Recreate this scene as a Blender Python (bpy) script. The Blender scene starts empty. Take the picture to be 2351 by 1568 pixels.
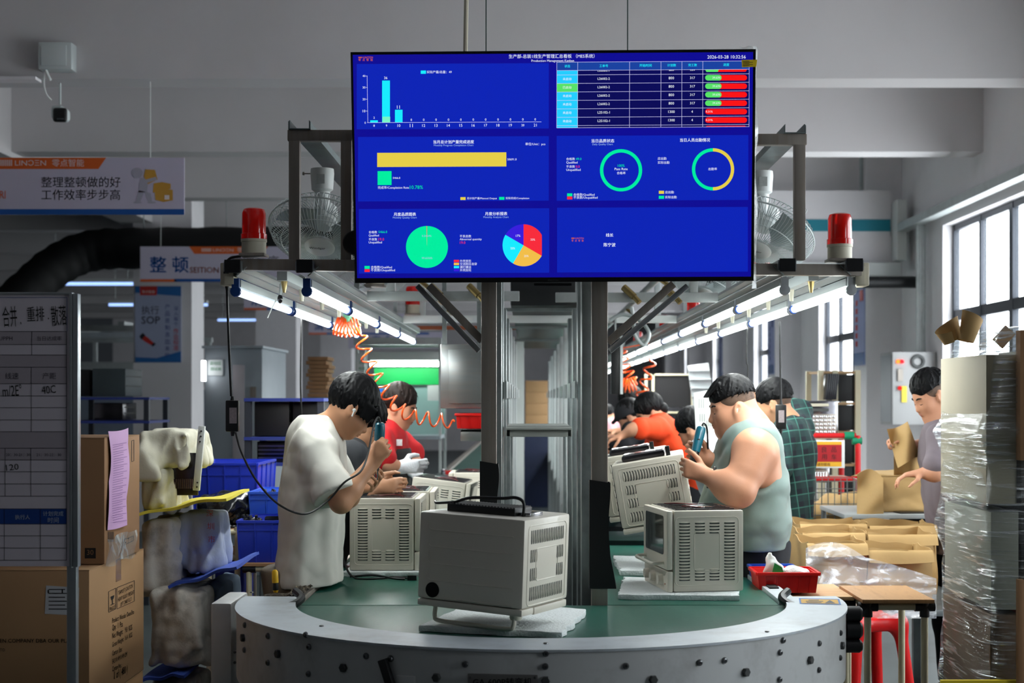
import bpy, bmesh, math, random
import numpy as np
from mathutils import Vector, Matrix

SC = bpy.context.scene
COL = SC.collection
R = math.radians
# ------------------------------------------------------------------ camera
FP = 3400.0                 # focal length in pixels of the 2351 x 1568 frame
VPX, VPY = 1220.0, 914.0    # where lines running straight into the hall meet
EYE = 1.62
cam_d = bpy.data.cameras.new('camera')
cam = bpy.data.objects.new('camera', cam_d)
COL.objects.link(cam)
cam.location = (0, 0, EYE)
cam.rotation_euler = (R(90), 0, 0)
cam_d.sensor_width = 36.0
cam_d.lens = 36.0 * FP / 2351.0
cam_d.shift_x = -(VPX - 1175.5) / 2351.0
cam_d.shift_y = (VPY - 784.0) / 2351.0
cam_d.clip_end = 200
cam_d.dof.use_dof = True
cam_d.dof.focus_distance = 5.9
cam_d.dof.aperture_fstop = 3.5
SC.camera = cam
# ------------------------------------------------------------------ sky, exposure
SC.view_settings.view_transform = 'Standard'
SC.view_settings.look = 'None'
SC.view_settings.gamma = 1.0
SC.view_settings.exposure = 0.0
SC.view_settings.use_curve_mapping = False
wd = bpy.data.worlds.new('overcast_sky')
SC.world = wd
wd.use_nodes = True
bgn = wd.node_tree.nodes['Background']
bgn.inputs[0].default_value = (0.93, 0.96, 1.0, 1)
bgn.inputs[1].default_value = 11.0
SC.cycles.use_denoising = True
try:
    SC.cycles.denoiser = 'OPENIMAGEDENOISE'
except Exception:
    pass
SC.cycles.max_bounces = 5
SC.cycles.diffuse_bounces = 3
SC.cycles.glossy_bounces = 2
SC.cycles.caustics_reflective = False
SC.cycles.caustics_refractive = False
SC.cycles.use_adaptive_sampling = True
SC.cycles.adaptive_threshold = 0.045
SC.cycles.transparent_max_bounces = 10
SC.cycles.transmission_bounces = 4
SC.cycles.sample_clamp_indirect = 6.0
WALL_R, WALL_L, Y_NEAR, Y_FAR, Z_CEIL = 4.0, -13.0, -6.0, 46.0, 4.5
WIN_Z0, WIN_Z1 = 0.95, 3.30
WINDOWS = [(2.5, 3.8), (4.7, 8.7), (10.9, 14.4), (17.1, 20.6), (23.1, 26.6), (29.1, 32.6), (35.1, 38.6)]  # first opening is unseen, added to throw light on the skirt from the right
for (y0, y1) in WINDOWS:                      # daylight openings: sampling portals
    ld = bpy.data.lights.new('window_daylight', 'AREA')
    ld.shape = 'RECTANGLE'
    ld.size = y1 - y0
    ld.size_y = WIN_Z1 - WIN_Z0
    ld.cycles.is_portal = True
    lo = bpy.data.objects.new('window_daylight', ld)
    COL.objects.link(lo)
    lo.location = (WALL_R + 0.14, (y0 + y1) / 2, (WIN_Z0 + WIN_Z1) / 2)
    lo.rotation_euler = (R(90), 0, R(90))
# ------------------------------------------------------------------ helpers
rnd = random.Random(7)
ORD = 'first second third fourth fifth sixth seventh eighth ninth tenth eleventh twelfth thirteenth fourteenth fifteenth'.split()

def P(px, py, Y):
    return Vector(((px - VPX) * Y / FP, Y, EYE - (py - VPY) * Y / FP))

def PX(px, Y): return (px - VPX) * Y / FP
def PZ(py, Y): return EYE - (py - VPY) * Y / FP

def lin(c):
    out = []
    for v in c[:3]:
        v = v / 255.0
        out.append(v / 12.92 if v <= 0.04045 else ((v + 0.055) / 1.055) ** 2.4)
    return (out[0], out[1], out[2], 1.0)

_M = {}
def M(name, rgb=(200, 200, 200), rough=0.5, metal=0.0, var=0.05, vscale=6.0, bump=0.0, bscale=60.0,
      emit=0.0, ecol=None, trans=0.0, alpha=1.0, spec=0.5, coat=0.0, stretch=None, dirt=None, dscale=3.0, damt=0.4, sheen=0.0, sss=0.0, ior=1.45, aniso=0.0):
    """procedural material: base colour broken up by noise, optional relief, stains"""
    if name in _M: return _M[name]
    m = bpy.data.materials.new(name)
    m.use_nodes = True
    nt = m.node_tree; N = nt.nodes; L = nt.links
    b = N['Principled BSDF']
    c = lin(rgb)
    b.inputs['Base Color'].default_value = c
    b.inputs['Roughness'].default_value = rough
    b.inputs['Metallic'].default_value = metal
    b.inputs['Specular IOR Level'].default_value = spec
    b.inputs['IOR'].default_value = ior
    b.inputs['Coat Weight'].default_value = coat
    b.inputs['Transmission Weight'].default_value = trans
    b.inputs['Alpha'].default_value = alpha
    if sheen: b.inputs['Sheen Weight'].default_value = sheen
    if sss:
        b.inputs['Subsurface Weight'].default_value = sss
        b.inputs['Subsurface Radius'].default_value = (0.012, 0.005, 0.003)
        b.inputs['Subsurface Scale'].default_value = 0.6
    if emit:
        b.inputs['Emission Color'].default_value = lin(ecol or rgb)
        b.inputs['Emission Strength'].default_value = emit
    tc = N.new('ShaderNodeTexCoord')
    mp = N.new('ShaderNodeMapping')
    L.new(tc.outputs['Object'], mp.inputs['Vector'])
    if stretch: mp.inputs['Scale'].default_value = stretch
    if var:
        n = N.new('ShaderNodeTexNoise'); n.inputs['Scale'].default_value = vscale; n.inputs['Detail'].default_value = 4
        L.new(mp.outputs['Vector'], n.inputs['Vector'])
        hs = N.new('ShaderNodeMix'); hs.data_type = 'RGBA'
        hs.inputs['A'].default_value = tuple(max(0, x * (1 - var * 1.6)) for x in c[:3]) + (1,)
        hs.inputs['B'].default_value = tuple(min(1, x * (1 + var * 1.6)) for x in c[:3]) + (1,)
        L.new(n.outputs['Fac'], hs.inputs['Factor'])
        src = hs.outputs['Result']
        if dirt:
            n2 = N.new('ShaderNodeTexNoise'); n2.inputs['Scale'].default_value = dscale; n2.inputs['Detail'].default_value = 7; n2.inputs['Roughness'].default_value = 0.65
            L.new(mp.outputs['Vector'], n2.inputs['Vector'])
            rp = N.new('ShaderNodeMapRange'); rp.inputs['From Min'].default_value = 0.5; rp.inputs['From Max'].default_value = 0.72
            rp.inputs['To Max'].default_value = damt
            L.new(n2.outputs['Fac'], rp.inputs['Value'])
            mx = N.new('ShaderNodeMix'); mx.data_type = 'RGBA'
            mx.inputs['B'].default_value = lin(dirt)
            L.new(rp.outputs['Result'], mx.inputs['Factor']); L.new(src, mx.inputs['A'])
            src = mx.outputs['Result']
        L.new(src, b.inputs['Base Color'])
    if bump:
        n3 = N.new('ShaderNodeTexNoise'); n3.inputs['Scale'].default_value = bscale; n3.inputs['Detail'].default_value = 5
        L.new(mp.outputs['Vector'], n3.inputs['Vector'])
        bp = N.new('ShaderNodeBump'); bp.inputs['Strength'].default_value = bump; bp.inputs['Distance'].default_value = 0.01
        L.new(n3.outputs['Fac'], bp.inputs['Height']); L.new(bp.outputs['Normal'], b.inputs['Normal'])
    _M[name] = m
    return m

def M_film(name, rgb=(235, 240, 240), clear=0.75, rough=0.2, bump=0.6, bscale=14.0, stretch=(1, 1, 8), streak=0.5, metal=0.0):
    """clear plastic film: lets light through, catches glints along its wrinkles"""
    if name in _M: return _M[name]
    m = bpy.data.materials.new(name); m.use_nodes = True
    nt = m.node_tree; N = nt.nodes; L = nt.links
    N.clear()
    out = N.new('ShaderNodeOutputMaterial'); mix = N.new('ShaderNodeMixShader')
    tr = N.new('ShaderNodeBsdfTransparent'); tr.inputs[0].default_value = (0.93, 0.95, 0.95, 1)
    pb = N.new('ShaderNodeBsdfPrincipled'); pb.inputs['Base Color'].default_value = lin(rgb)
    pb.inputs['Roughness'].default_value = rough; pb.inputs['Specular IOR Level'].default_value = 1.0; pb.inputs['Metallic'].default_value = metal
    pb.inputs['Coat Weight'].default_value = 1.0; pb.inputs['Coat Roughness'].default_value = 0.12
    tc = N.new('ShaderNodeTexCoord'); mp = N.new('ShaderNodeMapping'); mp.inputs['Scale'].default_value = stretch
    L.new(tc.outputs['Object'], mp.inputs['Vector'])
    n = N.new('ShaderNodeTexNoise'); n.inputs['Scale'].default_value = bscale; n.inputs['Detail'].default_value = 4
    n.inputs['Distortion'].default_value = 0.4
    L.new(mp.outputs['Vector'], n.inputs['Vector'])
    bp = N.new('ShaderNodeBump'); bp.inputs['Strength'].default_value = bump; bp.inputs['Distance'].default_value = 0.03
    L.new(n.outputs['Fac'], bp.inputs['Height']); L.new(bp.outputs['Normal'], pb.inputs['Normal'])
    mr = N.new('ShaderNodeMapRange'); mr.inputs['From Min'].default_value = 0.52; mr.inputs['From Max'].default_value = 0.66
    mr.inputs['To Min'].default_value = 1 - clear; mr.inputs['To Max'].default_value = min(1, 1 - clear + streak)
    L.new(n.outputs['Fac'], mr.inputs['Value']); L.new(mr.outputs['Result'], mix.inputs[0])
    L.new(tr.outputs[0], mix.inputs[1]); L.new(pb.outputs[0], mix.inputs[2]); L.new(mix.outputs[0], out.inputs[0])
    _M[name] = m
    return m

def wmat(o):
    return (wmat(o.parent) if o.parent else Matrix.Identity(4)) @ o.matrix_basis

def tag(o, label=None, cat=None, group=None, kind=None):
    if label: o['label'] = label
    if cat: o['category'] = cat
    if group: o['group'] = group
    if kind: o['kind'] = kind
    return o

def thing(name, label, cat, loc=(0, 0, 0), rz=0.0, group=None):
    o = bpy.data.objects.new(name, None)
    o.empty_display_size = 0.05
    COL.objects.link(o)
    o.location = loc; o.rotation_euler = (0, 0, rz)
    return tag(o, label, cat, group)

def dup(root, loc=None, rz=None, label=None, group=None, mtx=None):
    def cp(o, par):
        c = o.copy(); COL.objects.link(c); c.parent = par
        for ch in o.children: cp(ch, c)
        return c
    r = cp(root, None)
    if mtx is not None: r.matrix_basis = mtx
    if loc is not None: r.location = loc
    if rz is not None: r.rotation_euler = (0, 0, rz)
    if label: r['label'] = label
    if group: r['group'] = group
    return r

def mk(name, v, f, mat, parent=None, smooth=35, bevel=0.0, label=None, cat=None, group=None, kind=None, mats=None, mi=None):
    """link verts/faces (world space) as one mesh object"""
    v = np.asarray(v, dtype=float).reshape(-1, 3)
    me = bpy.data.meshes.new(name)
    o = bpy.data.objects.new(name, me)
    if parent is not None:
        o.parent = parent
        W = np.array(wmat(parent).inverted())
        v = v @ W[:3, :3].T + W[:3, 3]
    else:
        lo = v.min(0); hi = v.max(0)
        base = np.array([(lo[0] + hi[0]) / 2, (lo[1] + hi[1]) / 2, lo[2]])
        o.location = base
        v = v - base
    if isinstance(f, np.ndarray): f = f.tolist()
    me.from_pydata(v.tolist(), [], f)
    for q in (mats or [mat]): me.materials.append(q)
    if mi is not None: me.polygons.foreach_set('material_index', mi)
    if bevel:
        bm = bmesh.new(); bm.from_mesh(me)
        es = [e for e in bm.edges if len(e.link_faces) == 2 and e.calc_face_angle(0) > 0.6]
        bmesh.ops.bevel(bm, geom=es, offset=bevel, segments=2, profile=0.6, affect='EDGES', clamp_overlap=True)
        bm.to_mesh(me); bm.free()
    if smooth:
        me.shade_smooth()
        if smooth < 180: me.set_sharp_from_angle(angle=R(smooth))
    COL.objects.link(o)
    return tag(o, label, cat, group, kind)

def basis(z, up=Vector((0, 0, 1))):
    z = Vector(z).normalized()
    if abs(z.dot(up)) > 0.98: up = Vector((0, 1, 0))
    x = up.cross(z).normalized(); y = z.cross(x)
    return x, y, z

class MB:
    def __init__(s): s.v = []; s.f = []; s.m = []
    def _add(s, vs, fs, mi=0):
        b = len(s.v)
        s.v += [tuple(q) for q in vs]
        s.f += [tuple(i + b for i in q) for q in fs]
        s.m += [mi] * len(fs)
        return s
    def box(s, c, d, rot=None, mi=0):
        c = Vector(c); h = Vector(d) / 2
        vs = []
        for sz in (-1, 1):
            for sx, sy in ((-1, -1), (1, -1), (1, 1), (-1, 1)):
                p = Vector((sx * h.x, sy * h.y, sz * h.z))
                if rot is not None: p = rot @ p
                vs.append(c + p)
        return s._add(vs, [(3, 2, 1, 0), (4, 5, 6, 7), (0, 1, 5, 4), (1, 2, 6, 5), (2, 3, 7, 6), (3, 0, 4, 7)], mi)
    def bx(s, x0, x1, y0, y1, z0, z1, mi=0):
        return s.box(((x0 + x1) / 2, (y0 + y1) / 2, (z0 + z1) / 2), (abs(x1 - x0), abs(y1 - y0), abs(z1 - z0)), None, mi)
    def bar(s, a, b, w, h=None, up=Vector((0, 0, 1)), mi=0):
        a = Vector(a); b = Vector(b); h = h or w
        x, y, z = basis(b - a, up)
        rot = Matrix((x, y, z)).transposed()
        return s.box((a + b) / 2, (w, h, (b - a).length), rot, mi)
    def cyl(s, a, b, r0, r1=None, n=14, caps=True, mi=0):
        a = Vector(a); b = Vector(b); r1 = r0 if r1 is None else r1
        x, y, z = basis(b - a)
        vs = []
        for c, r in ((a, r0), (b, r1)):
            for i in range(n):
                t = 2 * math.pi * i / n
                vs.append(c + x * (r * math.cos(t)) + y * (r * math.sin(t)))
        fs = [(i, (i + 1) % n, n + (i + 1) % n, n + i) for i in range(n)]
        if caps: fs += [tuple(range(n - 1, -1, -1)), tuple(range(n, 2 * n))]
        return s._add(vs, fs, mi)
    def tube(s, pts, r, n=8, closed=False, mi=0, caps=True):
        pts = [Vector(p) for p in pts]
        m = len(pts)
        rr = r if isinstance(r, (list, tuple)) else [r] * m
        vs = []; px = None
        for i in range(m):
            if closed: t = pts[(i + 1) % m] - pts[i - 1]
            else: t = pts[min(i + 1, m - 1)] - pts[max(i - 1, 0)]
            t.normalize()
            if px is None: px, _, _ = basis(t)
            px = (px - t * px.dot(t))
            if px.length < 1e-5: px, _, _ = basis(t)
            px.normalize(); py = t.cross(px)
            for k in range(n):
                a = 2 * math.pi * k / n
                vs.append(pts[i] + px * (rr[i] * math.cos(a)) + py * (rr[i] * math.sin(a)))
        fs = []
        for i in range(m if closed else m - 1):
            j = (i + 1) % m
            for k in range(n):
                k2 = (k + 1) % n
                fs.append((i * n + k, i * n + k2, j * n + k2, j * n + k))
        if not closed and caps: fs += [tuple(range(n - 1, -1, -1)), tuple(range((m - 1) * n, m * n))]
        return s._add(vs, fs, mi)
    def lathe(s, prof, o=(0, 0, 0), axis=(0, 0, 1), n=24, mi=0):
        o = Vector(o); x, y, z = basis(axis)
        vs = []; m = len(prof)
        for (r, h) in prof:
            for i in range(n):
                t = 2 * math.pi * i / n
                vs.append(o + z * h + x * (r * math.cos(t)) + y * (r * math.sin(t)))
        fs = []
        for j in range(m - 1):
            for i in range(n):
                i2 = (i + 1) % n
                fs.append((j * n + i, j * n + i2, (j + 1) * n + i2, (j + 1) * n + i))
        if prof[0][0] > 1e-5: fs.append(tuple(range(n - 1, -1, -1)))
        if prof[-1][0] > 1e-5: fs.append(tuple(range((m - 1) * n, m * n)))
        return s._add(vs, fs, mi)
    def ell(s, c, r, rot=None, nu=16, nv=10, mi=0):
        c = Vector(c); vs = []; fs = []
        r = (r, r, r) if isinstance(r, (int, float)) else r
        for j in range(nv + 1):
            ph = math.pi * j / nv
            for i in range(nu):
                t = 2 * math.pi * i / nu
                p = Vector((r[0] * math.sin(ph) * math.cos(t), r[1] * math.sin(ph) * math.sin(t), -r[2] * math.cos(ph)))
                if rot is not None: p = rot @ p
                vs.append(c + p)
        for j in range(nv):
            for i in range(nu):
                i2 = (i + 1) % nu
                fs.append((j * nu + i, j * nu + i2, (j + 1) * nu + i2, (j + 1) * nu + i))
        return s._add(vs, fs, mi)
    def prism(s, poly, o, ux, uy, un, depth, mi=0):
        """2-D outline (counter-clockwise in ux,uy) pushed along un"""
        o = Vector(o); ux = Vector(ux); uy = Vector(uy); un = Vector(un)
        n = len(poly)
        a = [o + ux * p[0] + uy * p[1] for p in poly]
        b = [q + un * depth for q in a]
        fs = [tuple(range(n - 1, -1, -1)), tuple(range(n, 2 * n))] + [(i, (i + 1) % n, n + (i + 1) % n, n + i) for i in range(n)]
        return s._add(a + b, fs, mi)
    def grid(s, fn, nu, nv, mi=0, wrap=False):
        vs = [fn(i / (nu if wrap else nu - 1), j / (nv - 1)) for j in range(nv) for i in range(nu)]
        fs = []
        for j in range(nv - 1):
            for i in range(nu if wrap else nu - 1):
                i2 = (i + 1) % nu
                fs.append((j * nu + i, j * nu + i2, (j + 1) * nu + i2, (j + 1) * nu + i))
        return s._add(vs, fs, mi)
    def sheet(s, fn, nu, nv, th, mi=0):
        """grid with a second skin th below it along its own normal"""
        g = [[Vector(fn(i / (nu - 1), j / (nv - 1))) for i in range(nu)] for j in range(nv)]
        top = []; bot = []
        for j in range(nv):
            for i in range(nu):
                du = g[j][min(i + 1, nu - 1)] - g[j][max(i - 1, 0)]
                dv = g[min(j + 1, nv - 1)][i] - g[max(j - 1, 0)][i]
                nn = du.cross(dv)
                nn = nn.normalized() if nn.length > 1e-9 else Vector((0, 0, 1))
                top.append(g[j][i]); bot.append(g[j][i] - nn * th)
        n = nu * nv; fs = []
        for j in range(nv - 1):
            for i in range(nu - 1):
                a = j * nu + i
                fs.append((a, a + 1, a + nu + 1, a + nu)); fs.append((n + a, n + a + nu, n + a + nu + 1, n + a + 1))
        for i in range(nu - 1):
            fs.append((i + 1, i, n + i, n + i + 1)); a = (nv - 1) * nu + i; fs.append((a, a + 1, n + a + 1, n + a))
        for j in range(nv - 1):
            a = j * nu; fs.append((a, a + nu, n + a + nu, n + a)); a = j * nu + nu - 1; fs.append((a + nu, a, n + a, n + a + nu))
        return s._add(top + bot, fs, mi)
    def xf(s, mtx):
        s.v = [tuple(mtx @ Vector(p)) for p in s.v]; return s
    def go(s, name, mat, parent=None, **k):
        if isinstance(mat, (list, tuple)): return mk(name, s.v, s.f, None, parent, mats=mat, mi=s.m, **k)
        return mk(name, s.v, s.f, mat, parent, **k)

def rrect(w, h, r, n=5, cx=0.0, cy=0.0):
    pts = []
    for (sx, sy, a0) in ((1, -1, -90), (1, 1, 0), (-1, 1, 90), (-1, -1, 180)):
        for i in range(n + 1):
            a = R(a0 + 90 * i / n)
            pts.append((cx + sx * (w / 2 - r) + r * math.cos(a), cy + sy * (h / 2 - r) + r * math.sin(a)))
    return pts

def spline(pts, n=8):
    pts = [Vector(p) for p in pts]; out = []
    for i in range(len(pts) - 1):
        p0 = pts[max(i - 1, 0)]; p1 = pts[i]; p2 = pts[i + 1]; p3 = pts[min(i + 2, len(pts) - 1)]
        for k in range(n):
            t = k / n
            out.append(0.5 * ((2 * p1) + (p2 - p0) * t + (2 * p0 - 5 * p1 + 4 * p2 - p3) * t * t + (3 * p1 - p0 - 3 * p2 + p3) * t ** 3))
    out.append(pts[-1])
    return out

# ---- lettering
_T = {}
def glyphs(s, bold=0.0):
    k = (s, bold)
    if k in _T: return _T[k]
    cu = bpy.data.curves.new('t', 'FONT'); cu.body = s; cu.size = 1.0; cu.offset = bold; cu.resolution_u = 2
    cu.fill_mode = 'FRONT'
    o = bpy.data.objects.new('t', cu); COL.objects.link(o)
    dg = bpy.context.evaluated_depsgraph_get(); dg.update()
    me = bpy.data.meshes.new_from_object(o.evaluated_get(dg))
    v = np.zeros(len(me.vertices) * 3); me.vertices.foreach_get('co', v); v = v.reshape(-1, 3)[:, :2]
    f = [tuple(p.vertices) for p in me.polygons]
    bpy.data.objects.remove(o); bpy.data.curves.remove(cu); bpy.data.meshes.remove(me)
    if len(v) == 0: v = np.zeros((1, 2)); f = []
    _T[k] = (v, f)
    return _T[k]

class Face:
    """flat print on a plane: pixel positions of the photograph carried onto the plane"""
    def __init__(s, o, ux, uy):
        s.o = Vector(o); s.ux = Vector(ux).normalized(); s.n = s.ux.cross(Vector(uy)).normalized(); s.uy = s.n.cross(s.ux)
    def at(s, px, py):
        d = Vector(((px - VPX) / FP, 1.0, -(py - VPY) / FP)); e = Vector((0, 0, EYE))
        return e + d * ((s.o - e).dot(s.n) / d.dot(s.n))
    def quad(s, mb, pts, lift=0.0006, mi=0):
        vs = [s.at(*p) + s.n * lift for p in pts]
        nn = (vs[1] - vs[0]).cross(vs[2] - vs[0])
        idx = list(range(len(vs)))
        if nn.dot(s.n) < 0: idx.reverse()
        mb._add(vs, [tuple(idx)], mi)
    def rect(s, mb, x0, y0, x1, y1, lift=0.0006, mi=0, roll=0.0):
        s.quad(mb, [(x0, y1), (x1, y1 + roll * (x1 - x0)), (x1, y0 + roll * (x1 - x0)), (x0, y0)], lift, mi)
    def line(s, mb, x0, y0, x1, y1, w=1.0, lift=0.0008, mi=0):
        d = Vector((x1 - x0, y1 - y0)); d.normalize(); q = Vector((-d.y, d.x)) * (w / 2)
        s.quad(mb, [(x0 + q.x, y0 + q.y), (x1 + q.x, y1 + q.y), (x1 - q.x, y1 - q.y), (x0 - q.x, y0 - q.y)], lift, mi)
    def text(s, mb, t, x0, x1, cy, lift=0.0012, mi=0, bold=0.0, dy=0.0, hpx=None, vert=False):
        v, f = glyphs(t)
        lo = v.min(0); hi = v.max(0)
        a = s.at(x0, cy); b = s.at(x1, cy + dy)
        ax = (b - a); w = ax.length; ax.normalize(); ay = s.n.cross(ax)
        sc = w / max(hi[0] - lo[0], 1e-6)
        sy = sc
        if hpx: sy = (s.at(x0, cy) - s.at(x0, cy + hpx)).length / max(hi[1] - lo[1], 1e-6)
        ym = (lo[1] + hi[1]) / 2
        vs = [a + ax * ((p[0] - lo[0]) * sc) + ay * ((p[1] - ym) * sy) + s.n * lift for p in v]
        mb._add(vs, f, mi)
        if bold:
            for dx, dy_ in ((bold * 1.6, 0), (0, bold * 1.2)): mb._add([p + ax * (dx * sc) + ay * (dy_ * sc) + s.n * .0001 for p in vs], f, mi)

# ---- smooth solids: signed distances on a grid, meshed by surface nets
class SDF:
    def __init__(s, lo, hi, h):
        s.lo = np.array(lo, dtype=np.float32); s.h = h
        s.n = np.maximum(np.ceil((np.array(hi) - np.array(lo)) / h).astype(int) + 1, 4)
        s.D = np.full(tuple(s.n), 1.0, dtype=np.float32)
    def reg(s, lo, hi):
        a = np.clip(np.floor((np.array(lo) - s.lo) / s.h).astype(int), 0, s.n - 1)
        b = np.clip(np.ceil((np.array(hi) - s.lo) / s.h).astype(int) + 1, 1, s.n)
        if np.any(b <= a): return None
        sl = tuple(slice(i, j) for i, j in zip(a, b))
        ax = [s.lo[i] + s.h * np.arange(a[i], b[i], dtype=np.float32) for i in range(3)]
        return sl, np.meshgrid(*ax, indexing='ij', sparse=True)
    def put(s, sl, d, k, sub):
        A = s.D[sl]
        if sub:
            d = -d
            if k > 0:
                h = np.maximum(k - np.abs(A - d), 0) / k
                s.D[sl] = np.maximum(A, d) + h * h * k * 0.25
            else: s.D[sl] = np.maximum(A, d)
        else:
            if k > 0:
                h = np.maximum(k - np.abs(A - d), 0) / k
                s.D[sl] = np.minimum(A, d) - h * h * k * 0.25
            else: s.D[sl] = np.minimum(A, d)
    def cap(s, a, b, ra, rb=None, k=0.02, sub=False, flat=None, ratio=1.0):
        """tapered capsule; flat = direction in which it is thinned to ratio"""
        a = np.array(a, dtype=np.float32); b = np.array(b, dtype=np.float32); rb = ra if rb is None else rb
        m = max(ra, rb) + k + s.h * 2
        q = s.reg(np.minimum(a, b) - m, np.maximum(a, b) + m)
        if q is None: return s
        sl, (X, Y, Z) = q
        x, y, z = X - a[0], Y - a[1], Z - a[2]
        ba = b - a
        if flat is not None:
            w = np.array(Vector(flat).normalized(), dtype=np.float32)
            dw = (x * w[0] + y * w[1] + z * w[2]); e = (1 / ratio - 1)
            x = x + w[0] * dw * e; y = y + w[1] * dw * e; z = z + w[2] * dw * e
            ba = ba + w * (ba @ w) * e
        l2 = float(ba @ ba) + 1e-9
        t = np.clip((x * ba[0] + y * ba[1] + z * ba[2]) / l2, 0, 1)
        d = np.sqrt((x - t * ba[0]) ** 2 + (y - t * ba[1]) ** 2 + (z - t * ba[2]) ** 2) - (ra + (rb - ra) * t)
        if flat is not None: d = d * (ratio if ratio < 1 else 1.0)
        s.put(sl, d, k, sub); return s
    def ell(s, c, r, rot=None, k=0.02, sub=False):
        c = np.array(c, dtype=np.float32); r = np.array((r, r, r) if isinstance(r, (int, float)) else r, dtype=np.float32)
        m = float(r.max()) + k + s.h * 2
        q = s.reg(c - m, c + m)
        if q is None: return s
        sl, (X, Y, Z) = q
        x, y, z = X - c[0], Y - c[1], Z - c[2]
        if rot is not None:
            A = np.array(rot, dtype=np.float32)
            x, y, z = (x * A[0, 0] + y * A[1, 0] + z * A[2, 0]), (x * A[0, 1] + y * A[1, 1] + z * A[2, 1]), (x * A[0, 2] + y * A[1, 2] + z * A[2, 2])
        k0 = np.sqrt((x / r[0]) ** 2 + (y / r[1]) ** 2 + (z / r[2]) ** 2)
        k1 = np.sqrt((x / r[0] ** 2) ** 2 + (y / r[1] ** 2) ** 2 + (z / r[2] ** 2) ** 2) + 1e-6
        s.put(sl, k0 * (k0 - 1) / k1, k, sub); return s
    def box(s, c, hf, rot=None, rd=0.01, k=0.0, sub=False):
        c = np.array(c, dtype=np.float32); m = float(np.linalg.norm(hf)) + k + s.h * 2
        q = s.reg(c - m, c + m)
        if q is None: return s
        sl, (X, Y, Z) = q
        x, y, z = X - c[0], Y - c[1], Z - c[2]
        if rot is not None:
            A = np.array(rot, dtype=np.float32)
            x, y, z = (x * A[0, 0] + y * A[1, 0] + z * A[2, 0]), (x * A[0, 1] + y * A[1, 1] + z * A[2, 1]), (x * A[0, 2] + y * A[1, 2] + z * A[2, 2])
        qx, qy, qz = np.abs(x) - hf[0] + rd, np.abs(y) - hf[1] + rd, np.abs(z) - hf[2] + rd
        d = np.sqrt(np.maximum(qx, 0) ** 2 + np.maximum(qy, 0) ** 2 + np.maximum(qz, 0) ** 2) + np.minimum(np.maximum(qx, np.maximum(qy, qz)), 0) - rd
        s.put(sl, d, k, sub); return s
    def cut(s, p, n, k=0.0):
        """remove everything on the side n points to"""
        sl, (X, Y, Z) = s.reg(s.lo, s.lo + s.n * s.h)
        n = Vector(n).normalized()
        d = (X - p[0]) * n[0] + (Y - p[1]) * n[1] + (Z - p[2]) * n[2]
        s.D = np.maximum(s.D, d.astype(np.float32)); return s
    def folds(s, amp, f, seed=0, st=(1, 1, 1), lo=None, hi=None, ridge=False):
        rs = np.random.RandomState(seed)
        sl, (X, Y, Z) = s.reg(s.lo if lo is None else lo, (s.lo + s.n * s.h) if hi is None else hi)
        w = 0
        for i in range(5):
            a = rs.normal(size=3); a /= np.linalg.norm(a); a = a * np.array(st) * f * (0.6 + 0.35 * i)
            b = rs.normal(size=3) * f * 0.4
            ph = rs.rand() * 6.28
            u = X * a[0] + Y * a[1] + Z * a[2] + ph + 0.9 * np.sin(X * b[0] + Y * b[1] + Z * b[2])
            w = w + ((1.3 - 2.6 * np.abs(np.sin(u * .5))) if ridge else np.sin(u)) / (1 + 0.5 * i)
        A = s.D[sl]
        s.D[sl] = np.where(np.abs(A) < 0.08, A + (amp * w / 2.0).astype(np.float32), A); return s
    def mesh(s):
        D = s.D
        D[0] = np.maximum(D[0], 1e-3); D[-1] = np.maximum(D[-1], 1e-3)
        D[:, 0] = np.maximum(D[:, 0], 1e-3); D[:, -1] = np.maximum(D[:, -1], 1e-3)
        D[:, :, 0] = np.maximum(D[:, :, 0], 1e-3); D[:, :, -1] = np.maximum(D[:, :, -1], 1e-3)
        I = D < 0
        nx, ny, nz = D.shape
        c = np.zeros((nx - 1, ny - 1, nz - 1), dtype=np.int8)
        for dx in (0, 1):
            for dy in (0, 1):
                for dz in (0, 1):
                    c += I[dx:nx - 1 + dx, dy:ny - 1 + dy, dz:nz - 1 + dz]
        act = (c > 0) & (c < 8)
        idx = np.argwhere(act)
        ids = np.full(act.shape, -1, dtype=np.int64); ids[act] = np.arange(len(idx))
        cor = [(a, b, e) for a in (0, 1) for b in (0, 1) for e in (0, 1)]
        val = {q: D[idx[:, 0] + q[0], idx[:, 1] + q[1], idx[:, 2] + q[2]] for q in cor}
        acc = np.zeros((len(idx), 3)); cnt = np.zeros(len(idx))
        for q in cor:
            for ax in range(3):
                if q[ax]: continue
                q2 = tuple(1 if i == ax else q[i] for i in range(3))
                a, b = val[q], val[q2]
                x = (a < 0) != (b < 0)
                t = np.where(x, a / np.where(x, a - b, 1), 0)
                p = np.array(q, dtype=float)[None, :].repeat(len(idx), 0); p[:, ax] = t
                acc += p * x[:, None]; cnt += x
        V = (idx + acc / cnt[:, None]) * s.h + s.lo
        F = []
        for ax in range(3):
            a2, a3 = (ax + 1) % 3, (ax + 2) % 3
            s0 = [slice(None)] * 3; s1 = [slice(None)] * 3
            s0[ax] = slice(0, -1); s1[ax] = slice(1, None)
            x = I[tuple(s0)] != I[tuple(s1)]
            e = np.argwhere(x)
            e = e[(e[:, a2] > 0) & (e[:, a3] > 0) & (e[:, a2] < D.shape[a2] - 1) & (e[:, a3] < D.shape[a3] - 1)]
            ins = I[e[:, 0], e[:, 1], e[:, 2]]
            def cell(o2, o3):
                g = e.copy(); g[:, a2] -= o2; g[:, a3] -= o3
                return ids[g[:, 0], g[:, 1], g[:, 2]]
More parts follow.
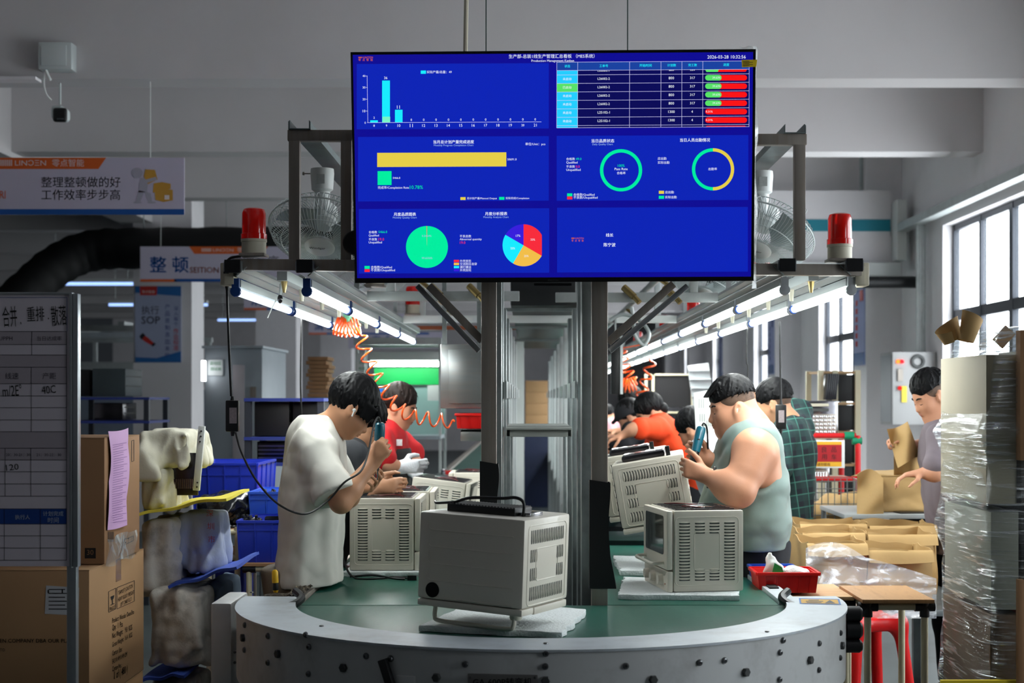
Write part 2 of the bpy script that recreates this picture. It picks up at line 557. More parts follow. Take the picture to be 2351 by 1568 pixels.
            q = np.stack([cell(1, 1), cell(0, 1), cell(0, 0), cell(1, 0)], 1)
            q[~ins] = q[~ins][:, ::-1]
            F.append(q)
        F = np.concatenate(F)
        # two light relaxation passes keep the surface even
        for _ in range(2):
            S = np.zeros_like(V); C = np.zeros(len(V))
            for i in range(4):
                np.add.at(S, F[:, i], V[F[:, (i + 1) % 4]]); np.add.at(C, F[:, i], 1)
            V = V * 0.5 + 0.5 * S / np.maximum(C, 1)[:, None]
        return V, F
    def go(s, name, mat, parent=None, **k):
        v, f = s.mesh()
        k.setdefault('smooth', 180)
        return mk(name, v, f, mat, parent, **k)
# ------------------------------------------------------------------ the hall
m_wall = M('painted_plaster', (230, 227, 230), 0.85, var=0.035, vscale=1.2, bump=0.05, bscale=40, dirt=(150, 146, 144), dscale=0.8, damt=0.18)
m_beam = M('painted_concrete', (204, 201, 202), 0.85, var=0.03, vscale=1.0, bump=0.05, bscale=25, dirt=(150, 146, 142), dscale=0.6, damt=0.15)
m_floor = M('green_grey_floor', (84, 92, 92), 0.45, var=0.12, vscale=1.5, dirt=(50, 52, 54), dscale=1.2, damt=0.5)
m_alu_dark = M('dark_window_frame', (58, 62, 70), 0.4, 0.3, var=0.05)
m_pane = M_film('window_glass', (225, 232, 238), clear=0.9, rough=0.05, bump=0.02, bscale=2, streak=0.02)
MB().bx(WALL_L, WALL_R, Y_NEAR, Y_FAR, -0.2, 0).go('floor', m_floor, kind='structure')
MB().bx(WALL_L, WALL_R, Y_NEAR, Y_FAR, Z_CEIL, Z_CEIL + 0.2).go('ceiling', m_beam, kind='structure')
MB().bx(WALL_L - 0.25, WALL_L, Y_NEAR, Y_FAR, 0, Z_CEIL).go('wall_left', M('dimmed_wall', (96, 100, 106), .8, var=.05), kind='structure')  # wall colour darkened to cut bounce, standing in for dimness on the left
MB().bx(WALL_L - 0.25, WALL_R + 0.25, Y_FAR, Y_FAR + 0.25, 0, Z_CEIL).go('wall_back', m_wall, kind='structure')
MB().bx(WALL_L - 0.25, WALL_R + 0.25, Y_NEAR - 0.25, Y_NEAR, 0, Z_CEIL).go('wall_front', m_wall, kind='structure')
wr = MB()
wr.bx(WALL_R, WALL_R + 0.25, Y_NEAR, Y_FAR, 0, WIN_Z0)
wr.bx(WALL_R, WALL_R + 0.25, Y_NEAR, Y_FAR, WIN_Z1, Z_CEIL)
ys = [Y_NEAR] + [q for w in WINDOWS for q in w] + [Y_FAR]
for i in range(0, len(ys), 2):
    wr.bx(WALL_R, WALL_R + 0.25, ys[i], ys[i + 1], WIN_Z0, WIN_Z1)
wr.go('wall_right', m_wall, kind='structure', smooth=0)
for i, (y0, y1) in enumerate(WINDOWS):
    f = MB(); xw = WALL_R + 0.10; t = 0.05
    f.bx(xw, xw + t, y0, y1, WIN_Z0, WIN_Z0 + 0.06); f.bx(xw, xw + t, y0, y1, WIN_Z1 - 0.06, WIN_Z1)
    zm = 2.42
    f.bx(xw, xw + t, y0, y1, zm - 0.05, zm + 0.05)
    nb = 4
    for k in range(nb + 1):
        yc = y0 + (y1 - y0) * k / nb; w = 0.05 if k in (0, 2, 4) else 0.03
        f.bx(xw - 0.005, xw + t, max(y0, yc - w), min(y1, yc + w), WIN_Z0, WIN_Z1)
    w_o = f.go('window_%d' % (i + 1), m_alu_dark, kind='structure', smooth=0)
    for k in range(nb):
        for (za, zb) in ((WIN_Z0, zm), (zm, WIN_Z1)):
            ya, yb = y0 + (y1 - y0) * k / nb, y0 + (y1 - y0) * (k + 1) / nb
            MB().bx(xw + 0.02, xw + 0.026, ya + 0.05, yb - 0.05, za + 0.05, zb - 0.05).go('pane', m_pane, w_o, smooth=0)
# cross beams, wall columns, aisle columns
for y in (4.1, 7.1, 10.1, 13.1, 16.1, 19.2, 22.2, 25.2, 28.2, 31.2, 34.2, 37.2, 40.2):
    MB().bx(WALL_L, WALL_R, y, y + 0.3, 3.8, Z_CEIL).go('ceiling_beam', m_beam, kind='structure', smooth=0)
MB().bx(-5.0, -4.6, Y_NEAR, Y_FAR, 3.75, Z_CEIL).go('ceiling_girder', m_beam, kind='structure', smooth=0)
for y in (-2.0, 4.0, 10.0, 16.0, 22.0, 28.0, 34.0, 40.0):
    MB().bx(3.62, WALL_R, y, y + 0.6, 0, Z_CEIL).go('wall_column', m_wall, kind='structure', smooth=0)
for y in (2.0, 10.0, 18.0, 26.0, 34.0):
    MB().bx(-4.84, -4.13, y, y + 0.67, 0, Z_CEIL).go('aisle_column', m_wall, kind='structure', smooth=0)
# galvanised conduit rail above the right windows
m_galv = M('galvanised_steel', (150, 158, 158), 0.38, 0.85, var=0.16, vscale=14, bump=0.05, bscale=30, dirt=(110, 116, 116), dscale=9, damt=0.5)
m_galv_w = M('zinc_sheet', (186, 192, 192), 0.5, 0.35, var=0.08, vscale=10, dirt=(140, 145, 145), dscale=6, damt=0.4)
cr = MB(); cr.bx(3.82, 3.93, 2.0, 15.9, 3.36, 3.44)
cr.go('trim_1', m_galv_w, kind='structure', smooth=0)
# ------------------------------------------------------------------ the wall-size monitor
m_bezel = M('black_bezel', (12, 13, 15), 0.3, var=0.0)
def scr(name, rgb, e=1.0):
    return M('screen_' + name, (4, 4, 6), 0.22, var=0, emit=e, ecol=rgb)
TL, TR, BL = P(805, 120, 5.53), P(1735, 113, 5.53), P(815, 650, 5.60)
tvF = Face(TL, TR - TL, TL - BL)
tv = thing('television', 'large flat monitor showing blue production charts above the conveyor', 'monitor', tuple(P(1272, 650, 5.6)))
def tvbox(mb, x0, y0, x1, y1, d0, d1, pts=None):
    pts = pts or [(x0, y1), (x1, y1), (x1, y0), (x0, y0)]
    a = [tvF.at(*p) - tvF.n * d1 for p in pts]; b = [tvF.at(*p) - tvF.n * d0 for p in pts]
    n = len(a)
    mb._add(a + b, [tuple(range(n - 1, -1, -1)), tuple(range(n, 2 * n))] + [(i, (i + 1) % n, n + (i + 1) % n, n + i) for i in range(n)])
OUT = [(815, 650), (1730, 645), (1735, 113), (805, 120)]
INN = [(820, 638.5), (1724, 635), (1729, 119.5), (810, 126)]
mb = MB(); tvbox(mb, 0, 0, 0, 0, 0.006, 0.05, OUT)
tvbox(mb, 950, 250, 1600, 560, 0.05, 0.085)
mb.go('back_casing', m_bezel, tv, smooth=0)
mb = MB()
for i in range(4):
    j = (i + 1) % 4
    tvbox(mb, 0, 0, 0, 0, -0.004, 0.006, [OUT[i], OUT[j], INN[j], INN[i]])
bz = mb.go('bezel', m_bezel, tv, smooth=0)
mb = MB(); tvF.text(mb, 'FFALCON', 1258, 1282, 643.5, lift=0.0046)
mb.go('lettering', M('bezel_print', (70, 72, 76), 0.5, var=0), bz, smooth=0)
mb = MB(); tvbox(mb, 1226, 650, 1312, 656, 0.004, 0.03)
mb.go('infrared_bar', m_bezel, tv, smooth=0)
mb = MB(); tvF.quad(mb, INN, 0.0)
screen = mb.go('screen', scr('ground', (14, 12, 148)), tv, smooth=0, label='glossy blue screen with charts')
RL = -0.0045
mb = MB()
for (x0, y0, x1, y1) in ((819, 147, 1260, 297), (822, 314.5, 1260, 462.5), (824, 480, 1261, 628), (1278, 312, 1718, 461), (1279, 477, 1717, 625.5)):
    tvF.rect(mb, x0, y0, x1, y1, 0.0004, roll=RL)
mb.go('chart_panel', scr('panel', (12, 36, 182)), screen, smooth=0)
cl = {'w': (238, 244, 255), 'pale': (150, 185, 235), 'cy': (24, 235, 255), 'gr': (0, 238, 160), 'ye': (230, 206, 72), 'rd': (248, 44, 60), 'red': (250, 20, 22),
      'pu': (56, 30, 220), 'am': (242, 190, 74), 'ce': (36, 205, 255), 'cg': (88, 226, 104), 'dk': (10, 10, 88), 'hd': (26, 66, 160), 'ln': (206, 204, 250), 'or': (205, 92, 40), 'mint': (120, 245, 200)}
keys = list(cl); ms = [scr(k, cl[k]) for k in keys]
def ci(k): return keys.index(k)
g = MB(); t = MB()
def T(s, x0, x1, y, c='w', b=0.0, h=None): tvF.text(t, s, x0, x1, y, 0.0016, ci(c), b, dy=RL * (x1 - x0), hpx=h)
def Q(x0, y0, x1, y1, c, l=0.0008): tvF.rect(g, x0, y0, x1, y1, l, ci(c), RL)
def FL(name):
    global g, t
    g.go(name, ms, screen, smooth=0, kind='stuff'); t.go('lettering', ms, screen, smooth=0, kind='stuff'); g = MB(); t = MB()
def LOGO(x, y, w):
    for k, a in enumerate((0, .06, .12, .18, .27)): Q(x + a * w, y - 1.6, x + (a + (.05 if k < 4 else .02)) * w, y + 1.6, 'or')
    T('LIN\u0186\u039eN', x + .34 * w, x + w, y, 'or', 0.01)
    T('\u96f6  \u70b9  \u667a  \u80fd', x, x + w, y + 5.6, 'or', 0.01)
LOGO(823, 132, 33)
T('生产部-总装1线生产管理汇总看板 （MES系统）', 1168, 1365, 129.5)
T('Production Management Kanban', 1220, 1318, 140.5)
T('2026-03-28 10:32:56', 1624, 1712, 131)
# hourly bars
Q(966, 162, 978, 169.5, 'cy'); T('实际产量/总量：49', 980, 1037, 165.5)
for s_, y in (('40', 174.5), ('30', 201), ('20', 228), ('10', 255)):
    T(s_, 832.5, 839, y); tvF.line(g, 840.5, y, 843.5, y, 0.8, mi=ci('w'))
T('0', 837, 840, 282)
tvF.line(g, 843, 174, 844.5, 281.5, 0.9, mi=ci('ln')); tvF.line(g, 843, 281.6, 1243, 279.8, 0.9, mi=ci('ln'))
Q(850, 276.3, 867.5, 281.3, 'cy'); Q(877.3, 185, 895.3, 281.2, 'cy'); Q(906.8, 252, 924.2, 281, 'cy')
Q(878.2, 268, 895.8, 281.1, 'mint', 0.0010)
T('2', 857.5, 860.5, 270.3); T('36', 882, 889.5, 179); T('11', 911.5, 918, 246)
for k in range(14):
    x = 859 + 28.45 * k; s_ = str(8 + k); hw = 1.6 if k < 2 else 3.4
    T(s_, x - hw, x + hw, 288.6 - 0.1 * k)
    if k > 2: T('0', x - 1.7, x + 1.7, 275.5 - 0.1 * k)
FL('bar_chart')
# monthly progress
T('当月总计划产量完成进度', 995, 1088, 326, 'w', 0.012); T('Monthly Progress Completion Chart', 996, 1087, 334.3, 'pale')
T('单位/Unit：pcs', 1206, 1252, 331.2)
Q(866, 351, 1162.5, 383.5, 'ye'); T('50691.0', 1165, 1186, 366); Q(867, 393, 899, 425, 'gr'); T('5466.0', 902, 919, 408.5)
T('完成率/Completion Rate', 867.5, 939, 431.2); T('10.78%', 941, 971, 430, 'gr')
Q(1057, 452.6, 1069, 459.2, 'ye'); T('月计划产量/Planned Output', 1072, 1141, 455.8); Q(1146, 452.2, 1158, 458.8, 'gr'); T('实际完成/Completion', 1161, 1215, 455.4)
FL('progress_chart')
# order table
xs = [1278.5, 1326.5, 1445.5, 1517.5, 1565.5, 1613.5, 1720]
def yr(y, x): return y - 0.0066 * (x - 1278)
g2 = []
tvF.quad(g, [(1278, 294), (1720, 290.8), (1720, 140.5), (1278, 143)], 0.0005, ci('dk'))
tvF.quad(g, [(1278, 162), (1720, 159), (1720, 140.5), (1278, 143)], 0.0007, ci('hd'))
rows = [162, 172.3, 191.9, 211.4, 230.8, 250.2, 269.6, 288.7, 293.8]
for i in range(len(rows) - 1):
    a, b_ = rows[i], rows[i + 1]
    tvF.quad(g, [(1278.5, b_), (1326.5, b_ - .3), (1326.5, a - .3), (1278.5, a)], 0.0007, ci('cg' if i == 2 else 'ce'))
for y in [143] + rows: tvF.line(g, 1278, y, 1720, yr(y, 1720), 0.8, 0.0009, ci('ln'))
for x in xs: tvF.line(g, x, yr(143, x), x - 0.4, yr(294, x), 0.8, 0.0009, ci('ln'))
for s_, x0, x1, y in (('状态', 1296, 1309, 152), ('工单号', 1376, 1396, 151.3), ('开始时间', 1468, 1496, 150.4), ('计划数', 1532, 1552, 149.9), ('完工数', 1580, 1600, 149.5), ('进度', 1660.5, 1674, 148.7)):
    T(s_, x0, x1, y, 'cy', 0.012)
def pill(x0, x1, y, h, c, lift):
    n = 7; pts = []
    for i in range(n + 1): pts.append((x1 - h + h * math.sin(math.pi * i / n), y - h * math.cos(math.pi * i / n)))
    for i in range(n + 1): pts.append((x0 + h - h * math.sin(math.pi * i / n), y + h * math.cos(math.pi * i / n)))
    tvF.quad(g, pts, lift, ci(c))
ordn = ['L26002-2'] * 4 + ['L25102-1'] * 2
for i in range(6):
    y = 181.5 + 19.35 * i
    T('已启动' if i == 1 else '未启动', 1292, 1312, y)
    T(ordn[i], 1372, 1400, y - .7); T('800' if i < 4 else '1300', 1535 if i < 4 else 1534, 1547.5 if i < 4 else 1549, y - 2.3); 
    if i < 4: T('317', 1584, 1595.5, y - 2.6)
    else: T('4', 1587, 1590.8, y - 2.6)
    yp = 178.5 + 19.45 * i
    pill(1618.8, 1715, yp, 6.4, 'red', 0.0010)
    if i < 4: pill(1618.8, 1656.6, yp, 6.4, 'cg', 0.0012); T('39.63%', 1635.6, 1654, yp, 'w')
    else: T('0.31%', 1620.8, 1636, yp, 'w')
tvF.quad(g, [(1622, 165.4), (1712, 164.7), (1715, 159.6), (1619, 160.2)], 0.0010, ci('red')); tvF.quad(g, [(1622, 165.4), (1648, 165.2), (1650, 160), (1619, 160.2)], 0.0012, ci('cg'))
tvF.quad(g, [(1620, 291.2), (1713, 290.5), (1710, 288.6), (1623, 289.2)], 0.0010, ci('red'))
T('L26002-1', 1372, 1399, 163.4, h=2.4); T('800', 1536, 1547, 161.8, h=2.2); T('259', 1584, 1595, 161.5, h=2.2)
FL('order_table')
# daily quality / attendance
def ring(cx, cy, ro, ri, a0, a1, c):
    n = max(3, int((a1 - a0) / 8))
    for i in range(n):
        p, q = R(a0 + (a1 - a0) * i / n), R(a0 + (a1 - a0) * (i + 1) / n)
        f_ = lambda r_, a_: (cx + r_ * math.sin(a_), cy - r_ * math.cos(a_))
        tvF.quad(g, [f_(ri, p), f_(ro, p), f_(ro, q), f_(ri, q)] if ri else [(cx, cy), f_(ro, p), f_(ro, q)], 0.0010, ci(c))
T('当日品质状态', 1358, 1410, 323.5, 'w', 0.012); T('Daily Quality Chart', 1360, 1407, 332, 'pale'); T('当日人员出勤情况', 1561, 1630, 321.7, 'w', 0.012)
T('合格数', 1300, 1320, 365); T('49.0', 1322, 1335, 365, 'gr'); T('Qualified', 1300, 1326, 373.5); T('不良数', 1300, 1320, 382.5); T('0.0', 1322, 1331, 382.5, 'rd'); T('Unqualified', 1300, 1333, 390.7)
ring(1425.8, 391, 48.5, 40.8, 0, 360, 'gr'); T('100%', 1418, 1434, 380.3, 'gr'); T('Pass Rate', 1411, 1441, 388); T('合格率', 1416, 1436, 397.3)
ring(1637, 388.8, 48.5, 41, 0, 180, 'ye'); ring(1637, 388.8, 48.5, 41, 180, 360, 'gr'); T('出勤率', 1626.5, 1646, 388)
T('应出勤', 1510, 1530, 364); T('实际出勤', 1510, 1537, 373.2)
Q(1302, 444, 1314, 450.5, 'gr'); T('合格数/Qualified', 1316.5, 1365, 447); Q(1302, 451.2, 1314, 457.8, 'rd'); T('不良数/Unqualified', 1316.5, 1372, 454)
Q(1512.5, 438, 1524.5, 445, 'ye'); T('应出勤', 1527, 1547, 441.3); Q(1512.5, 449.5, 1524.5, 456.4, 'gr'); T('实际出勤', 1527, 1553.5, 452.7)
FL('ring_chart')
# monthly quality / analysis
T('月度品质图表', 904, 955, 492, 'w', 0.012); T('Monthly Quality Chart', 902, 957, 500.2, 'pale'); T('月度分析报表', 1113.5, 1164.5, 490.7, 'w', 0.012); T('Monthly Analysis Chart', 1110, 1168, 499.2, 'pale')
T('合格数', 846.5, 866, 533); T('5466.0', 869, 889, 532.5, 'gr'); T('Qualified', 846.5, 870, 541); T('不良数', 846.5, 866, 549.5); T('19.0', 869, 882, 549.3, 'rd'); T('Unqualified', 846.5, 877, 557.2)
ring(980.3, 567, 48.2, 0, 0, 360, 'gr'); tvF.quad(g, [(979.2, 519), (980.6, 519), (980.3, 566)], 0.0013, ci('rd'))
T('0.3464%', 969, 990.5, 541.6, 'pale'); T('99.6536%', 968.5, 993, 592.5, 'pale')
Q(837, 610.6, 849, 617.2, 'gr'); T('合格数/Qualified', 851.5, 900, 613.6); Q(837, 618, 849, 624.5, 'rd'); T('不良数/Unqualified', 851.5, 907, 620.6)
T('不良总数', 1055.5, 1082, 542.3); T('Abnormal quantity', 1055.5, 1106, 550); T('19.0', 1056, 1068.5, 557, 'rd')
def slice_(a0, a1, c):
    n = 14
    for i in range(n):
        p, q = R(a0 + (a1 - a0) * i / n), R(a0 + (a1 - a0) * (i + 1) / n)
        A = (1202 + min(42, 48.2 * math.sin(p)), 563.2 - (48.2 * math.cos(p))); B = (1202 + min(42, 48.2 * math.sin(q)), 563.2 - 48.2 * math.cos(q))
        tvF.quad(g, [(1202, 563.2), A, B], 0.0010, ci(c))
slice_(0, 120, 'rd'); slice_(120, 210, 'am'); slice_(210, 300, 'cy'); slice_(300, 360, 'pu')
for s_, x, y in (('33%', 1218, 550.2), ('25%', 1203, 587.7), ('25%', 1172, 570), ('17%', 1184.3, 541.3)): T(s_, x, x + 10.5, y)
for s_, x1, y, c in (('外壳变形', 1082, 599.2, 'rd'), ('交流耐压击穿', 1095, 606, 'am'), ('漏打螺丝', 1082, 613.2, 'cy'), ('外壳刮花', 1082, 620.2, 'pu')):
    Q(1042, y - 2.7, 1054, y + 2.7, c); T(s_, 1056, x1, y)
FL('pie_chart'); LOGO(1312, 547, 28); T('线长', 1391, 1408, 539.7, 'w', 0.012); T('陈宁波', 1386, 1413, 562, 'w', 0.012)
FL('name_panel')
# sticker and clear film on the right edge
st = MB(); tvbox(st, 0, 0, 0, 0, -0.006, -0.0052, [(1703, 155), (1736, 154), (1738, 137.5), (1702, 138)])
sk = st.go('sticker', M('yellow_sticker', (232, 200, 30), 0.5, var=0.02), tv, smooth=0)
st = MB()
for k in range(5): tvF.rect(st, 1705, 140.5 + 2.6 * k, 1720 + 8 * (k % 2), 141.7 + 2.6 * k, 0.0068, roll=RL)
st.go('lettering', M('sticker_print', (60, 55, 30), 0.6, var=0), sk, smooth=0)
fl = MB()
def filmf(u, v):
    y = 103 + 560 * v; x = 1732 + 10 * u + 2.5 * math.sin(v * 17 + u * 2)
    return tvF.at(x, y) - tvF.n * (0.03 + 0.02 * u - 0.01 * math.sin(v * 23))
fl.grid(filmf, 4, 40); fl.grid(lambda u, v: tvF.at(1700 + 30 * u, 112 - 8 * v + 2 * math.sin(u * 6)) - tvF.n * (0.01 + 0.02 * v), 8, 3)
fl.go('plastic_film', M_film('clear_film', clear=0.7, bump=0.5, bscale=9, stretch=(1, 1, 1), streak=0.4), tv, label='clear protective film hanging off the edge')
# ------------------------------------------------------------------ gantry that carries the monitor, fans and light rails
m_dark = M('brushed_dark_steel', (150, 142, 134), 0.42, 0.35, var=0.12, vscale=5, stretch=(8, 8, 0.6), dirt=(120, 86, 60), dscale=3, damt=0.35)
m_rubber = M('black_rubber_sheet', (14, 15, 16), 0.55, var=0.1)
m_alu = M('aluminium', (176, 182, 186), 0.32, 0.8, var=0.06, vscale=8)
m_white = M('white_plastic', (222, 226, 224), 0.4, var=0.03)
m_cream = M('cream_plastic', (196, 190, 170), 0.45, var=0.04)
m_black = M('black_plastic', (18, 19, 21), 0.4, var=0.08)
YG = 5.75
gan = thing('gantry_frame', 'dark steel gantry with two posts and fan cages behind the monitor', 'frame', (0.05, 5.72, 0))
for (xa, xb) in ((1105, 1140), (1358, 1395)):
    x0, x1 = PX(xa, 5.7), PX(xb, 5.7)
    MB().bx(x0, x1, 5.69, 5.75, 0.0, 2.62).go('post', m_dark, gan, bevel=0.004)
# black rubber wrapped round the foot of each post
for (xa, xb, zt, zb, fl) in ((1105, 1140, PZ(1062, 5.68), PZ(1240, 5.68), 0), (1357, 1396, PZ(1105, 5.68), PZ(1352, 5.68), 1)):
    x0, x1 = PX(xa, 5.68) - 0.004, PX(xb, 5.68) + 0.006
    w = MB()
    nz = 14
    def ringp(i, fl=fl, x0=x0, x1=x1, zt=zt, zb=zb):
        t = i / (nz - 1); z = zt + (zb - zt) * t; fx = fl * 0.028 * max(0, (t - 0.72) / 0.28)
        wob = 0.004 * math.sin(t * 9 + fl)
        sl = -0.006 * (1 if i == 0 else 0)
        return [(x0 - 0.002, 5.684, z - sl), (x1 + fx + wob, 5.684, z + sl), (x1 + fx * 1.2 + wob, 5.757, z + sl), (x0 - 0.002, 5.757, z)]
    rows = [ringp(i) for i in range(nz)]
    w._add([p for r_ in rows for p in r_], [(i * 4 + k, i * 4 + (k + 1) % 4, (i + 1) * 4 + (k + 1) % 4, (i + 1) * 4 + k) for i in range(nz - 1) for k in range(4)])
    w.go('rubber_wrap', m_rubber, gan, smooth=30)
a, b = P(541, 608, YG), P(1976, 621, YG)
MB().bar(a, b, 0.044, 0.05, up=Vector((0, 1, 0))).go('crossbeam', m_dark, gan, bevel=0.003)
for (xa, ya, xb, yb) in ((985, 656, 1107, 782), (1546, 652, 1396, 786)):
    MB().bar(P(xa, ya, 5.73), P(xb, yb, 5.73), 0.03, 0.03, up=Vector((0, 1, 0))).go('brace', m_dark, gan, bevel=0.003)
cg = MB()
for (xa, ya, xb, yb) in ((958, 656, 1100, 806), (1578, 656, 1400, 806)):
    MB().bar(P(xa, ya, 5.79), P(xb, yb, 5.79), 0.022, 0.022, up=Vector((0, 1, 0))).go('brace', m_alu, gan, bevel=0.003)
for sgn, xo, xi in ((-1, 677, 796), (1, 1835, 1716)):
    for x in (xo, xi):
        MB().bx(PX(x, YG) - .021, PX(x, YG) + .021, YG - .02, YG + .02, PZ(598, YG), PZ(322, YG)).go('upright', m_dark, gan, bevel=0.003)
    yt = 300 if sgn < 0 else 309
    xs_ = sorted((PX(xo, YG) + sgn * .026, PX(xi, YG) - sgn * .024))
    MB().bx(xs_[0], xs_[1], YG - .021, YG + .021, PZ(yt + 25, YG), PZ(yt, YG)).go('top_bar', m_dark, gan, bevel=0.003)
    xc = PX(xo, YG) - sgn * 0.022; zc = PZ(yt, YG)
    ch = MB(); prof = [(-.043, 0), (.043, 0), (.043, .03), (.037, .036), (.037, .004), (-.037, .004), (-.037, .036), (-.043, .03)]
    ch.prism(prof, (xc, YG - .03, zc), (1, 0, 0), (0, 0, 1), (0, 1, 0), 3.2)
    ch.go('fan_channel', M('zinc_channel', (120, 132, 132), 0.45, 0.6, var=0.12, dirt=(96, 80, 66), dscale=8, damt=0.5), gan, smooth=0)
MB().bx(PX(1225, 5.62), PX(1315, 5.62), 5.63, 5.69, PZ(560, 5.62), PZ(420, 5.62)).go('monitor_bracket', m_black, gan, bevel=0.003)
MB().bx(PX(1105, 5.67), PX(1395, 5.67), 5.63, 5.70, PZ(470, 5.67), PZ(440, 5.67)).go('monitor_bracket', m_black, gan, bevel=0.003)
# ------------------------------------------------------------------ orbit fans
m_wire = M('white_wire', (210, 218, 218), 0.35, 0.1, var=0)
def make_fan(label, loc, n, refl):
    fan = thing('orbit_fan', label, 'fan', loc)
    L = Vector(loc)
    n = Vector(n).normalized(); x, y, z = basis(n)
    hc = L + Vector((0, 0, -0.27))              # cage centre
    b = MB(); b.lathe([(.0, 0), (.05, 0), (.052, -.02), (.047, -.09), (.034, -.1), (.030, -.2), (.02, -.21), (.0, -.21)], L, n=20); b.go('motor_column', m_white, fan)
    lb = MB(); lb.box(L + Vector((0, -.051, -.05)), (.035, .004, .04)); lb.go('rating_label', M('paper_label', (180, 185, 182), .6, var=.1, vscale=90), fan)
    b = MB(); b.lathe([(.0, -.13), (.05, -.125), (.06, -.08), (.058, -.04), (.03, -.02), (0, -.02)], hc, n, n=20); b.go('motor_housing', m_white, fan)
    def ringp(r_, h, m=40): return [hc + z * h + x * (r_ * math.cos(2 * math.pi * i / m)) + y * (r_ * math.sin(2 * math.pi * i / m)) for i in range(m)]
    def wires(cnt, prof, nm):
        w = MB()
        for i in range(cnt):
            a_ = 2 * math.pi * i / cnt; d = x * math.cos(a_) + y * math.sin(a_)
            w.tube([hc + d * r_ + z * h for r_, h in prof], 0.0017, 4, caps=False)
        for r_, h in (prof[0], prof[-1], prof[len(prof) // 2]): w.tube(ringp(r_, h), 0.0022, 5, closed=True)
        w.go(nm, m_wire, fan, kind='stuff')
    wires(84, [(.062, .085), (.11, .082), (.17, .07), (.215, .04), (.232, .0)], 'front_cage')
    wires(56, [(.06, -.06), (.12, -.075), (.19, -.06), (.228, -.025), (.232, .0)], 'rear_cage')
    w = MB(); w.tube(ringp(.233, .0), .004, 6, closed=True)
    for a0 in (0.3, 1.8, 3.4, 5.0):
        d = x * math.cos(a0) + y * math.sin(a0); e = x * math.cos(a0 + .12) + y * math.sin(a0 + .12)
        w.tube([hc + d * .233, hc + d * .25 - z * .05, hc + e * .25 - z * .05, hc + e * .233], .002, 4)
    w.go('cage_rim', m_wire, fan)
    c = MB(); c.lathe([(.066, .075), (.066, .088), (.058, .092), (0, .094)], hc, n, n=28); hb = c.go('hub_cap', m_white, fan)
    for i in range(3):
        a0 = 2 * math.pi * i / 3
        def bl(u, v, a0=a0):
            r_ = .05 + .155 * u; a_ = a0 + (v - .5) * (1.0 + .35 * u) ; h = .02 - .05 * (v - .5)
            return hc + (x * math.cos(a_) + y * math.sin(a_)) * r_ + z * h
        q = MB(); q.sheet(bl, 8, 6, .003); q.go('blade', M('pale_blade', (165, 178, 180), .3, var=0), fan)
    k = MB(); k.cyl(L + Vector((-.05, 0, -.02)), L + Vector((-.085, 0, -.02)), .003, n=6); k.cyl(L + Vector((-.078, 0, -.02)), L + Vector((-.086, 0, -.02)), .008, n=6)
    k.go('wing_bolt', m_dark, fan)
    # brand script on the hub
    lt = MB(); v, f = glyphs('Windgar'); w_ = v.max(0) - v.min(0)
    ux = Vector((1, 0, 0)) - n * n.x; ux.normalize(); uy = n.cross(ux)
    lt._add([hc + z * .0955 + ux * ((p[0] - v[:, 0].mean()) / w_[0] * .07) + uy * ((p[1] - v[:, 1].mean()) / w_[0] * .07) for p in v], f)
    lt.go('lettering', m_black, hb, smooth=0)
    return fan
make_fan('white orbit fan in wire cage beside the monitor above the cream T-shirt worker', (PX(740, 6.45), 6.45, PZ(388, 6.45)), (-.06, -.52, -.86), 1)
make_fan('white orbit fan in wire cage half hidden behind the monitor beside the teal stripe', (PX(1748, 6.45), 6.45, PZ(394, 6.45)), (-.32, -.42, -.86), -1)
make_fan('white orbit fan hanging far down the line above the cream T-shirt worker', (-0.93, 8.6, 2.58), (.3, -.3, -.9), 1)
make_fan('white orbit fan hanging far down the line on the window side', (1.02, 8.6, 2.58), (-.3, -.3, -.9), 1)
# ------------------------------------------------------------------ red alarm lamps
m_red = M('red_lens', (206, 20, 10), 0.15, var=0.05, trans=0.3, emit=0.04, ecol=(255, 10, 5), coat=0.6)
def alarm(label, loc, sc=1.0, group=None):
    o = thing('alarm_lamp', label, 'lamp', loc, group=group); L = Vector(loc)
    MB().lathe([(.047 * sc, 0), (.047 * sc, .045 * sc), (.05 * sc, .046 * sc), (.05 * sc, .056 * sc)], L + Vector((0, 0, .012 * sc)), n=28).go('base', m_cream, o)
    MB().lathe([(.05 * sc, 0), (.05 * sc, .02 * sc), (.046 * sc, .022 * sc), (.046 * sc, .1 * sc), (.041 * sc, .116 * sc), (.03 * sc, .121 * sc), (0, .123 * sc)], L + Vector((0, 0, .068 * sc)), n=28).go('red_dome', m_red, o)
    MB().lathe([(.0, 0), (.018 * sc, 0), (.022 * sc, .03 * sc), (.012 * sc, .07 * sc), (0, .07 * sc)], L + Vector((0, 0, .075 * sc)), n=12).go('reflector', m_dark, o)
    MB().box(L + Vector((0, 0, .006 * sc)), (.1 * sc, .1 * sc, .012 * sc)).go('mounting_plate', m_dark, o, bevel=.003)
    return o
al = alarm('red alarm lamp on the gantry beam end beside the white hanging cord adapter', tuple(P(583, 590, YG)))
alarm('red alarm lamp on the gantry beam end in front of the teal stripe', tuple(P(1928, 602, YG)))
for ia, (x, y, z, s_) in enumerate(((1.115, 7.2, 2.14, 1), (-0.78, 7.4, 2.19, 1), (1.115, 10.2, 2.14, 1), (1.115, 12.4, 2.14, 1), (-0.76, 9.5, 2.165, 1), (1.115, 15.5, 2.14, 1))):
    alarm('small red alarm lamp ' + ('on the right power rail just behind the gantry', 'on the near left cross bar', 'on the right power rail, second behind the gantry', 'on the right power rail, third behind the gantry', 'on the far left end of the white cross bar', 'on the right power rail, fourth behind the gantry')[ia], (x, y, z - .015), s_, 'alarm lamps further down the line')
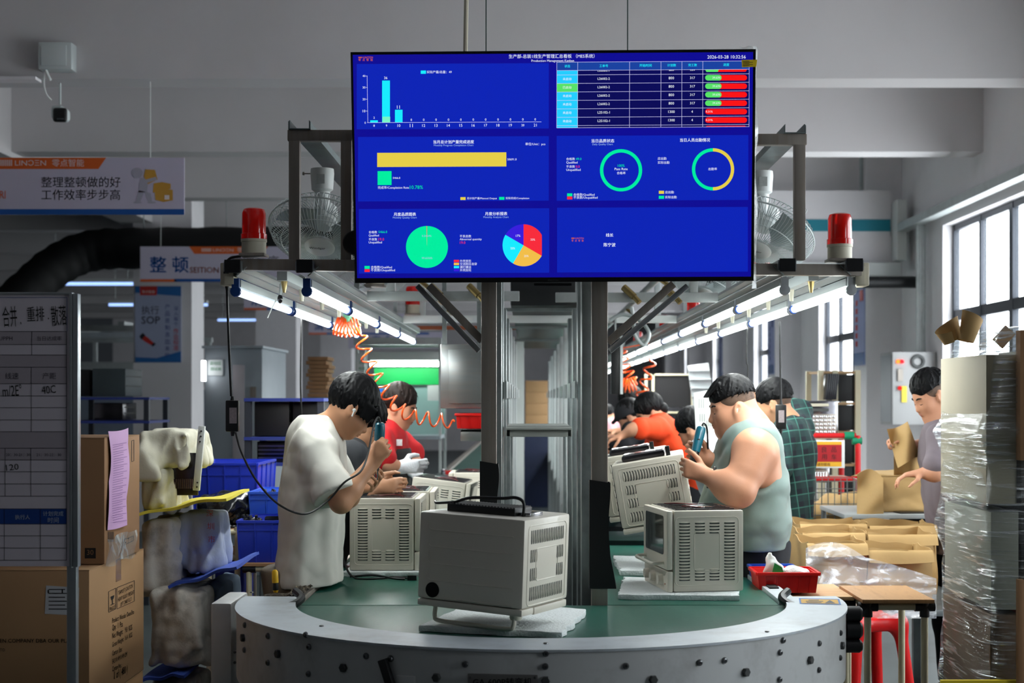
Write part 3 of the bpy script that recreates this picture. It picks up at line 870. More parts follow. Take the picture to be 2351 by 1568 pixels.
dl = thing('round_dial', 'black round dial peeking out behind the edge of the monitor', 'dial', tuple(P(814, 586, 5.70)))
MB().lathe([(.046, .03), (.048, .004), (.044, 0), (0, .001)], P(815, 557, 5.68), (0, 1, 0), n=28).go('bezel', m_black, dl)
MB().box(P(815, 557, 5.72), (.02, .05, .02)).go('mount', m_dark, dl)
# ------------------------------------------------------------------ cross bars down the line
for (y, x0, x1, z, lab) in ((7.4, -0.82, -0.06, PZ(680, 7.4), 'galvanised cross bar ending beside the steel post, hung with an air coupling'), (7.4, 0.12, 0.93, PZ(683, 7.4), 'galvanised cross bar below the right half of the monitor'),
                       (9.5, -0.82, 0.93, PZ(733, 9.5), 'white painted cross bar above the aisle between the lanes')):
    o = thing('cross_bar', lab, 'bar', ((x0 + x1) / 2, y, z - .02))
    MB().bx(x0, x1, y - .02, y + .02, z - .024, z + .024).go('bar', m_galv_w if y < 9 else m_white, o, bevel=.003)
    for x in (x0 + .12, x1 - .12):
        MB().bx(x - .02, x + .02, y - .02, y + .02, z + .024, 2.62).go('hanger', m_galv_w, o, bevel=.003)
    if y < 9:
        for k in range(2):
            xx = x0 + (x1 - x0) * (.42 + .25 * k)
            MB().cyl((xx, y - .02, z + .05), (xx + .05, y - .05, z + .0), .018, n=10).cyl((xx + .05, y - .05, z), (xx + .075, y - .065, z - .03), .014, n=10).go('air_coupling', M('brass', (150, 130, 84), .35, .8, var=.1), o)
for (x, z) in ((-0.62, 2.3), (0.72, 2.3)):
    o = thing('air_pipe', 'galvanised air pipe running lengthwise over the ' + ('left' if x < 0 else 'right') + ' lane below the fans', 'pipe', (x, 6.2, z))
    MB().cyl((x, 6.2, z), (x, 16, z), .02, n=12).go('pipe', m_galv_w, o)
    for y in (6.8, 8.2, 9.6, 11): MB().cyl((x - .01, y, z - .02), (x + .05, y - .05, z - .07), .013, n=10).go('valve', M('brass'), o)
# ------------------------------------------------------------------ light rails and fluorescent tubes
m_tube = M('lit_tube', (255, 255, 255), 0.4, var=0, emit=12.0, ecol=(240, 250, 248))
m_tube_dim = M('dim_glow_tube', (238, 243, 244), 0.3, var=0, emit=1.6, ecol=(236, 247, 255))  # weak glow put into the material so the dim tubes read white
m_blue_clip = M('blue_clip', (18, 62, 128), 0.35, var=0)
m_clear_clip = M('clear_clip', (200, 205, 208), 0.15, 0.2, var=0)
m_rail = M('grey_rail', (168, 174, 174), .5, .1, var=.05)
ROWS = [(-1.150, 2.035, 3, (0,), 'outer rail over the left lane', 1.36), (-0.873, 2.035, 4, (), 'inner rail over the left lane', 1.32),
        (0.985, 2.04, 14, (3,), 'inner rail over the right lane', 1.34), (1.244, 2.04, 15, (), 'outer rail over the right lane', 1.34)]
protos = {}; RAILS = {}
for (x, zt, cnt, off, nm, st) in ROWS:
    y1 = 5.8 + cnt * st
    rl = thing('light_rail', 'aluminium light rail, ' + nm, 'rail', (x, 5.72, zt + .03))
    RAILS[nm] = rl; s_ = -1 if x < 0 else 1
    xr = x - s_ * 0.0
    MB().prism([(-.035, .10), (.035, .10), (.035, .06), (-.035, .06)], (xr, 5.7, zt + .012), (1, 0, 0), (0, 0, 1), (0, 1, 0), y1 - 5.65).go('rail_channel', m_alu, rl, smooth=0)
    MB().bx(xr - .03, xr + .03, 5.69, 5.702, zt + .067, zt + .117).go('end_cap', m_black, rl)
    # slanted reflector wing
    MB().prism([(-.008 * s_, .055), (-.05 * s_, .09), (-.052 * s_, .087), (-.01 * s_, .05)] if s_ < 0 else [(.05 * -1, .087), (-.05, .09), (-.008, .055), (-.01, .05)], (xr, 5.72, zt + .004), (1, 0, 0), (0, 0, 1), (0, 1, 0), y1 - 5.75).go('reflector', m_rail, rl, smooth=0)
    for y in np.arange(7.4, y1 + 0.3, 2.1)[:8]:
        MB().bx(x - .012, x + .012, y - .012, y + .012, zt + .1, zt + .2).go('hanger', m_galv_w, rl)
    for k in range(cnt):
        y = 5.76 + k * st; lit = k not in off
        if (lit, st) not in protos:
            o = thing('tube_light', '', 'light', (0, 0, 0))
            ln = st - .07
            MB().cyl((0, .03, 0), (0, ln - .03, 0), .0155, n=14).go('tube', m_tube if lit else m_tube_dim, o, label='glowing white tube' if lit else 'dull white tube')
            MB().bx(-.017, .017, .02, ln - .02, .018, .048).go('batten', m_rail, o, bevel=.002)
            for yy in (0.0, ln):
                c = MB(); c.lathe([(0, -.014), (.02, -.012), (.022, 0), (.02, .012), (0, .014)], (0, yy, 0), (0, 1, 0), n=14); c.bx(-.014, .014, yy - .01, yy + .01, .0, .05)
                c.go('end_clip', m_blue_clip if x < 0 or yy > 0 else m_clear_clip, o)
            if lit:
                ld = bpy.data.lights.new('tube_glow', 'AREA'); ld.shape = 'RECTANGLE'; ld.size = .026; ld.size_y = ln - .08; ld.energy = 10; ld.color = (.95, 1.0, .985)
                lo = bpy.data.objects.new('tube_glow', ld); COL.objects.link(lo); lo.parent = o; lo.location = (0, ln / 2, -.0165)
            protos[(lit, st)] = o
            o.location = (x, y, zt)
        else:
            o = dup(protos[(lit, st)], (x, y, zt))
        o['label'] = ('lit' if lit else 'dim') + ' fluorescent tube light, ' + ORD[k] + ' from the gantry on the ' + nm
        o['group'] = ('lit' if lit else 'dim') + ' tubes, ' + nm
# slotted rails that carry air and power between the tubes
for (x, y0, y1, side) in ((-0.985, 5.85, 10.1, 'left'), (1.115, 5.85, 16, 'right')):
    o = thing('power_rail', 'white slotted power rail between the two tube rows over the %s lane' % side, 'rail', (x, y0, 2.05))
    MB().prism([(-.02, 0), (.02, 0), (.02, .04), (-.02, .04)], (x, y0, 2.085), (1, 0, 0), (0, 0, 1), (0, 1, 0), y1 - y0).go('rail_body', m_rail, o, smooth=0)
    for y in np.arange(y0 + .5, min(y1, 10), .62):
        MB().cyl((x, y, 2.085), (x, y, 2.035), .012, .008, n=8).go('outlet', m_cream, o)
    MB().cyl((x, y0 + .05, 2.085), (x, y0 + .05, 2.04), .014, .006, n=8).go('brass_tap', M('brass'), o)
    for y in (6.4, 7.9, 9.4): MB().bx(x - .01, x + .01, y - .01, y + .01, 2.12, 2.2).go('hanger', m_galv_w, o)
# white cover box at each beam end
for (px, lab) in ((526, 'cream junction box under the beam end above the hanging black cord'), (1975, 'cream junction box under the beam end on the window side')):
    o = thing('junction_box', lab, 'box', tuple(P(px, 660, 5.78)))
    MB().box(P(px, 632, 5.8), (.05, .10, .09)).go('box', m_cream, o, bevel=.006)
    MB().box(P(px, 632, 5.745), (.036, .006, .07)).go('lid', m_cream, o, bevel=.002)
# ------------------------------------------------------------------ turning conveyor in front
CX, CY, ZR, ZB, RO, RI = 0.036, 5.68, 0.85, 0.825, 1.145, 0.93
m_paint = M('grey_white_paint', (206, 208, 208), 0.38, 0.05, var=0.05, vscale=3, dirt=(120, 118, 112), dscale=5, damt=0.35, bump=0.02, bscale=18)
m_rimtop = M('worn_aluminium_rim', (196, 204, 210), 0.42, 0.25, var=0.08, vscale=7, dirt=(140, 138, 136), dscale=6, damt=0.4)
m_belt = M('green_belt', (34, 92, 78), 0.32, var=0.22, vscale=9, stretch=(1, 0.25, 1), bump=0.03, bscale=120, dirt=(86, 118, 108), dscale=12, damt=0.35)
m_bolt = M('steel_bolt', (110, 112, 114), 0.3, 0.9, var=0.1)
m_hex = M('hex_cap', (72, 74, 74), 0.5, 0.3, var=0.1)
tc_ = thing('turn_conveyor', 'semicircular grey turning conveyor with green belt under the tilted oven', 'conveyor', (CX, CY - .5, 0))
def arc(r, a0, a1, n, z): return [(CX + r * math.cos(a0 + (a1 - a0) * i / n), CY + r * math.sin(a0 + (a1 - a0) * i / n), z) for i in range(n + 1)]
N_ = 64; A0, A1 = math.pi, 2 * math.pi
def ann(r0, r1, z0, z1, e=0.0):
    q = MB(); o1 = arc(r1, A0 - e, A1 + e, N_, z0); o2 = arc(r1, A0 - e, A1 + e, N_, z1); i1 = arc(r0, A0 - e, A1 + e, N_, z0); i2 = arc(r0, A0 - e, A1 + e, N_, z1); m_ = N_ + 1
    fs = []
    for i in range(N_):
        fs += [(i, i + 1, m_ + i + 1, m_ + i), (2 * m_ + i + 1, 2 * m_ + i, 3 * m_ + i, 3 * m_ + i + 1), (m_ + i, m_ + i + 1, 3 * m_ + i + 1, 3 * m_ + i), (i + 1, i, 2 * m_ + i, 2 * m_ + i + 1)]
    fs += [(0, m_, 3 * m_, 2 * m_), (N_, 2 * m_ + N_, 3 * m_ + N_, m_ + N_)]
    return q._add(o1 + o2 + i1 + i2, fs)
ann(RI, RO + .006, ZR - .008, ZR, 0.07).go('rim', m_rimtop, tc_, smooth=30)
ann(RO - .012, RO, 0.60, ZR - .008, 0.05).go('skirt', m_paint, tc_, smooth=30)
ann(RI - .003, RI + .012, ZB - .03, ZR - .008).go('inner_wall', m_black, tc_, smooth=30)
q = MB(); q._add([(CX, CY, ZB)] + arc(RI, A0, A1, N_, ZB) , [(0, i, i + 1) for i in range(1, N_ + 1)])
q._add([(CX, CY, ZB - .01)] + arc(RI, A0, A1, N_, ZB - .01), [(0, i + 1, i) for i in range(1, N_ + 1)])
q.go('curved_belt', m_belt, tc_, smooth=0)
ann(.3, RO - .1, 0.56, 0.60).go('under_frame', m_black, tc_, smooth=0)
for a_ in (3.4, 4.2, 5.2, 6.05):
    p_ = Vector((CX + .95 * math.cos(a_), CY + .95 * math.sin(a_), 0))
    MB().bx(p_.x - .03, p_.x + .03, p_.y - .03, p_.y + .03, 0, .58).go('leg', m_black, tc_)
def on_skirt(px, py, r=RO):
    dx, dy = (px - VPX) / FP, 1.0
    a_ = dx * dx + dy * dy; b_ = -2 * (dx * CX + dy * CY); c_ = CX * CX + CY * CY - r * r
    t_ = (-b_ - math.sqrt(max(b_ * b_ - 4 * a_ * c_, 0))) / (2 * a_)
    p = Vector((dx * t_, t_, EYE - (py - VPY) / FP * t_)); n = Vector((p.x - CX, p.y - CY, 0)).normalized()
    return p, n
bolt_me = None
for (px, py) in ((563, 1435), (562, 1492), (616, 1460), (616, 1521), (703, 1457), (710, 1485), (709, 1547), (841, 1506), (897, 1512), (1068, 1525), (1253, 1500), (1252, 1530), (1437, 1529),
                 (1606, 1521), (1663, 1516), (1797, 1470), (1790, 1498), (1789, 1560), (1880, 1477), (1879, 1538), (1929, 1453), (1928, 1510)):
    p, n = on_skirt(px, py)
    MB().lathe([(.0105, 0), (.0105, .003), (.008, .0075), (.0035, .0085), (.003, .005), (0, .005)], p, n, n=12).go('socket_bolt', m_bolt, tc_)
for (px, py) in ((560, 1464), (640, 1501), (790, 1533), (1003, 1555), (1253, 1562), (1499, 1560), (1711, 1543), (1858, 1515), (1931, 1482)):
    p, n = on_skirt(px, py)
    MB().lathe([(.0145, 0), (.0145, .010), (.012, .012), (0, .012)], p, n, n=6).go('hex_cap', m_hex, tc_, smooth=0)
for (px, py) in ((578, 1361), (738, 1438), (1253, 1478), (1761, 1451)):
    Y = (EYE - ZR) * FP / (py - VPY)
    MB().lathe([(.008, 0), (.007, .004), (0, .005)], P(px, py, Y), n=10).go('rim_screw', m_bolt, tc_)
# name plate
p0, n0 = on_skirt(1154, 1556)
Fp = Face(p0 + n0 * .004, Vector((0, 0, 1)).cross(n0), (0, 0, 1))
pl = MB(); Fp.quad(pl, [(1073, 1600), (1235, 1600), (1235, 1549), (1073, 1547)], 0.0); Fp.quad(pl, [(1073, 1600), (1235, 1600), (1235, 1549), (1073, 1547)], -0.004)
pl = MB(); pl.box(Fp.at(1154, 1573), (Fp.at(1073, 1573) - Fp.at(1235, 1573)).length and (0.2155, .006, 0.067), Matrix((Fp.ux, -Fp.n, Fp.uy)).transposed())
npl = pl.go('name_plate', M('engraved_plate', (128, 126, 124), .4, .6, var=.08), tc_, bevel=.001)
lt = MB(); Fp.text(lt, 'GA-600P转弯机', 1086, 1222, 1565, lift=.004, bold=.006); lt.go('lettering', M('plate_black', (20, 20, 20), .6, var=0), npl, smooth=0)
sc_ = MB()
for px in (1080, 1229): sc_.lathe([(.004, 0), (.003, .002), (0, .002)], Fp.at(px, 1556) + Fp.n * .003, Fp.n, n=8)
sc_.go('rivet', m_bolt, npl)
# black bracket bar and pale plate on the skirt
p, n = on_skirt(893, 1545); tg = Vector((0, 0, 1)).cross(n)
MB().bar(p + n * .02 - tg * .012 + Vector((0, 0, .045)), p + n * .02 + tg * .05 - Vector((0, 0, .12)), .028, .02, up=n).go('bracket_bar', m_black, tc_, bevel=.003)
p, n = on_skirt(933, 1575); tg = Vector((0, 0, 1)).cross(n)
MB().box(p + n * .003, (.065, .006, .065), Matrix((tg, n, Vector((0, 0, 1)))).transposed()).go('cover_plate', m_paint, tc_, bevel=.002)
# yellow warning label on the rim
zz = ZR + .0012
def rimp(px, py): return P(px, py, (EYE - zz) * FP / (py - VPY))
wl = MB(); wl._add([rimp(1836, 1386), rimp(1931, 1388), rimp(1927, 1375), rimp(1834, 1373)], [(0, 1, 2, 3)])
w_o = wl.go('warning_label', M('label_blue', (66, 110, 170), .5, var=.03), tc_, smooth=0)
zz += .0006
wl = MB(); wl._add([rimp(1840, 1384.6), rimp(1926, 1386.2), rimp(1923, 1376.5), rimp(1838, 1375)], [(0, 1, 2, 3)]); wl.go('label_field', M('label_yellow', (196, 150, 40), .5, var=.05), w_o, smooth=0)
zz += .0006
wl = MB()
for k, (x0, x1) in enumerate(((1856, 1880), (1850, 1890), (1852, 1886))):
    y = 1377.6 + 2.6 * k; wl._add([rimp(x0, y + .8), rimp(x1, y + 1), rimp(x1, y - .4), rimp(x0, y - .6)], [(0, 1, 2, 3)])
wl._add([rimp(1894, 1384.5), rimp(1918, 1384.8), rimp(1905, 1377.5)], [(0, 1, 2)]); wl.go('lettering', M('label_ink', (60, 62, 66), .6, var=0), w_o, smooth=0)
# black limit box and cable at the right flank
rb = MB(); p, n = on_skirt(1938, 1430)
for (dz, r_) in ((0.06, .03), (.0, .034), (-.06, .026)): rb.lathe([(0, 0), (r_, 0), (r_, .05), (r_ * .7, .06), (0, .06)], Vector((CX + RO, CY - .12, ZR - .1 + dz)), (1, 0, 0), n=12)
rb.go('motor_terminal', m_black, tc_)
# drive cover at the left flank
MB().bx(PX(500, 5.75), PX(547, 5.75), 5.62, 5.95, 0.42, PZ(1378, 5.7)).go('drive_cover', m_paint, tc_, bevel=.012)
for py in (1497, 1521): MB().lathe([(.006, 0), (.005, .003), (0, .003)], P(539, py, 5.618), (0, -1, 0), n=8).go('cover_screw', m_hex, tc_)
# cable entry bits at both mouths
for (pxa, pya, s_) in ((676, 1374, -1), (1811, 1384, 1)):
    c = P(pxa, pya, 5.66)
    c.z = ZR
    q = MB(); q.tube(spline([c + Vector((.0, .02, .03)), c + Vector((-.03 * s_, -.02, .01)), c + Vector((-.01 * s_, -.06, -.01)), c + Vector((.03 * s_, -.08, -.02))], 6), .016, 8)
    q.go('edge_guard', m_black, tc_)
# ------------------------------------------------------------------ two straight belt conveyors
m_debris = M('glue_and_dirt', (70, 62, 52), .8, var=.5, vscale=60, bump=.4, bscale=120, dirt=(200, 184, 150), dscale=50, damt=.7)
for (x0, x1, side) in ((-0.886, -0.225, 'left'), (0.29, 0.953, 'right')):
    o = thing('belt_conveyor', 'straight green belt conveyor, the ' + side + ' lane where the ' + ('cream T-shirt' if side == 'left' else 'grey tank-top') + ' worker stands', 'conveyor', ((x0 + x1) / 2, 5.7, 0))
    MB().bx(x0, x1, 5.69, 30, ZB - .012, ZB + .001).go('belt', m_belt, o, bevel=.004)
    MB().cyl((x0 + .01, 5.72, ZB - .035), (x1 - .01, 5.72, ZB - .035), .03, n=16).go('end_roller', m_galv, o)
    for (xa, xb) in ((x0 - .075, x0 - .003), (x1 + .003, x1 + .075)):
        outer = (xa < x0 and side == 'left') or (xb > x1 and side == 'right')
        zt_ = ZB + (.016 if outer else .006)
        if not outer: xa, xb = (xa + .045, xb) if xa < x0 else (xa, xb - .045)
        MB().bx(xa, xb, 5.72, 30, ZB - .14, zt_).go('side_rail', (m_rimtop if side == 'right' else m_dark) if outer else m_galv, o, bevel=.003)
        if outer:
            xm = (xa + xb) / 2
            MB().bx(xm - .02, xm + .02, 6.05 if side == 'right' else 5.74, 12, zt_, zt_ + .006).go('rubber_strip', m_rubber, o, bevel=.002)
    for y in (6.2, 8, 10, 12, 15, 18, 22, 26):
        for x in (x0 - .03, x1 + .03): MB().bx(x - .022, x + .022, y - .022, y + .022, 0, ZB - .13).go('leg', m_galv, o)
    if side == 'left':
        def dbr(u, v):
            x = x0 - .07 + .062 * u; y = 5.76 + .95 * v
            return (x, y, ZB + .024 + .012 * abs(math.sin(u * 9 + v * 31) * math.sin(v * 53 + u * 5)))
        MB().grid(dbr, 9, 80).go('glue_debris', m_debris, o, kind='stuff')
# aluminium ledges between lanes and posts
o = thing('center_ledge', 'narrow steel ledge beside the right steel post foot', 'ledge', (0.28, 5.9, ZB - .12))
MB().bx(PX(1395, 5.8) - .02, 0.287 + .0, 5.76, 8.0, ZB - .1, ZB + .01).go('ledge', m_galv_w, o, bevel=.003)
MB().bx(.24, .27, 5.8, 5.86, 0, ZB - .1).go('leg', m_galv, o)
# galvanised posts that line the slot between the lanes
pi_ = 0
for y in (6.35, 7.15, 8.0, 9.0, 10.2, 11.6, 13.2, 15, 17, 19.5):
    for s_ in (-1, 1):
        x = CX - .005 + s_ * (.205 if s_ > 0 else .18)
        hh = 2.2 if y < 7.5 else 2.1
        o = thing('slot_post', 'galvanised upright, ' + ORD[pi_ // 2] + ' behind the monitor in the ' + ('left' if s_ < 0 else 'right') + ' row of the slot', 'post', (x, y, 0), group='galvanised uprights, ' + ('left row' if s_ < 0 else 'right row'))
        w = .045 if y < 7 else .03; pi_ += 1
        b = MB(); b.bx(x - w / 2, x + w / 2, y - .09, y + .09, 0, hh); b.go('upright', m_galv_w if y > 9 else m_galv, o, bevel=.003)
        if y > 7: MB().bx(x - s_ * .03 - .004, x - s_ * .03 + .004, y - .3, y + .3, 1.62, 1.70).go('strap', m_galv, o)
# ------------------------------------------------------------------ countertop ovens on the belts
m_oven = M('oven_enamel', (228, 222, 207), 0.36, var=0.02, vscale=3, coat=0.15)
m_slot = M('vent_shadow', (70, 72, 70), 0.7, var=0)
m_glass = M('dark_oven_glass', (16, 20, 24), 0.08, var=0, coat=0.5)
m_chrome = M('chrome_plate', (150, 150, 155), 0.14, 0.95, var=0.05, vscale=20)
m_gun = M('gunmetal_plate', (62, 60, 64), 0.2, 0.85, var=0.2, vscale=12)
m_foam = M('white_foam', (226, 232, 232), 0.9, var=0.05, vscale=30, bump=0.6, bscale=90)
m_cord = M('black_cord', (12, 12, 13), 0.45, var=0)
OW, OD, OH = 0.40, 0.32, 0.325
def make_oven():
    o = thing('toaster_oven', '', 'oven')
    s = SDF((-OW / 2 - .02, -OD / 2 - .02, -.02), (OW / 2 + .02, OD / 2 + .02, OH + .02), .006)
    b = MB(); b.bx(-OW / 2, OW / 2, -OD / 2 + .03, OD / 2, 0, OH); b.go('shell', m_oven, o, bevel=.011)
    # pressed panels on the underside face (turned to the viewer on the lying unit)
    e = MB()
    for k in range(5):
        yy = -OD / 2 + .06 + .056 * k
        e.tube([Vector((-OW / 2 + .04, yy - .022, -.0005)), Vector((OW / 2 - .05, yy - .022, -.0005)), Vector((OW / 2 - .04, yy - .015, -.0005)), Vector((OW / 2 - .04, yy + .02, -.0005))], .0016, 6)
    e.go('pressed_bead', m_oven, o, kind='stuff')
    for sx in (-1, 1):
        x = sx * OW / 2
        lv = MB(); hd = MB()
        def lou(y, z, w):
            hd._add([(x + sx * .0006, y + q[0], z - .0015 + q[1]) for q in rrect(w, .0062, .0030, 3)], [tuple(range(16)) if sx > 0 else tuple(range(15, -1, -1))])
            lv.ell((x, y, z + .0022), (.0034, w / 2, .0030), None, 10, 6)
        nn = 19
        for k in range(nn):
            z = .05 + (OH - .10) * k / (nn - 1)
            for y in (-.085, .1): lou(y, z, .045)
            if k < 4 or k >= nn - 4:
                for y in (-.022, .038): lou(y, z, .042)
        lv.go('louvre_row', m_oven, o, kind='stuff'); hd.go('vent_slot', m_slot, o, kind='stuff', smooth=0)
        fr = MB()
        fr.tube([Vector((x, .0075 + p[0], OH / 2 + p[1])) for p in rrect(.105, .155, .012, 4)], .0017, 6, closed=True)
        fr.tube([Vector((x, .0075 + p[0], OH / 2 + p[1])) for p in rrect(.26, .272, .018, 4)], .0017, 6, closed=True)
        fr.go('pressed_frame', m_oven, o, kind='stuff')
    y0 = -OD / 2
    # door above, control strip below
    d = MB(); d.bx(-OW / 2 + .001, OW / 2 - .001, y0 + .002, y0 + .028, .088, OH - .002); dr = d.go('door', m_oven, o, bevel=.007)
    MB().prism(rrect(OW - .1, OH - .17, .012), (0, y0 + .003, .09 + (OH - .09) / 2 + .016), (1, 0, 0), (0, 0, 1), (0, -1, 0), .003).go('window', m_glass, dr)
    hpts = spline([(-OW / 2 + .05, y0 + .002, .115), (-OW / 2 + .05, y0 - .03, .112), (-OW / 2 + .07, y0 - .042, .11), (0, y0 - .043, .11), (OW / 2 - .07, y0 - .042, .11), (OW / 2 - .05, y0 - .03, .112), (OW / 2 - .05, y0 + .002, .115)], 5)
    MB().tube(hpts, .0075, 10).go('handle', m_oven, dr)
    c = MB(); c.bx(-OW / 2 + .001, OW / 2 - .001, y0 + .006, y0 + .029, 0.0, .083); cs = c.go('control_strip', m_oven, o, bevel=.006)
    for x in (-.12, -.02, .11): MB().lathe([(.021, 0), (.021, .012), (.018, .02), (0, .021)], (x, y0 + .006, .042), (0, -1, 0), n=20).go('knob', m_oven, cs)
    MB().lathe([(.003, 0), (.003, .002), (0, .002)], (.16, y0 + .006, .03), (0, -1, 0), n=8).go('indicator', M('amber_dot', (180, 90, 50), .4, var=0), cs)
    # exposed works on top
    MB().bx(-OW / 2 + .014, OW / 2 - .014, y0 + .04, OD / 2 - .012, OH - .001, OH + .002).go('base_plate', m_gun, o)
    t = MB()
    for k in range(6):
        x = -OW / 2 + .05 + k * .06
        t.bx(x, x + .012, y0 + .05, OD / 2 - .03, OH + .002, OH + .0045)
    t.go('plate_rib', m_chrome, o, kind='stuff')
    MB().box((.02, .02, OH + .004), (.15, .09, .004)).go('inspection_plate', m_chrome, o, bevel=.001)
    w = MB()
    for k in range(2):
        a = Vector((-.15 + .17 * k, -.08 + .03 * (k % 2), OH + .004)); b_ = a + Vector((.08, .12 - .05 * (k % 3), 0))
        w.tube(spline([a, (a + b_) / 2 + Vector((.02, -.02, .005)), b_], 6), .0018, 5)
    w.go('red_wire', M('red_wire', (120, 18, 20), .5, var=0), o, kind='stuff')
    return o
oven0 = make_oven()
def orient(xw, yw, zw, org):
    m = Matrix((xw, yw, zw)).transposed().to_4x4(); m.translation = Vector(org); return m
def rz_m(deg): return Matrix.Rotation(R(deg), 4, 'Z')
# right lane, standing, door to the left
def put_oven(label, mtx, first=False):
    o = oven0 if first else dup(oven0)
    o['label'] = label; o.matrix_basis = mtx
    return o
PADZ = 0.022
put_oven('cream oven standing on the right lane, dark window door facing the slot between lanes', Matrix.Translation((PX(1495, 5.9) + .185, 5.9 + .20 + .005, ZB + PADZ)) @ rz_m(-81), True)
put_oven('cream oven at the cream T-shirt worker, showing its louvred side', Matrix.Translation((-.655, 6.63 + .20, ZB + PADZ)) @ rz_m(90))
put_oven('cream oven just behind the louvred one at the cream T-shirt worker', Matrix.Translation((-.625, 7.12 + .2, ZB + PADZ)) @ rz_m(91))
put_oven('cream oven leaning over on the left lane in front of the woman in red', Matrix.Translation((-.505, 8.15, ZB + .03)) @ Matrix.Rotation(R(7), 4, 'Y') @ rz_m(86))
put_oven('cream oven on the left lane beside the post, below the red bin', Matrix.Translation((-.34, 9.1, ZB + PADZ)) @ rz_m(-90))
# lying on its door at the bend
th = R(-28)
lay = Matrix(((-1, 0, 0, 0), (0, 0, 1, 0), (0, 1, 0, 0), (0, 0, 0, 1)))
Mc = Matrix.Translation((0, 0, 0)) @ Matrix.Rotation(th, 4, 'Z') @ Matrix.Rotation(R(2.2), 4, 'Y') @ lay
near = Mc @ Vector((-OW / 2, -OD / 2, 0))
Mc = Mc @ Matrix.Scale(1.02, 4); near = Mc @ Vector((-OW / 2, -OD / 2, 0))
tgt = P(1198, 1422, 4.86)
Mc.translation = tgt - near
cen = put_oven('cream oven tipped forward on its handle at the bend, round black hole in its face', Mc)
def kids(o): return [c for ch in o.children for c in [ch] + list(ch.children)]
kn_ = [c for c in kids(cen) if c.name.startswith('knob')]
for c in kn_[1:]: bpy.data.objects.remove(c)
for c in kids(cen):
    if c.name.startswith('handle'): c.location = (0, -.002, -.075)
    if c.name.startswith('knob'): c.location = (-.03, 0, .01)
h = MB(); h.lathe([(.026, 0), (.026, .003), (0, .003)], Mc @ Vector((OW / 2 - .06, -OD / 2 + .062, 0)), Mc.to_3x3() @ Vector((0, 0, -1)), n=28)
h.go('cable_hole', M('hole_black', (4, 4, 4), .9, var=0), cen, label='round black hole')
gr = MB(); c0 = Mc @ Vector((.01, OD / 2 + .012, OH * .42)); rr_ = Mc.to_3x3()
gr.box(c0, (.26, .026, .12), rr_)
go_ = gr.go('fan_grille', m_black, cen, bevel=.003)
sl = MB()
for k in range(22): sl.box(Mc @ Vector((.01 - .125 + .0119 * k, OD / 2 + .026, OH * .42)), (.004, .004, .115), rr_)
sl.go('grille_rib', m_black, go_, kind='stuff')
cb = MB(); cb.tube(spline([Mc @ Vector((.12, OD / 2 + .03, OH * .3)), Mc @ Vector((.05, OD / 2 + .05, OH * .25)), Mc @ Vector((-.06, OD / 2 + .055, OH * .28)), Mc @ Vector((-.11, OD / 2 + .06, OH * .3)), Mc @ Vector((-.14, OD / 2 + .045, OH * .3)), Mc @ Vector((-.14, OD / 2, OH * .3))], 8), .0055, 8)
cb.tube(spline([Mc @ Vector((.12, OD / 2 + .03, OH * .3)), Mc @ Vector((.2, OD / 2 + .02, OH * .35)), Mc @ Vector((.24, OD / 2 + .02, OH * .5))], 6), .005, 8)
cb.go('power_cord', m_cord, cen)
MB().box(Mc @ Vector((-.13, OD / 2 + .006, OH * .45)), (.07, .012, .09), rr_).go('clear_cover', m_chrome, cen, bevel=.003)
# two leaning units on the right lane
for (px, py, Y, lean, rz, label) in ((1515, 1206, 6.85, 10, -6, 'cream oven leaning back on the right lane with coiled black cord on top'), (1478, 1182, 7.42, 9, -6, 'cream oven leaning behind the one with the coiled cord on the right lane')):
    Mx = Matrix.Translation(P(px, py, Y)) @ Matrix.Rotation(R(-lean), 4, 'Y') @ rz_m(rz) @ Matrix(((0, 0, -1, 0), (-1, 0, 0, 0), (0, 1, 0, 0), (0, 0, 0, 1))) @ Matrix.Translation((0, OD / 2, -OH / 2))
    o = put_oven(label, Mx)
    top = MB(); R3 = Mx.to_3x3()
    top.box(Mx @ Vector((.0, OD / 2 + .014, OH * .55)), (.24, .028, .2), R3)
    top.go('heater_tray', m_gun, o, bevel=.012)
    t2 = MB()
    for k in range(4): t2.box(Mx @ Vector((-.02, OD / 2 + .0285, OH * .55 - .075 + .05 * k)), (.13, .003, .032), R3)
    t2.go('tray_plate', m_chrome, o, kind='stuff')
    MB().box(Mx @ Vector((.13, OD / 2 + .02, OH * .2)), (.03, .045, .02), R3).go('terminal_block', m_black, o, bevel=.002)
    if lean == 11:
        cd = MB(); c0 = Mx @ Vector((.12, OD / 2 + .012, OH * .98))
        for k in range(3):
            ring_ = [c0 + Vector((.05 * math.cos(a) - .02, -.02 + .012 * k, .025 + .02 * math.sin(a) + .05 * math.cos(a) * .5)) for a in np.linspace(.3 * k, 6.28, 22)]
            cd.tube(ring_, .004, 6)
        cd.tube(spline([c0, c0 + Vector((.12, .02, .05)), c0 + Vector((.22, .04, .055)), c0 + Vector((.28, .06, .03))], 6), .004, 6)
        cd.go('coiled_cord', m_cord, o)
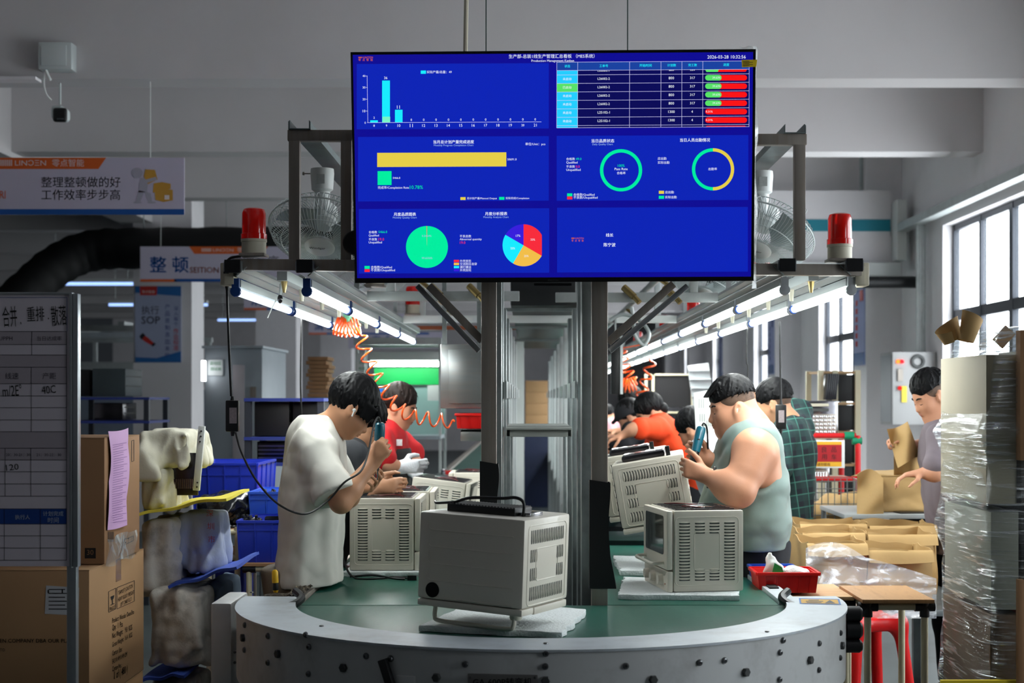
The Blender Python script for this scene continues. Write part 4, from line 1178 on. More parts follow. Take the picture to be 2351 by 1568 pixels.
# foam pads under them
def pad(label, pts, z, th_=.022, seed=0):
    rs = random.Random(seed)
    n = len(pts); out = []
    for i in range(n):
        a = Vector(pts[i]); b_ = Vector(pts[(i + 1) % n])
        for k in range(14):
            t_ = k / 14; p_ = a.lerp(b_, t_); q_ = Vector((-(b_ - a).y, (b_ - a).x)).normalized() * rs.uniform(-.008, .008)
            out.append((p_.x + q_.x, p_.y + q_.y))
    m = MB(); m.prism(out, (0, 0, z), (1, 0, 0), (0, 1, 0), (0, 0, 1), th_)
    return m.go('foam_pad', m_foam, None, label=label, cat='pad', bevel=0.004, smooth=50)
def gpt(px, py, z): 
    Y = (EYE - z) * FP / (py - VPY); return (PX(px, Y), Y)
zb = ZB + .001
pad('white foam pad under the oven tipped on its handle', [gpt(962, 1450, zb), gpt(1290, 1467, zb), gpt(1345, 1412, zb), gpt(1090, 1392, zb)], zb, .022, 1)
pad('ragged white foam pad under the right lane oven with the dark window', [(.34, 5.83), (.82, 5.80), (.86, 6.30), (.40, 6.42)], zb, .021, 2)
pad('white foam pad under the louvred oven at the cream T-shirt worker', [(-.84, 6.58), (-.46, 6.58), (-.46, 7.05), (-.84, 7.05)], zb, .021, 3)
pad('white foam pad on the right lane behind the standing oven', [(.40, 6.62), (.66, 6.62), (.70, 7.2), (.40, 7.25)], zb, .024, 4)
pad('white foam pad under the leaning oven on the left lane', [(-.64, 7.9), (-.28, 7.9), (-.26, 8.5), (-.62, 8.5)], zb, .021, 5)
pad('white foam pad under the oven below the red bin', [(-.55, 8.85), (-.24, 8.85), (-.24, 9.4), (-.55, 9.4)], zb, .021, 6)
# loose cable on the left belt by the louvred oven
cb = MB(); q0 = [(-.86, 6.66, .99), (-.84, 6.62, .90), (-.78, 6.50, ZB + .008), (-.66, 6.47, ZB + .008), (-.6, 6.50, ZB + .01), (-.53, 6.46, ZB + .008)]
cb.tube(spline(q0, 8), .005, 7); cb.tube(spline([(-.80, 6.53, ZB + .008), (-.7, 6.52, ZB + .016), (-.6, 6.45, ZB + .01), (-.55, 6.44, ZB + .008)], 8), .005, 7)
cb.box((-.52, 6.455, ZB + .012), (.04, .02, .02)); cb.go('loose_cable', m_cord, None, label='loose black power cable lying on the green belt by the louvred oven', cat='cable')
# ------------------------------------------------------------------ people
m_skin1 = M('skin_warm', (200, 148, 114), 0.48, var=0.06, vscale=9, bump=0.04, bscale=260, spec=0.35)
m_skin2 = M('skin_rosy', (204, 148, 118), 0.46, var=0.08, vscale=7, bump=0.04, bscale=260, spec=0.35)
m_hair = M('black_hair', (11, 11, 13), 0.55, var=0.3, vscale=60, spec=0.22)
m_fade = M('shaved_stubble', (96, 74, 60), 0.7, var=0.35, vscale=300, dirt=(34, 29, 27), dscale=30, damt=0.85)
m_hair_b = M('brown_black_hair', (34, 24, 20), 0.6, var=0.25, vscale=40, spec=.25)
m_lip = M('lip', (166, 98, 88), 0.4, var=0.05)
m_brow = M('eyebrow', (26, 21, 20), 0.7, var=0.1)
m_sole = M('dark_shoe', (36, 36, 40), 0.6, var=0.1)

class HF:
    """head frame: x forward, y left, z up"""
    def __init__(s, c, f, sc=1.0, roll=0.0):
        s.c = Vector(c); s.f = Vector(f).normalized(); s.l = Vector((0, 0, 1)).cross(s.f).normalized(); s.u = s.f.cross(s.l)
        if roll:
            q = Matrix.Rotation(roll, 3, s.f); s.l = q @ s.l; s.u = q @ s.u
        s.sc = sc; s.R = Matrix((s.f, s.l, s.u)).transposed()
    def p(s, a, b, c): return s.c + (s.f * a + s.l * b + s.u * c) * s.sc
    def ell(s, S, c, r, k=.02, sub=False, rot=None):
        S.ell(s.p(*c), [q * s.sc for q in r], (s.R @ rot) if rot is not None else s.R, k, sub)
    def cap(s, S, a, b, ra, rb=None, k=.015, sub=False): S.cap(s.p(*a), s.p(*b), ra * s.sc, (ra if rb is None else rb) * s.sc, k, sub)

def add_head(S, H, fat=0.0):
    H.ell(S, (-.012, 0, .036), (.098, .077, .094), .03)
    H.ell(S, (.034, 0, -.028), (.062, .060 + fat * .5, .086), .035)
    H.ell(S, (.060, 0, -.092), (.028 + fat * .3, .030 + fat, .022 + fat * .3), .025)
    for sg in (-1, 1):
        H.cap(S, (.0, sg * (.054 + fat), -.045), (.05, sg * (.024 + fat * .6), -.092), .022, .02, .03)
        H.ell(S, (.056, sg * .038, -.036), (.03, .026 + fat * .6, .03 + fat), .03)
        H.cap(S, (.080, sg * .012, .016), (.070, sg * .046, .014), .011, .010, .014)
    H.cap(S, (.086, 0, .004), (.104, 0, -.034), .0075, .0115, .012)
    H.ell(S, (.104, 0, -.040), (.013, .012, .010), .008)
    for sg in (-1, 1):
        H.ell(S, (.094, sg * .0125, -.043), (.011, .0075, .008), .006)
        H.ell(S, (.098, sg * .032, -.004), (.016, .019, .0095), .012, True)
        H.ell(S, (.076, sg * .032, -.006), (.0135, .0150, .0125), .004)
    H.ell(S, (.088, 0, -.062), (.016, .024, .012), .012)
    H.ell(S, (.096, 0, -.0625), (.009, .019, .0058), .004); H.ell(S, (.093, 0, -.074), (.009, .016, .0062), .004)
    H.ell(S, (.108, 0, -.0682), (.012, .022, .0014), .003, True)
    for sg in (-1, 1):
        rt = Matrix.Rotation(R(-14), 3, 'Y') @ Matrix.Rotation(R(sg * 22), 3, 'Z')
        H.ell(S, (-.010, sg * (.081 + fat * .5), -.010), (.024, .0115, .037), .004, rot=rt)
        H.ell(S, (-.004, sg * (.0945 + fat * .5), -.007), (.0135, .0085, .024), .002, True, rot=rt)
        H.ell(S, (.0, sg * (.080 + fat * .5), -.036), (.010, .007, .011), .005)

def add_neck(S, H, nb, r0=.054, r1=.062, k=.04):
    S.cap(H.p(-.022, 0, -.045), nb, r0, r1, k)

def unit(v): return Vector(v).normalized()
def add_hand(S, w, d, n, t, curl=(50, 60, 40), thumb=((.45, .35, .75), (.75, .5, .1), (.8, .6, -.1)), sc=1.0, spread=.05, tape=1.0, pinch=None):
    w = Vector(w); d = unit(d); t = Vector(t); t = unit(t - d * t.dot(d)); nn = d.cross(t); n = nn if nn.dot(Vector(n)) > 0 else -nn
    off = (.027, .0095, -.009, -.027); fl = (.088, .091, .086, .077)
    seg = ((.042, .026, .021), (.046, .029, .022), (.042, .027, .021), (.033, .021, .019)); rad = (.0092, .0094, .0089, .0080)
    tips = []
    S.cap(w - d * .01, w + d * .04, .024 * sc, .026 * sc, .02, flat=n, ratio=.72)
    for i in range(4):
        k0 = w + d * (fl[i] * sc) + t * (off[i] * sc)
        S.cap(w + d * (.012 * sc) + t * (off[i] * .62 * sc), k0, .0135 * sc, .0118 * sc, .012)
        p = k0; a = 0
        c3 = curl[i] if isinstance(curl[0], (tuple, list)) else curl
        for j in range(3):
            a += R(c3[j])
            q = p + (d * math.cos(a) + n * math.sin(a) + t * (spread * off[i] / .027)) * (seg[i][j] * sc)
            S.cap(p, q, (rad[i] - .0009 * j) * sc, (rad[i] - .0009 * (j + 1)) * sc, .0035)
            p = q
        tips.append(p)
    p = w + (d * .020 + t * .020 + n * .008) * sc; ln = (.046, .033, .026); rd = (.0165, .0118, .0102, .0085)
    for j in range(3):
        v = thumb[j]; q = p + unit(d * v[0] + n * v[1] + t * v[2]) * (ln[j] * sc)
        S.cap(p, q, rd[j] * sc, rd[j + 1] * sc, .010 if j == 0 else .004); p = q
    tips.append(p)
    return tips

def add_arm(S, sh, el, wr, r=(.052, .044, .027), k=.03):
    sh, el, wr = Vector(sh), Vector(el), Vector(wr)
    S.cap(sh, el, r[0], r[1], k)
    m = el.lerp(wr, .3)
    S.cap(el, m, r[1], r[1] * 1.02, k); S.cap(m, wr, r[1] * 1.0, r[2], k)

def hair_mass(H, name, mat, parent, h=.004, top=(.106, .087, .100), ctr=(-.016, 0, .040), cuts=(), strands=140, r=.0065, polar=(0.25, 1.75), seed=3, whorl=(-.35, 0, .94), face=((.095, 0, -.045), (.085, .1, .088)), extra=None, longf=None):
    R_ = .17 * H.sc
    S = SDF(H.c - Vector((R_, R_, R_)), H.c + Vector((R_, R_, R_)), h)
    H.ell(S, ctr, [q * .955 for q in top], 0)
    if face: H.ell(S, face[0], face[1], .012, True)
    for (c, q) in cuts: H.ell(S, c, q, .01, True)
    rs = random.Random(seed)
    wz = Vector(whorl).normalized(); wx, wy, wz = basis(wz, Vector((0, 1, 0)))
    for i in range(strands):
        az = rs.uniform(0, 2 * math.pi); p0 = rs.uniform(0.05, polar[0] + .6); ln = rs.uniform(.5, 1.0) * (polar[1] - polar[0])
        rr = rs.uniform(.955, 1.03); pts = []
        for k in range(5):
            ph = p0 + ln * k / 4; a = az + .25 * math.sin(k * .7 + i)
            v = wx * (math.sin(ph) * math.cos(a)) + wy * (math.sin(ph) * math.sin(a)) + wz * math.cos(ph)
            q = (ctr[0] + v.x * top[0] * rr, ctr[1] + v.y * top[1] * rr, ctr[2] + v.z * top[2] * rr)
            pts.append(q)
        ok = True
        for q in pts:
            if face and sum(((q[j] - face[0][j]) / face[1][j]) ** 2 for j in range(3)) < (.72 if longf else 1.0): ok = False
            for (c, e) in cuts:
                if sum(((q[j] - c[j]) / e[j]) ** 2 for j in range(3)) < .8: ok = False
        if not ok: continue
        for k in range(4): H.cap(S, pts[k], pts[k + 1], r * (1 - .17 * k), r * (1 - .17 * (k + 1)), .003)
    if extra: extra(S)
    return S.go(name, mat, parent)

def face_bits(H, parent, sides=(-1, 1)):
    for sg in sides:
        MB().tube(spline([H.p(.094, sg * .014, .018), H.p(.090, sg * .032, .025), H.p(.074, sg * .05, .018)], 5), [.0024 + .0018 * math.sin(math.pi * i / 10) for i in range(11)], 6).go('eyebrow', m_brow, parent)
        MB().tube(spline([H.p(.0885, sg * .019, -.0095), H.p(.0905, sg * .032, -.0115), H.p(.082, sg * .046, -.009)], 5), .0016, 5).go('eyelash', m_brow, parent)
    MB().ell(H.p(.0985, 0, -.0635), [q * H.sc for q in (.0075, .0155, .0040)], H.R, 12, 8).ell(H.p(.0955, 0, -.0735), [q * H.sc for q in (.0078, .0135, .0046)], H.R, 12, 8).go('lips', m_lip, parent)

def bounds(pts, m):
    a = np.array([list(p) for p in pts]); return a.min(0) - m, a.max(0) + m

def legs(parent, hip, feet, mat, top_r=.115, knee=None, z_top=None, hw=.09, side=Vector((0, 1, 0)), h=.012, shoes=True, fd=Vector((1, 0, 0)), amp=.006, ankle=.062):
    """trousers from hip to ankles plus shoes"""
    pts = [hip + Vector((0, 0, .12)), hip] + list(feet)
    lo, hi = bounds(pts, .22)
    lo[2] = 0.04
    S = SDF(lo, hi, h)
    S.cap(hip + Vector((0, 0, .06)) - side * hw * .5, hip + Vector((0, 0, .06)) + side * hw * .5, top_r * 1.05, None, .05)
    for sg, ft in zip((-1, 1), feet):
        a = hip + side * (sg * hw) - Vector((0, 0, .03)); kn = a.lerp(ft, .48) + fd * .02
        S.cap(a, kn, top_r * .86, .078, .05); S.cap(kn, ft + Vector((0, 0, .08)), .078, ankle, .04)
    S.folds(amp, 26, 5, (1, 1, .5))
    if z_top is not None: S.cut((0, 0, z_top), (0, 0, 1))
    S.go('trousers', mat, parent)
    if shoes:
        for ft in feet:
            c = Vector((ft.x, ft.y, 0)); T_ = SDF(c - Vector((.22, .22, .02)), c + Vector((.22, .22, .16)), .009)
            T_.cap(c + Vector((0, 0, .045)) - fd * .05, c + fd * .15 + Vector((0, 0, .03)), .045, .036, .02); T_.cap(c + Vector((0, 0, .05)), c + Vector((0, 0, .1)), .045, .04, .02)
            T_.cut((0, 0, .001), (0, 0, -1)); T_.go('shoe', m_sole, parent)

def earbud(H, parent, sg):
    c = H.p(-.002, sg * .092, -.010)
    q = MB(); q.ell(c + H.l * (sg * .002), (.008, .006, .008), None, 12, 8); q.tube([c + H.l * sg * .005, c + H.l * sg * .007 + H.f * .004 - H.u * .012, c + H.l * sg * .007 + H.f * .008 - H.u * .027], [.0036, .003, .003], 8)
    q.go('earbud', m_white, parent, label='white earbud')

def driver(name, label, top, tip, cord):
    """inline electric screwdriver from cord end to bit"""
    top, tip = Vector(top), Vector(tip); ax = (tip - top); L = ax.length; ax.normalize()
    o = thing(name, label, 'screwdriver', tuple(tip))
    k = L / .235
    m_teal = M('teal_grip', (20, 96, 116), .32, var=.06, coat=.3)
    MB().lathe([(0, 0), (.014, .001), (.020, .006), (.0215, .014), (.0222, .05), (.0205, .095), (.0195, .125), (0, .125)] if k > 0 else [], top, ax, n=20).go('grip', m_teal, o)
    MB().lathe([(.0175, .125), (.019, .13), (.019, .15), (.0165, .155), (.0165, .17), (.012, .182), (.009, .186), (0, .186)], top, ax, n=18).go('nose_cone', m_black, o)
    MB().lathe([(.006, .186), (.006, .2), (.003, .203), (.0028, L), (0, L)], top, ax, n=10).go('bit', m_chrome, o)
    x, y, z = basis(ax)
    MB().box(top + ax * .07 + Vector((0, -.0185, 0)), (.012, .004, .022)).go('switch', m_black, o, bevel=.001)
    MB().tube(spline([Vector(p) for p in cord], 10), .0042, 8).go('cord', m_cord, o)
    MB().tube([top + x * .004, top + x * .012 - ax * .008, top + x * .02 - ax * .004, top + x * .022], .0014, 5).go('hanging_hook', m_chrome, o)
    return o

# ---- worker in the cream T-shirt (left lane, turned to the ovens)
m_tee = M('cream_cotton', (222, 220, 210), 0.9, var=0.02, vscale=5, bump=0.02, bscale=300)
m_khaki = M('khaki_cotton', (112, 100, 84), 0.85, var=0.08, bump=0.08, bscale=200)
Y1 = 6.27
p1 = thing('person', 'worker in cream T-shirt bending over an oven with a teal screwdriver', 'person', (PX(700, Y1), Y1, 0))
ps = math.radians(20); pt = math.radians(40)
H1 = HF(P(806, 938, Y1), (math.cos(pt) * math.cos(ps), math.cos(pt) * math.sin(ps), -math.sin(pt)), .98)
nb1 = P(722, 1006, Y1); rsh = P(738, 1044, 6.09); lsh = P(752, 1030, 6.47); rel = P(783, 1152, 5.99); rwr = P(853, 1065, 6.08); lel = P(790, 1150, 6.50); lwr = P(828, 1120, 6.33)
lo, hi = bounds([H1.c + Vector((.12, .1, .12)), H1.c - Vector((.12, .1, .1)), nb1, rsh, lsh, rel, rwr, lel, P(905, 1000, 6.0), P(890, 1130, 6.35)], .08)
S = SDF(lo, hi, .0048)
add_head(S, H1); add_neck(S, H1, nb1 + Vector((.01, 0, -.02)), .052, .066)
S.cap(rsh, lsh, .038, .038, .04); S.cap(nb1, P(722, 1080, Y1), .09, .11, .05, flat=(1, 0, 0), ratio=.7)
add_arm(S, rsh, rel, rwr, (.046, .043, .0265)); add_arm(S, lsh, lel, lwr, (.048, .041, .026))
add_hand(S, rwr, P(884, 1020, 6.08) - rwr, (0.1, 1, 0), (-.8, .1, .55), ((62, 72, 45), (66, 76, 50), (70, 78, 52), (72, 80, 55)), ((.75, .55, .5), (.8, .65, .1), (.7, .75, 0)))
add_hand(S, lwr, P(866, 1112, 6.27) - lwr, (0, -.55, .83), (0, .83, .55), ((20, 45, 35), (28, 52, 40), (34, 58, 42), (40, 60, 44)), ((.6, .2, .7), (.85, .5, .1), (.8, .7, -.2)))
S.go('body', m_skin1, p1)
earbud(H1, p1, -1); face_bits(H1, p1)
def fringe(S):
    rs = random.Random(5)
    for i in range(46):
        b = rs.uniform(-.075, .075); a0 = .075 + .012 * math.cos(b * 20)
        H1.cap(S, (a0, b, .085 - abs(b) * .25), (a0 + .03, b * 1.05, .045), .008, .007, .004); H1.cap(S, (a0 + .03, b * 1.05, .045), (a0 + .028, b * 1.08, .045 - rs.uniform(.03, .055)), .007, .002, .004)
    for sg in (-1, 1):
        for k in range(10): H1.cap(S, (.02 + .006 * k, sg * .082, .05), (.03 + .006 * k, sg * (.084 - .001 * k), -.012 - .003 * (k % 3)), .008, .002, .004)
hair_mass(H1, 'hair', m_hair, p1, .0036, (.113, .094, .108), (-.018, 0, .044), strands=520, r=.0050, polar=(.15, 2.35), face=((.100, 0, -.062), (.086, .11, .095)), cuts=(((.0, .098, -.035), (.036, .03, .045)), ((.0, -.098, -.035), (.036, .03, .045)), ((.03, 0, -.165), (.17, .14, .085))), extra=fringe, longf=True)
lo, hi = bounds([P(632, 985, Y1), P(800, 1360, Y1), rsh - Vector((0, .1, 0)), lsh + Vector((0, .12, 0)), P(800, 1180, 5.95)], .06)
S = SDF(lo, hi, .0062)
S.cap(P(728, 1030, 6.14), P(735, 1022, 6.42), .062, .062, .06)
S.cap(P(724, 1052, Y1), P(716, 1150, Y1), .205, .20, .06, flat=(1, 0, 0), ratio=.62)
S.cap(P(716, 1150, Y1), P(707, 1330, Y1), .20, .225, .06, flat=(1, 0, 0), ratio=.63)
S.cap(P(724, 1020, Y1), P(714, 1010, Y1), .085, .07, .05)
s_end = rsh.lerp(rel, .86)
S.cap(rsh + Vector((-.012, .0, .005)), s_end + Vector((-.01, 0, -.01)), .068, .092, .045)
S.cap(lsh, lsh.lerp(lel, .8), .066, .085, .045)
S.folds(.0085, 27, 11, (1.7, 1.7, .16)); S.folds(.004, 52, 4, (1.2, 1.2, .45), ridge=True)
S.cut(P(700, 1338, Y1), (.03, 0, -1))
dv = (rel - rsh).normalized(); cutp = rsh.lerp(rel, .88)
q = S.reg(cutp - Vector((.13, .13, .13)), cutp + Vector((.13, .13, .13)))
sl_, (X_, Y_, Z_) = q
pd = (X_ - cutp.x) * dv.x + (Y_ - cutp.y) * dv.y + (Z_ - cutp.z) * dv.z
rad_ = np.sqrt((X_ - cutp.x) ** 2 + (Y_ - cutp.y) ** 2 + (Z_ - cutp.z) ** 2)
S.D[sl_] = np.where((rad_ < .13) & (X_ > cutp.x - .095 + 0 * Y_ + 0 * Z_) & (Y_ < 6.12 + 0 * X_ + 0 * Z_), np.maximum(S.D[sl_], pd), S.D[sl_])
H1n = H1
S.cap(nb1 + Vector((.02, 0, .0)), nb1 + Vector((.06, 0, .09)), .062, .06, .01, sub=True)
S.go('t_shirt', m_tee, p1)
xc, yc, zc = basis(Vector((.45, 0, .9)))
MB().tube([nb1 + Vector((.022, 0, .012)) + xc * (.074 * math.cos(a)) + yc * (.07 * math.sin(a)) for a in np.linspace(0, 2 * math.pi, 30)[:-1]], .009, 8, closed=True).go('collar', m_tee, p1)
legs(p1, P(670, 1345, Y1), [Vector((PX(655, Y1), 6.14, 0)), Vector((PX(668, Y1), 6.40, 0))], m_khaki, .115, z_top=PZ(1300, Y1))
dtop, dtip = P(873, 970, 6.135), P(866, 1102, 6.165)
cordL = [dtop, P(868, 958, 6.12), P(858, 978, 6.09), P(845, 1040, 6.03), P(828, 1082, 5.97), P(790, 1108, 5.94), P(752, 1150, 5.92), P(700, 1180, 5.86), P(640, 1158, 5.82), P(590, 1105, 5.80), P(555, 1040, 5.8), P(541, 992, 5.79)]
driver('electric_screwdriver', 'teal electric screwdriver gripped by the worker in the cream T-shirt', dtop, dtip, cordL)
# power adapter on its cord, left
def adapter(label, ptop, pend, pc, Y, w, hgt, extra=None):
    o = thing('power_adapter', label, 'adapter', tuple(P(pc[0], pc[1] + hgt / 2, Y)))
    s_ = Y / FP
    MB().box(P(pc[0], pc[1], Y), (w * s_, .03, hgt * s_)).go('adapter_body', m_black, o, bevel=.006)
    MB().box(P(pc[0] + 1, pc[1] - 1, Y - .0155), (w * s_ * .55, .002, hgt * s_ * .5)).go('rating_label', M('grey_label', (150, 140, 142), .6, var=.25, vscale=120), o)
    MB().tube(spline([P(*q, Y) for q in ptop], 6), .005, 8).cyl(P(pc[0], pc[1] - hgt / 2 - 9, Y), P(pc[0], pc[1] - hgt / 2, Y), .006, .009, n=8).go('cord', m_cord, o)
    MB().cyl(P(pc[0], pc[1] + hgt / 2, Y), P(pc[0], pc[1] + hgt / 2 + 10, Y), .009, .006, n=8).go('strain_relief', m_cord, o)
    return o
ad = adapter('black power adapter hanging on its cord beside the cream T-shirt worker', [(521, 652), (523, 720), (527, 820), (531, 910)], None, (534, 955), 5.79, 30, 72)
MB().tube(spline([P(553, 588, 5.74), P(530, 592, 5.74), P(520, 603, 5.74), P(519, 616, 5.74)], 6), .005, 8).cyl(P(519, 614, 5.74), P(519, 628, 5.74), .010, n=8).cyl(P(520, 640, 5.77), P(522, 666, 5.79), .014, .006, n=10).go('plug', m_cord, ad)

# ---- worker in the grey-green tank top (right lane)
m_tank = M('sage_jersey', (118, 138, 132), 0.7, var=0.04, vscale=5, bump=0.05, bscale=260, sheen=0.15)
m_navy = M('dark_cloth', (26, 28, 34), 0.85, var=0.1, bump=0.06, bscale=200)
Y2 = 6.72
p2 = thing('person', 'heavy-set worker in grey-green tank top holding a teal screwdriver up', 'person', (PX(1730, Y2), Y2, 0))
pt = math.radians(11)
H2 = HF(P(1680, 936, Y2), (-math.cos(pt), -.09, -math.sin(pt)), 1.0)
nb2 = P(1716, 1000, Y2); lsh2 = P(1732, 1040, 6.50); rsh2 = P(1722, 1036, 6.95); lel2 = P(1697, 1128, 6.42); lwr2 = P(1622, 1092, 6.50); rel2 = P(1700, 1120, 6.98); rwr2 = P(1630, 1056, 6.72)
lo, hi = bounds([H2.c + Vector((.15, .13, .13)), H2.c - Vector((.15, .13, .13)), nb2, lsh2, rsh2, lel2, lwr2, rel2, P(1565, 1000, 6.5), P(1570, 1110, 6.5)], .11)
S = SDF(lo, hi, .0050)
add_head(S, H2, .010); add_neck(S, H2, nb2 + Vector((.03, 0, -.03)), .066, .085, .05)
H2.ell(S, (.045, 0, -.105), (.04, .045, .024), .03)
S.cap(lsh2 + Vector((0, .05, .0)), rsh2 - Vector((0, .05, 0)), .085, .085, .06); S.cap(nb2, P(1724, 1100, Y2), .13, .16, .06, flat=(1, 0, 0), ratio=.8)
S.cap(nb2 + Vector((.02, -.03, .02)), lsh2 + Vector((0, .04, .02)), .07, .08, .05)
S.cap(lsh2 + Vector((.03, .06, 0)), P(1745, 1095, 6.58), .085, .10, .05)
add_arm(S, lsh2, lel2, lwr2, (.083, .066, .034), .04); S.cap(lsh2, lsh2.lerp(lel2, .5), .088, .074, .03); add_arm(S, rsh2, rel2, rwr2, (.08, .062, .033), .04)
add_hand(S, lwr2, P(1584, 1078, 6.50) - lwr2, (0, 1, 0), (.25, 0, 1), ((58, 68, 40), (64, 74, 45), (70, 78, 50), (74, 80, 50)), ((.75, .25, .75), (.85, .5, .45), (.8, .6, .3)), 1.08)
add_hand(S, rwr2, Vector((-.86, .22, .42)), (-.1, -1, 0), (.5, 0, .85), ((58, 78, 62), (62, 82, 66), (64, 84, 66), (66, 84, 66)), ((.65, .45, .7), (.6, .75, .3), (.4, .9, .1)), 1.05)
S.go('body', m_skin2, p2)
earbud(H2, p2, 1); face_bits(H2, p2)
hair_mass(H2, 'hair', m_hair, p2, .0038, (.110, .089, .101), (-.010, 0, .048), strands=360, r=.0048, polar=(.1, 1.5), face=((.118, 0, -.035), (.058, .12, .085)),
          cuts=(((-.03, 0, -.06), (.16, .2, .128)),), extra=lambda S_: [H2.cap(S_, (.05, -.05 + .0055 * k, .118), (.110, -.045 + .005 * k, .068), .010, .003, .003) for k in range(19)])
hair_mass(H2, 'hair_fade', m_fade, p2, .0042, (.1055, .0870, .101), (-.0125, 0, .036), strands=0, face=((.135, 0, -.02), (.088, .14, .125)), cuts=(((.035, .1, -.085), (.045, .05, .075)), ((.035, -.1, -.085), (.045, .05, .075)), ((-.01, .0, -.165), (.2, .16, .095))))
lo, hi = bounds([P(1600, 970, Y2), P(1800, 1270, Y2), Vector((1.0, 6.40, 1.3)), Vector((1.0, 7.04, 1.3))], .05)
S = SDF(lo, hi, .0068)
S.cap(P(1728, 1022, 6.60), P(1728, 1020, 6.86), .090, .090, .06)
S.cap(P(1722, 1060, Y2), P(1726, 1120, Y2), .215, .225, .08, flat=(1, 0, 0), ratio=.66)
S.cap(P(1712, 1140, Y2), P(1724, 1215, Y2), .235, .23, .09, flat=(1, 0, 0), ratio=.72)
S.ell(P(1678, 1160, Y2), (.125, .19, .14), None, .09)
S.cap(P(1730, 1215, Y2), P(1738, 1275, Y2), .225, .215, .06, flat=(1, 0, 0), ratio=.58)
S.folds(.0065, 32, 21, (1.0, 1.0, .9)); S.folds(.0038, 46, 2, (.7, .7, 1.2), ridge=True)
S.cap(nb2 + Vector((-.01, 0, .03)), nb2 + Vector((-.08, 0, .12)), .075, .09, .015, sub=True)
for sh_ in (lsh2, rsh2): S.ell(sh_ + Vector((.018, -.05 if sh_ is lsh2 else .05, -.012)), (.118, .10, .158), None, .012, True)
S.cut(P(1700, 1256, Y2), (.0, 0, -1))
S.go('tank_top', m_tank, p2)
wv = (P(1584, 1078, 6.50) - lwr2).normalized(); wa, wb, wc = basis(wv)
MB().tube([lwr2 + wv * -.022 + wa * (.0445 * math.cos(a)) + wb * (.0445 * math.sin(a)) for a in np.linspace(0, 2 * math.pi, 24)[:-1]], .007, 8, closed=True).go('watch_strap', m_black, p2, label='black watch strap')
MB().lathe([(.017, 0), (.017, .008), (.014, .010), (0, .010)], lwr2 + wv * -.022 + Vector((.0, -.024, -.036)), (0, -.5, -.85), n=16).go('watch_case', m_chrome, p2)
legs(p2, P(1742, 1278, Y2), [Vector((PX(1790, Y2), 6.58, 0)), Vector((PX(1794, Y2), 6.88, 0))], m_navy, .128, z_top=PZ(1236, Y2), fd=Vector((-1, 0, 0)), ankle=.07)
dtop, dtip = P(1611, 980, 6.665), P(1589, 1068, 6.60)
dtip = dtop + (dtip - dtop).normalized() * .222
driver('electric_screwdriver', 'teal electric screwdriver gripped by the worker in the tank top', dtop, dtip,
       [dtop, P(1616, 972, 6.67), P(1623, 985, 6.68), P(1625, 1030, 6.70), P(1622, 1060, 6.80), P(1640, 1090, 7.0), P(1700, 1085, 7.25), P(1780, 1040, 7.38), P(1793, 996, 7.4)])
adapter('black power adapter hanging on its cord in front of the plaid shirt', [(1790, 738), (1791, 800), (1792, 870), (1793, 925)], None, (1793, 957), 7.4, 24, 56)
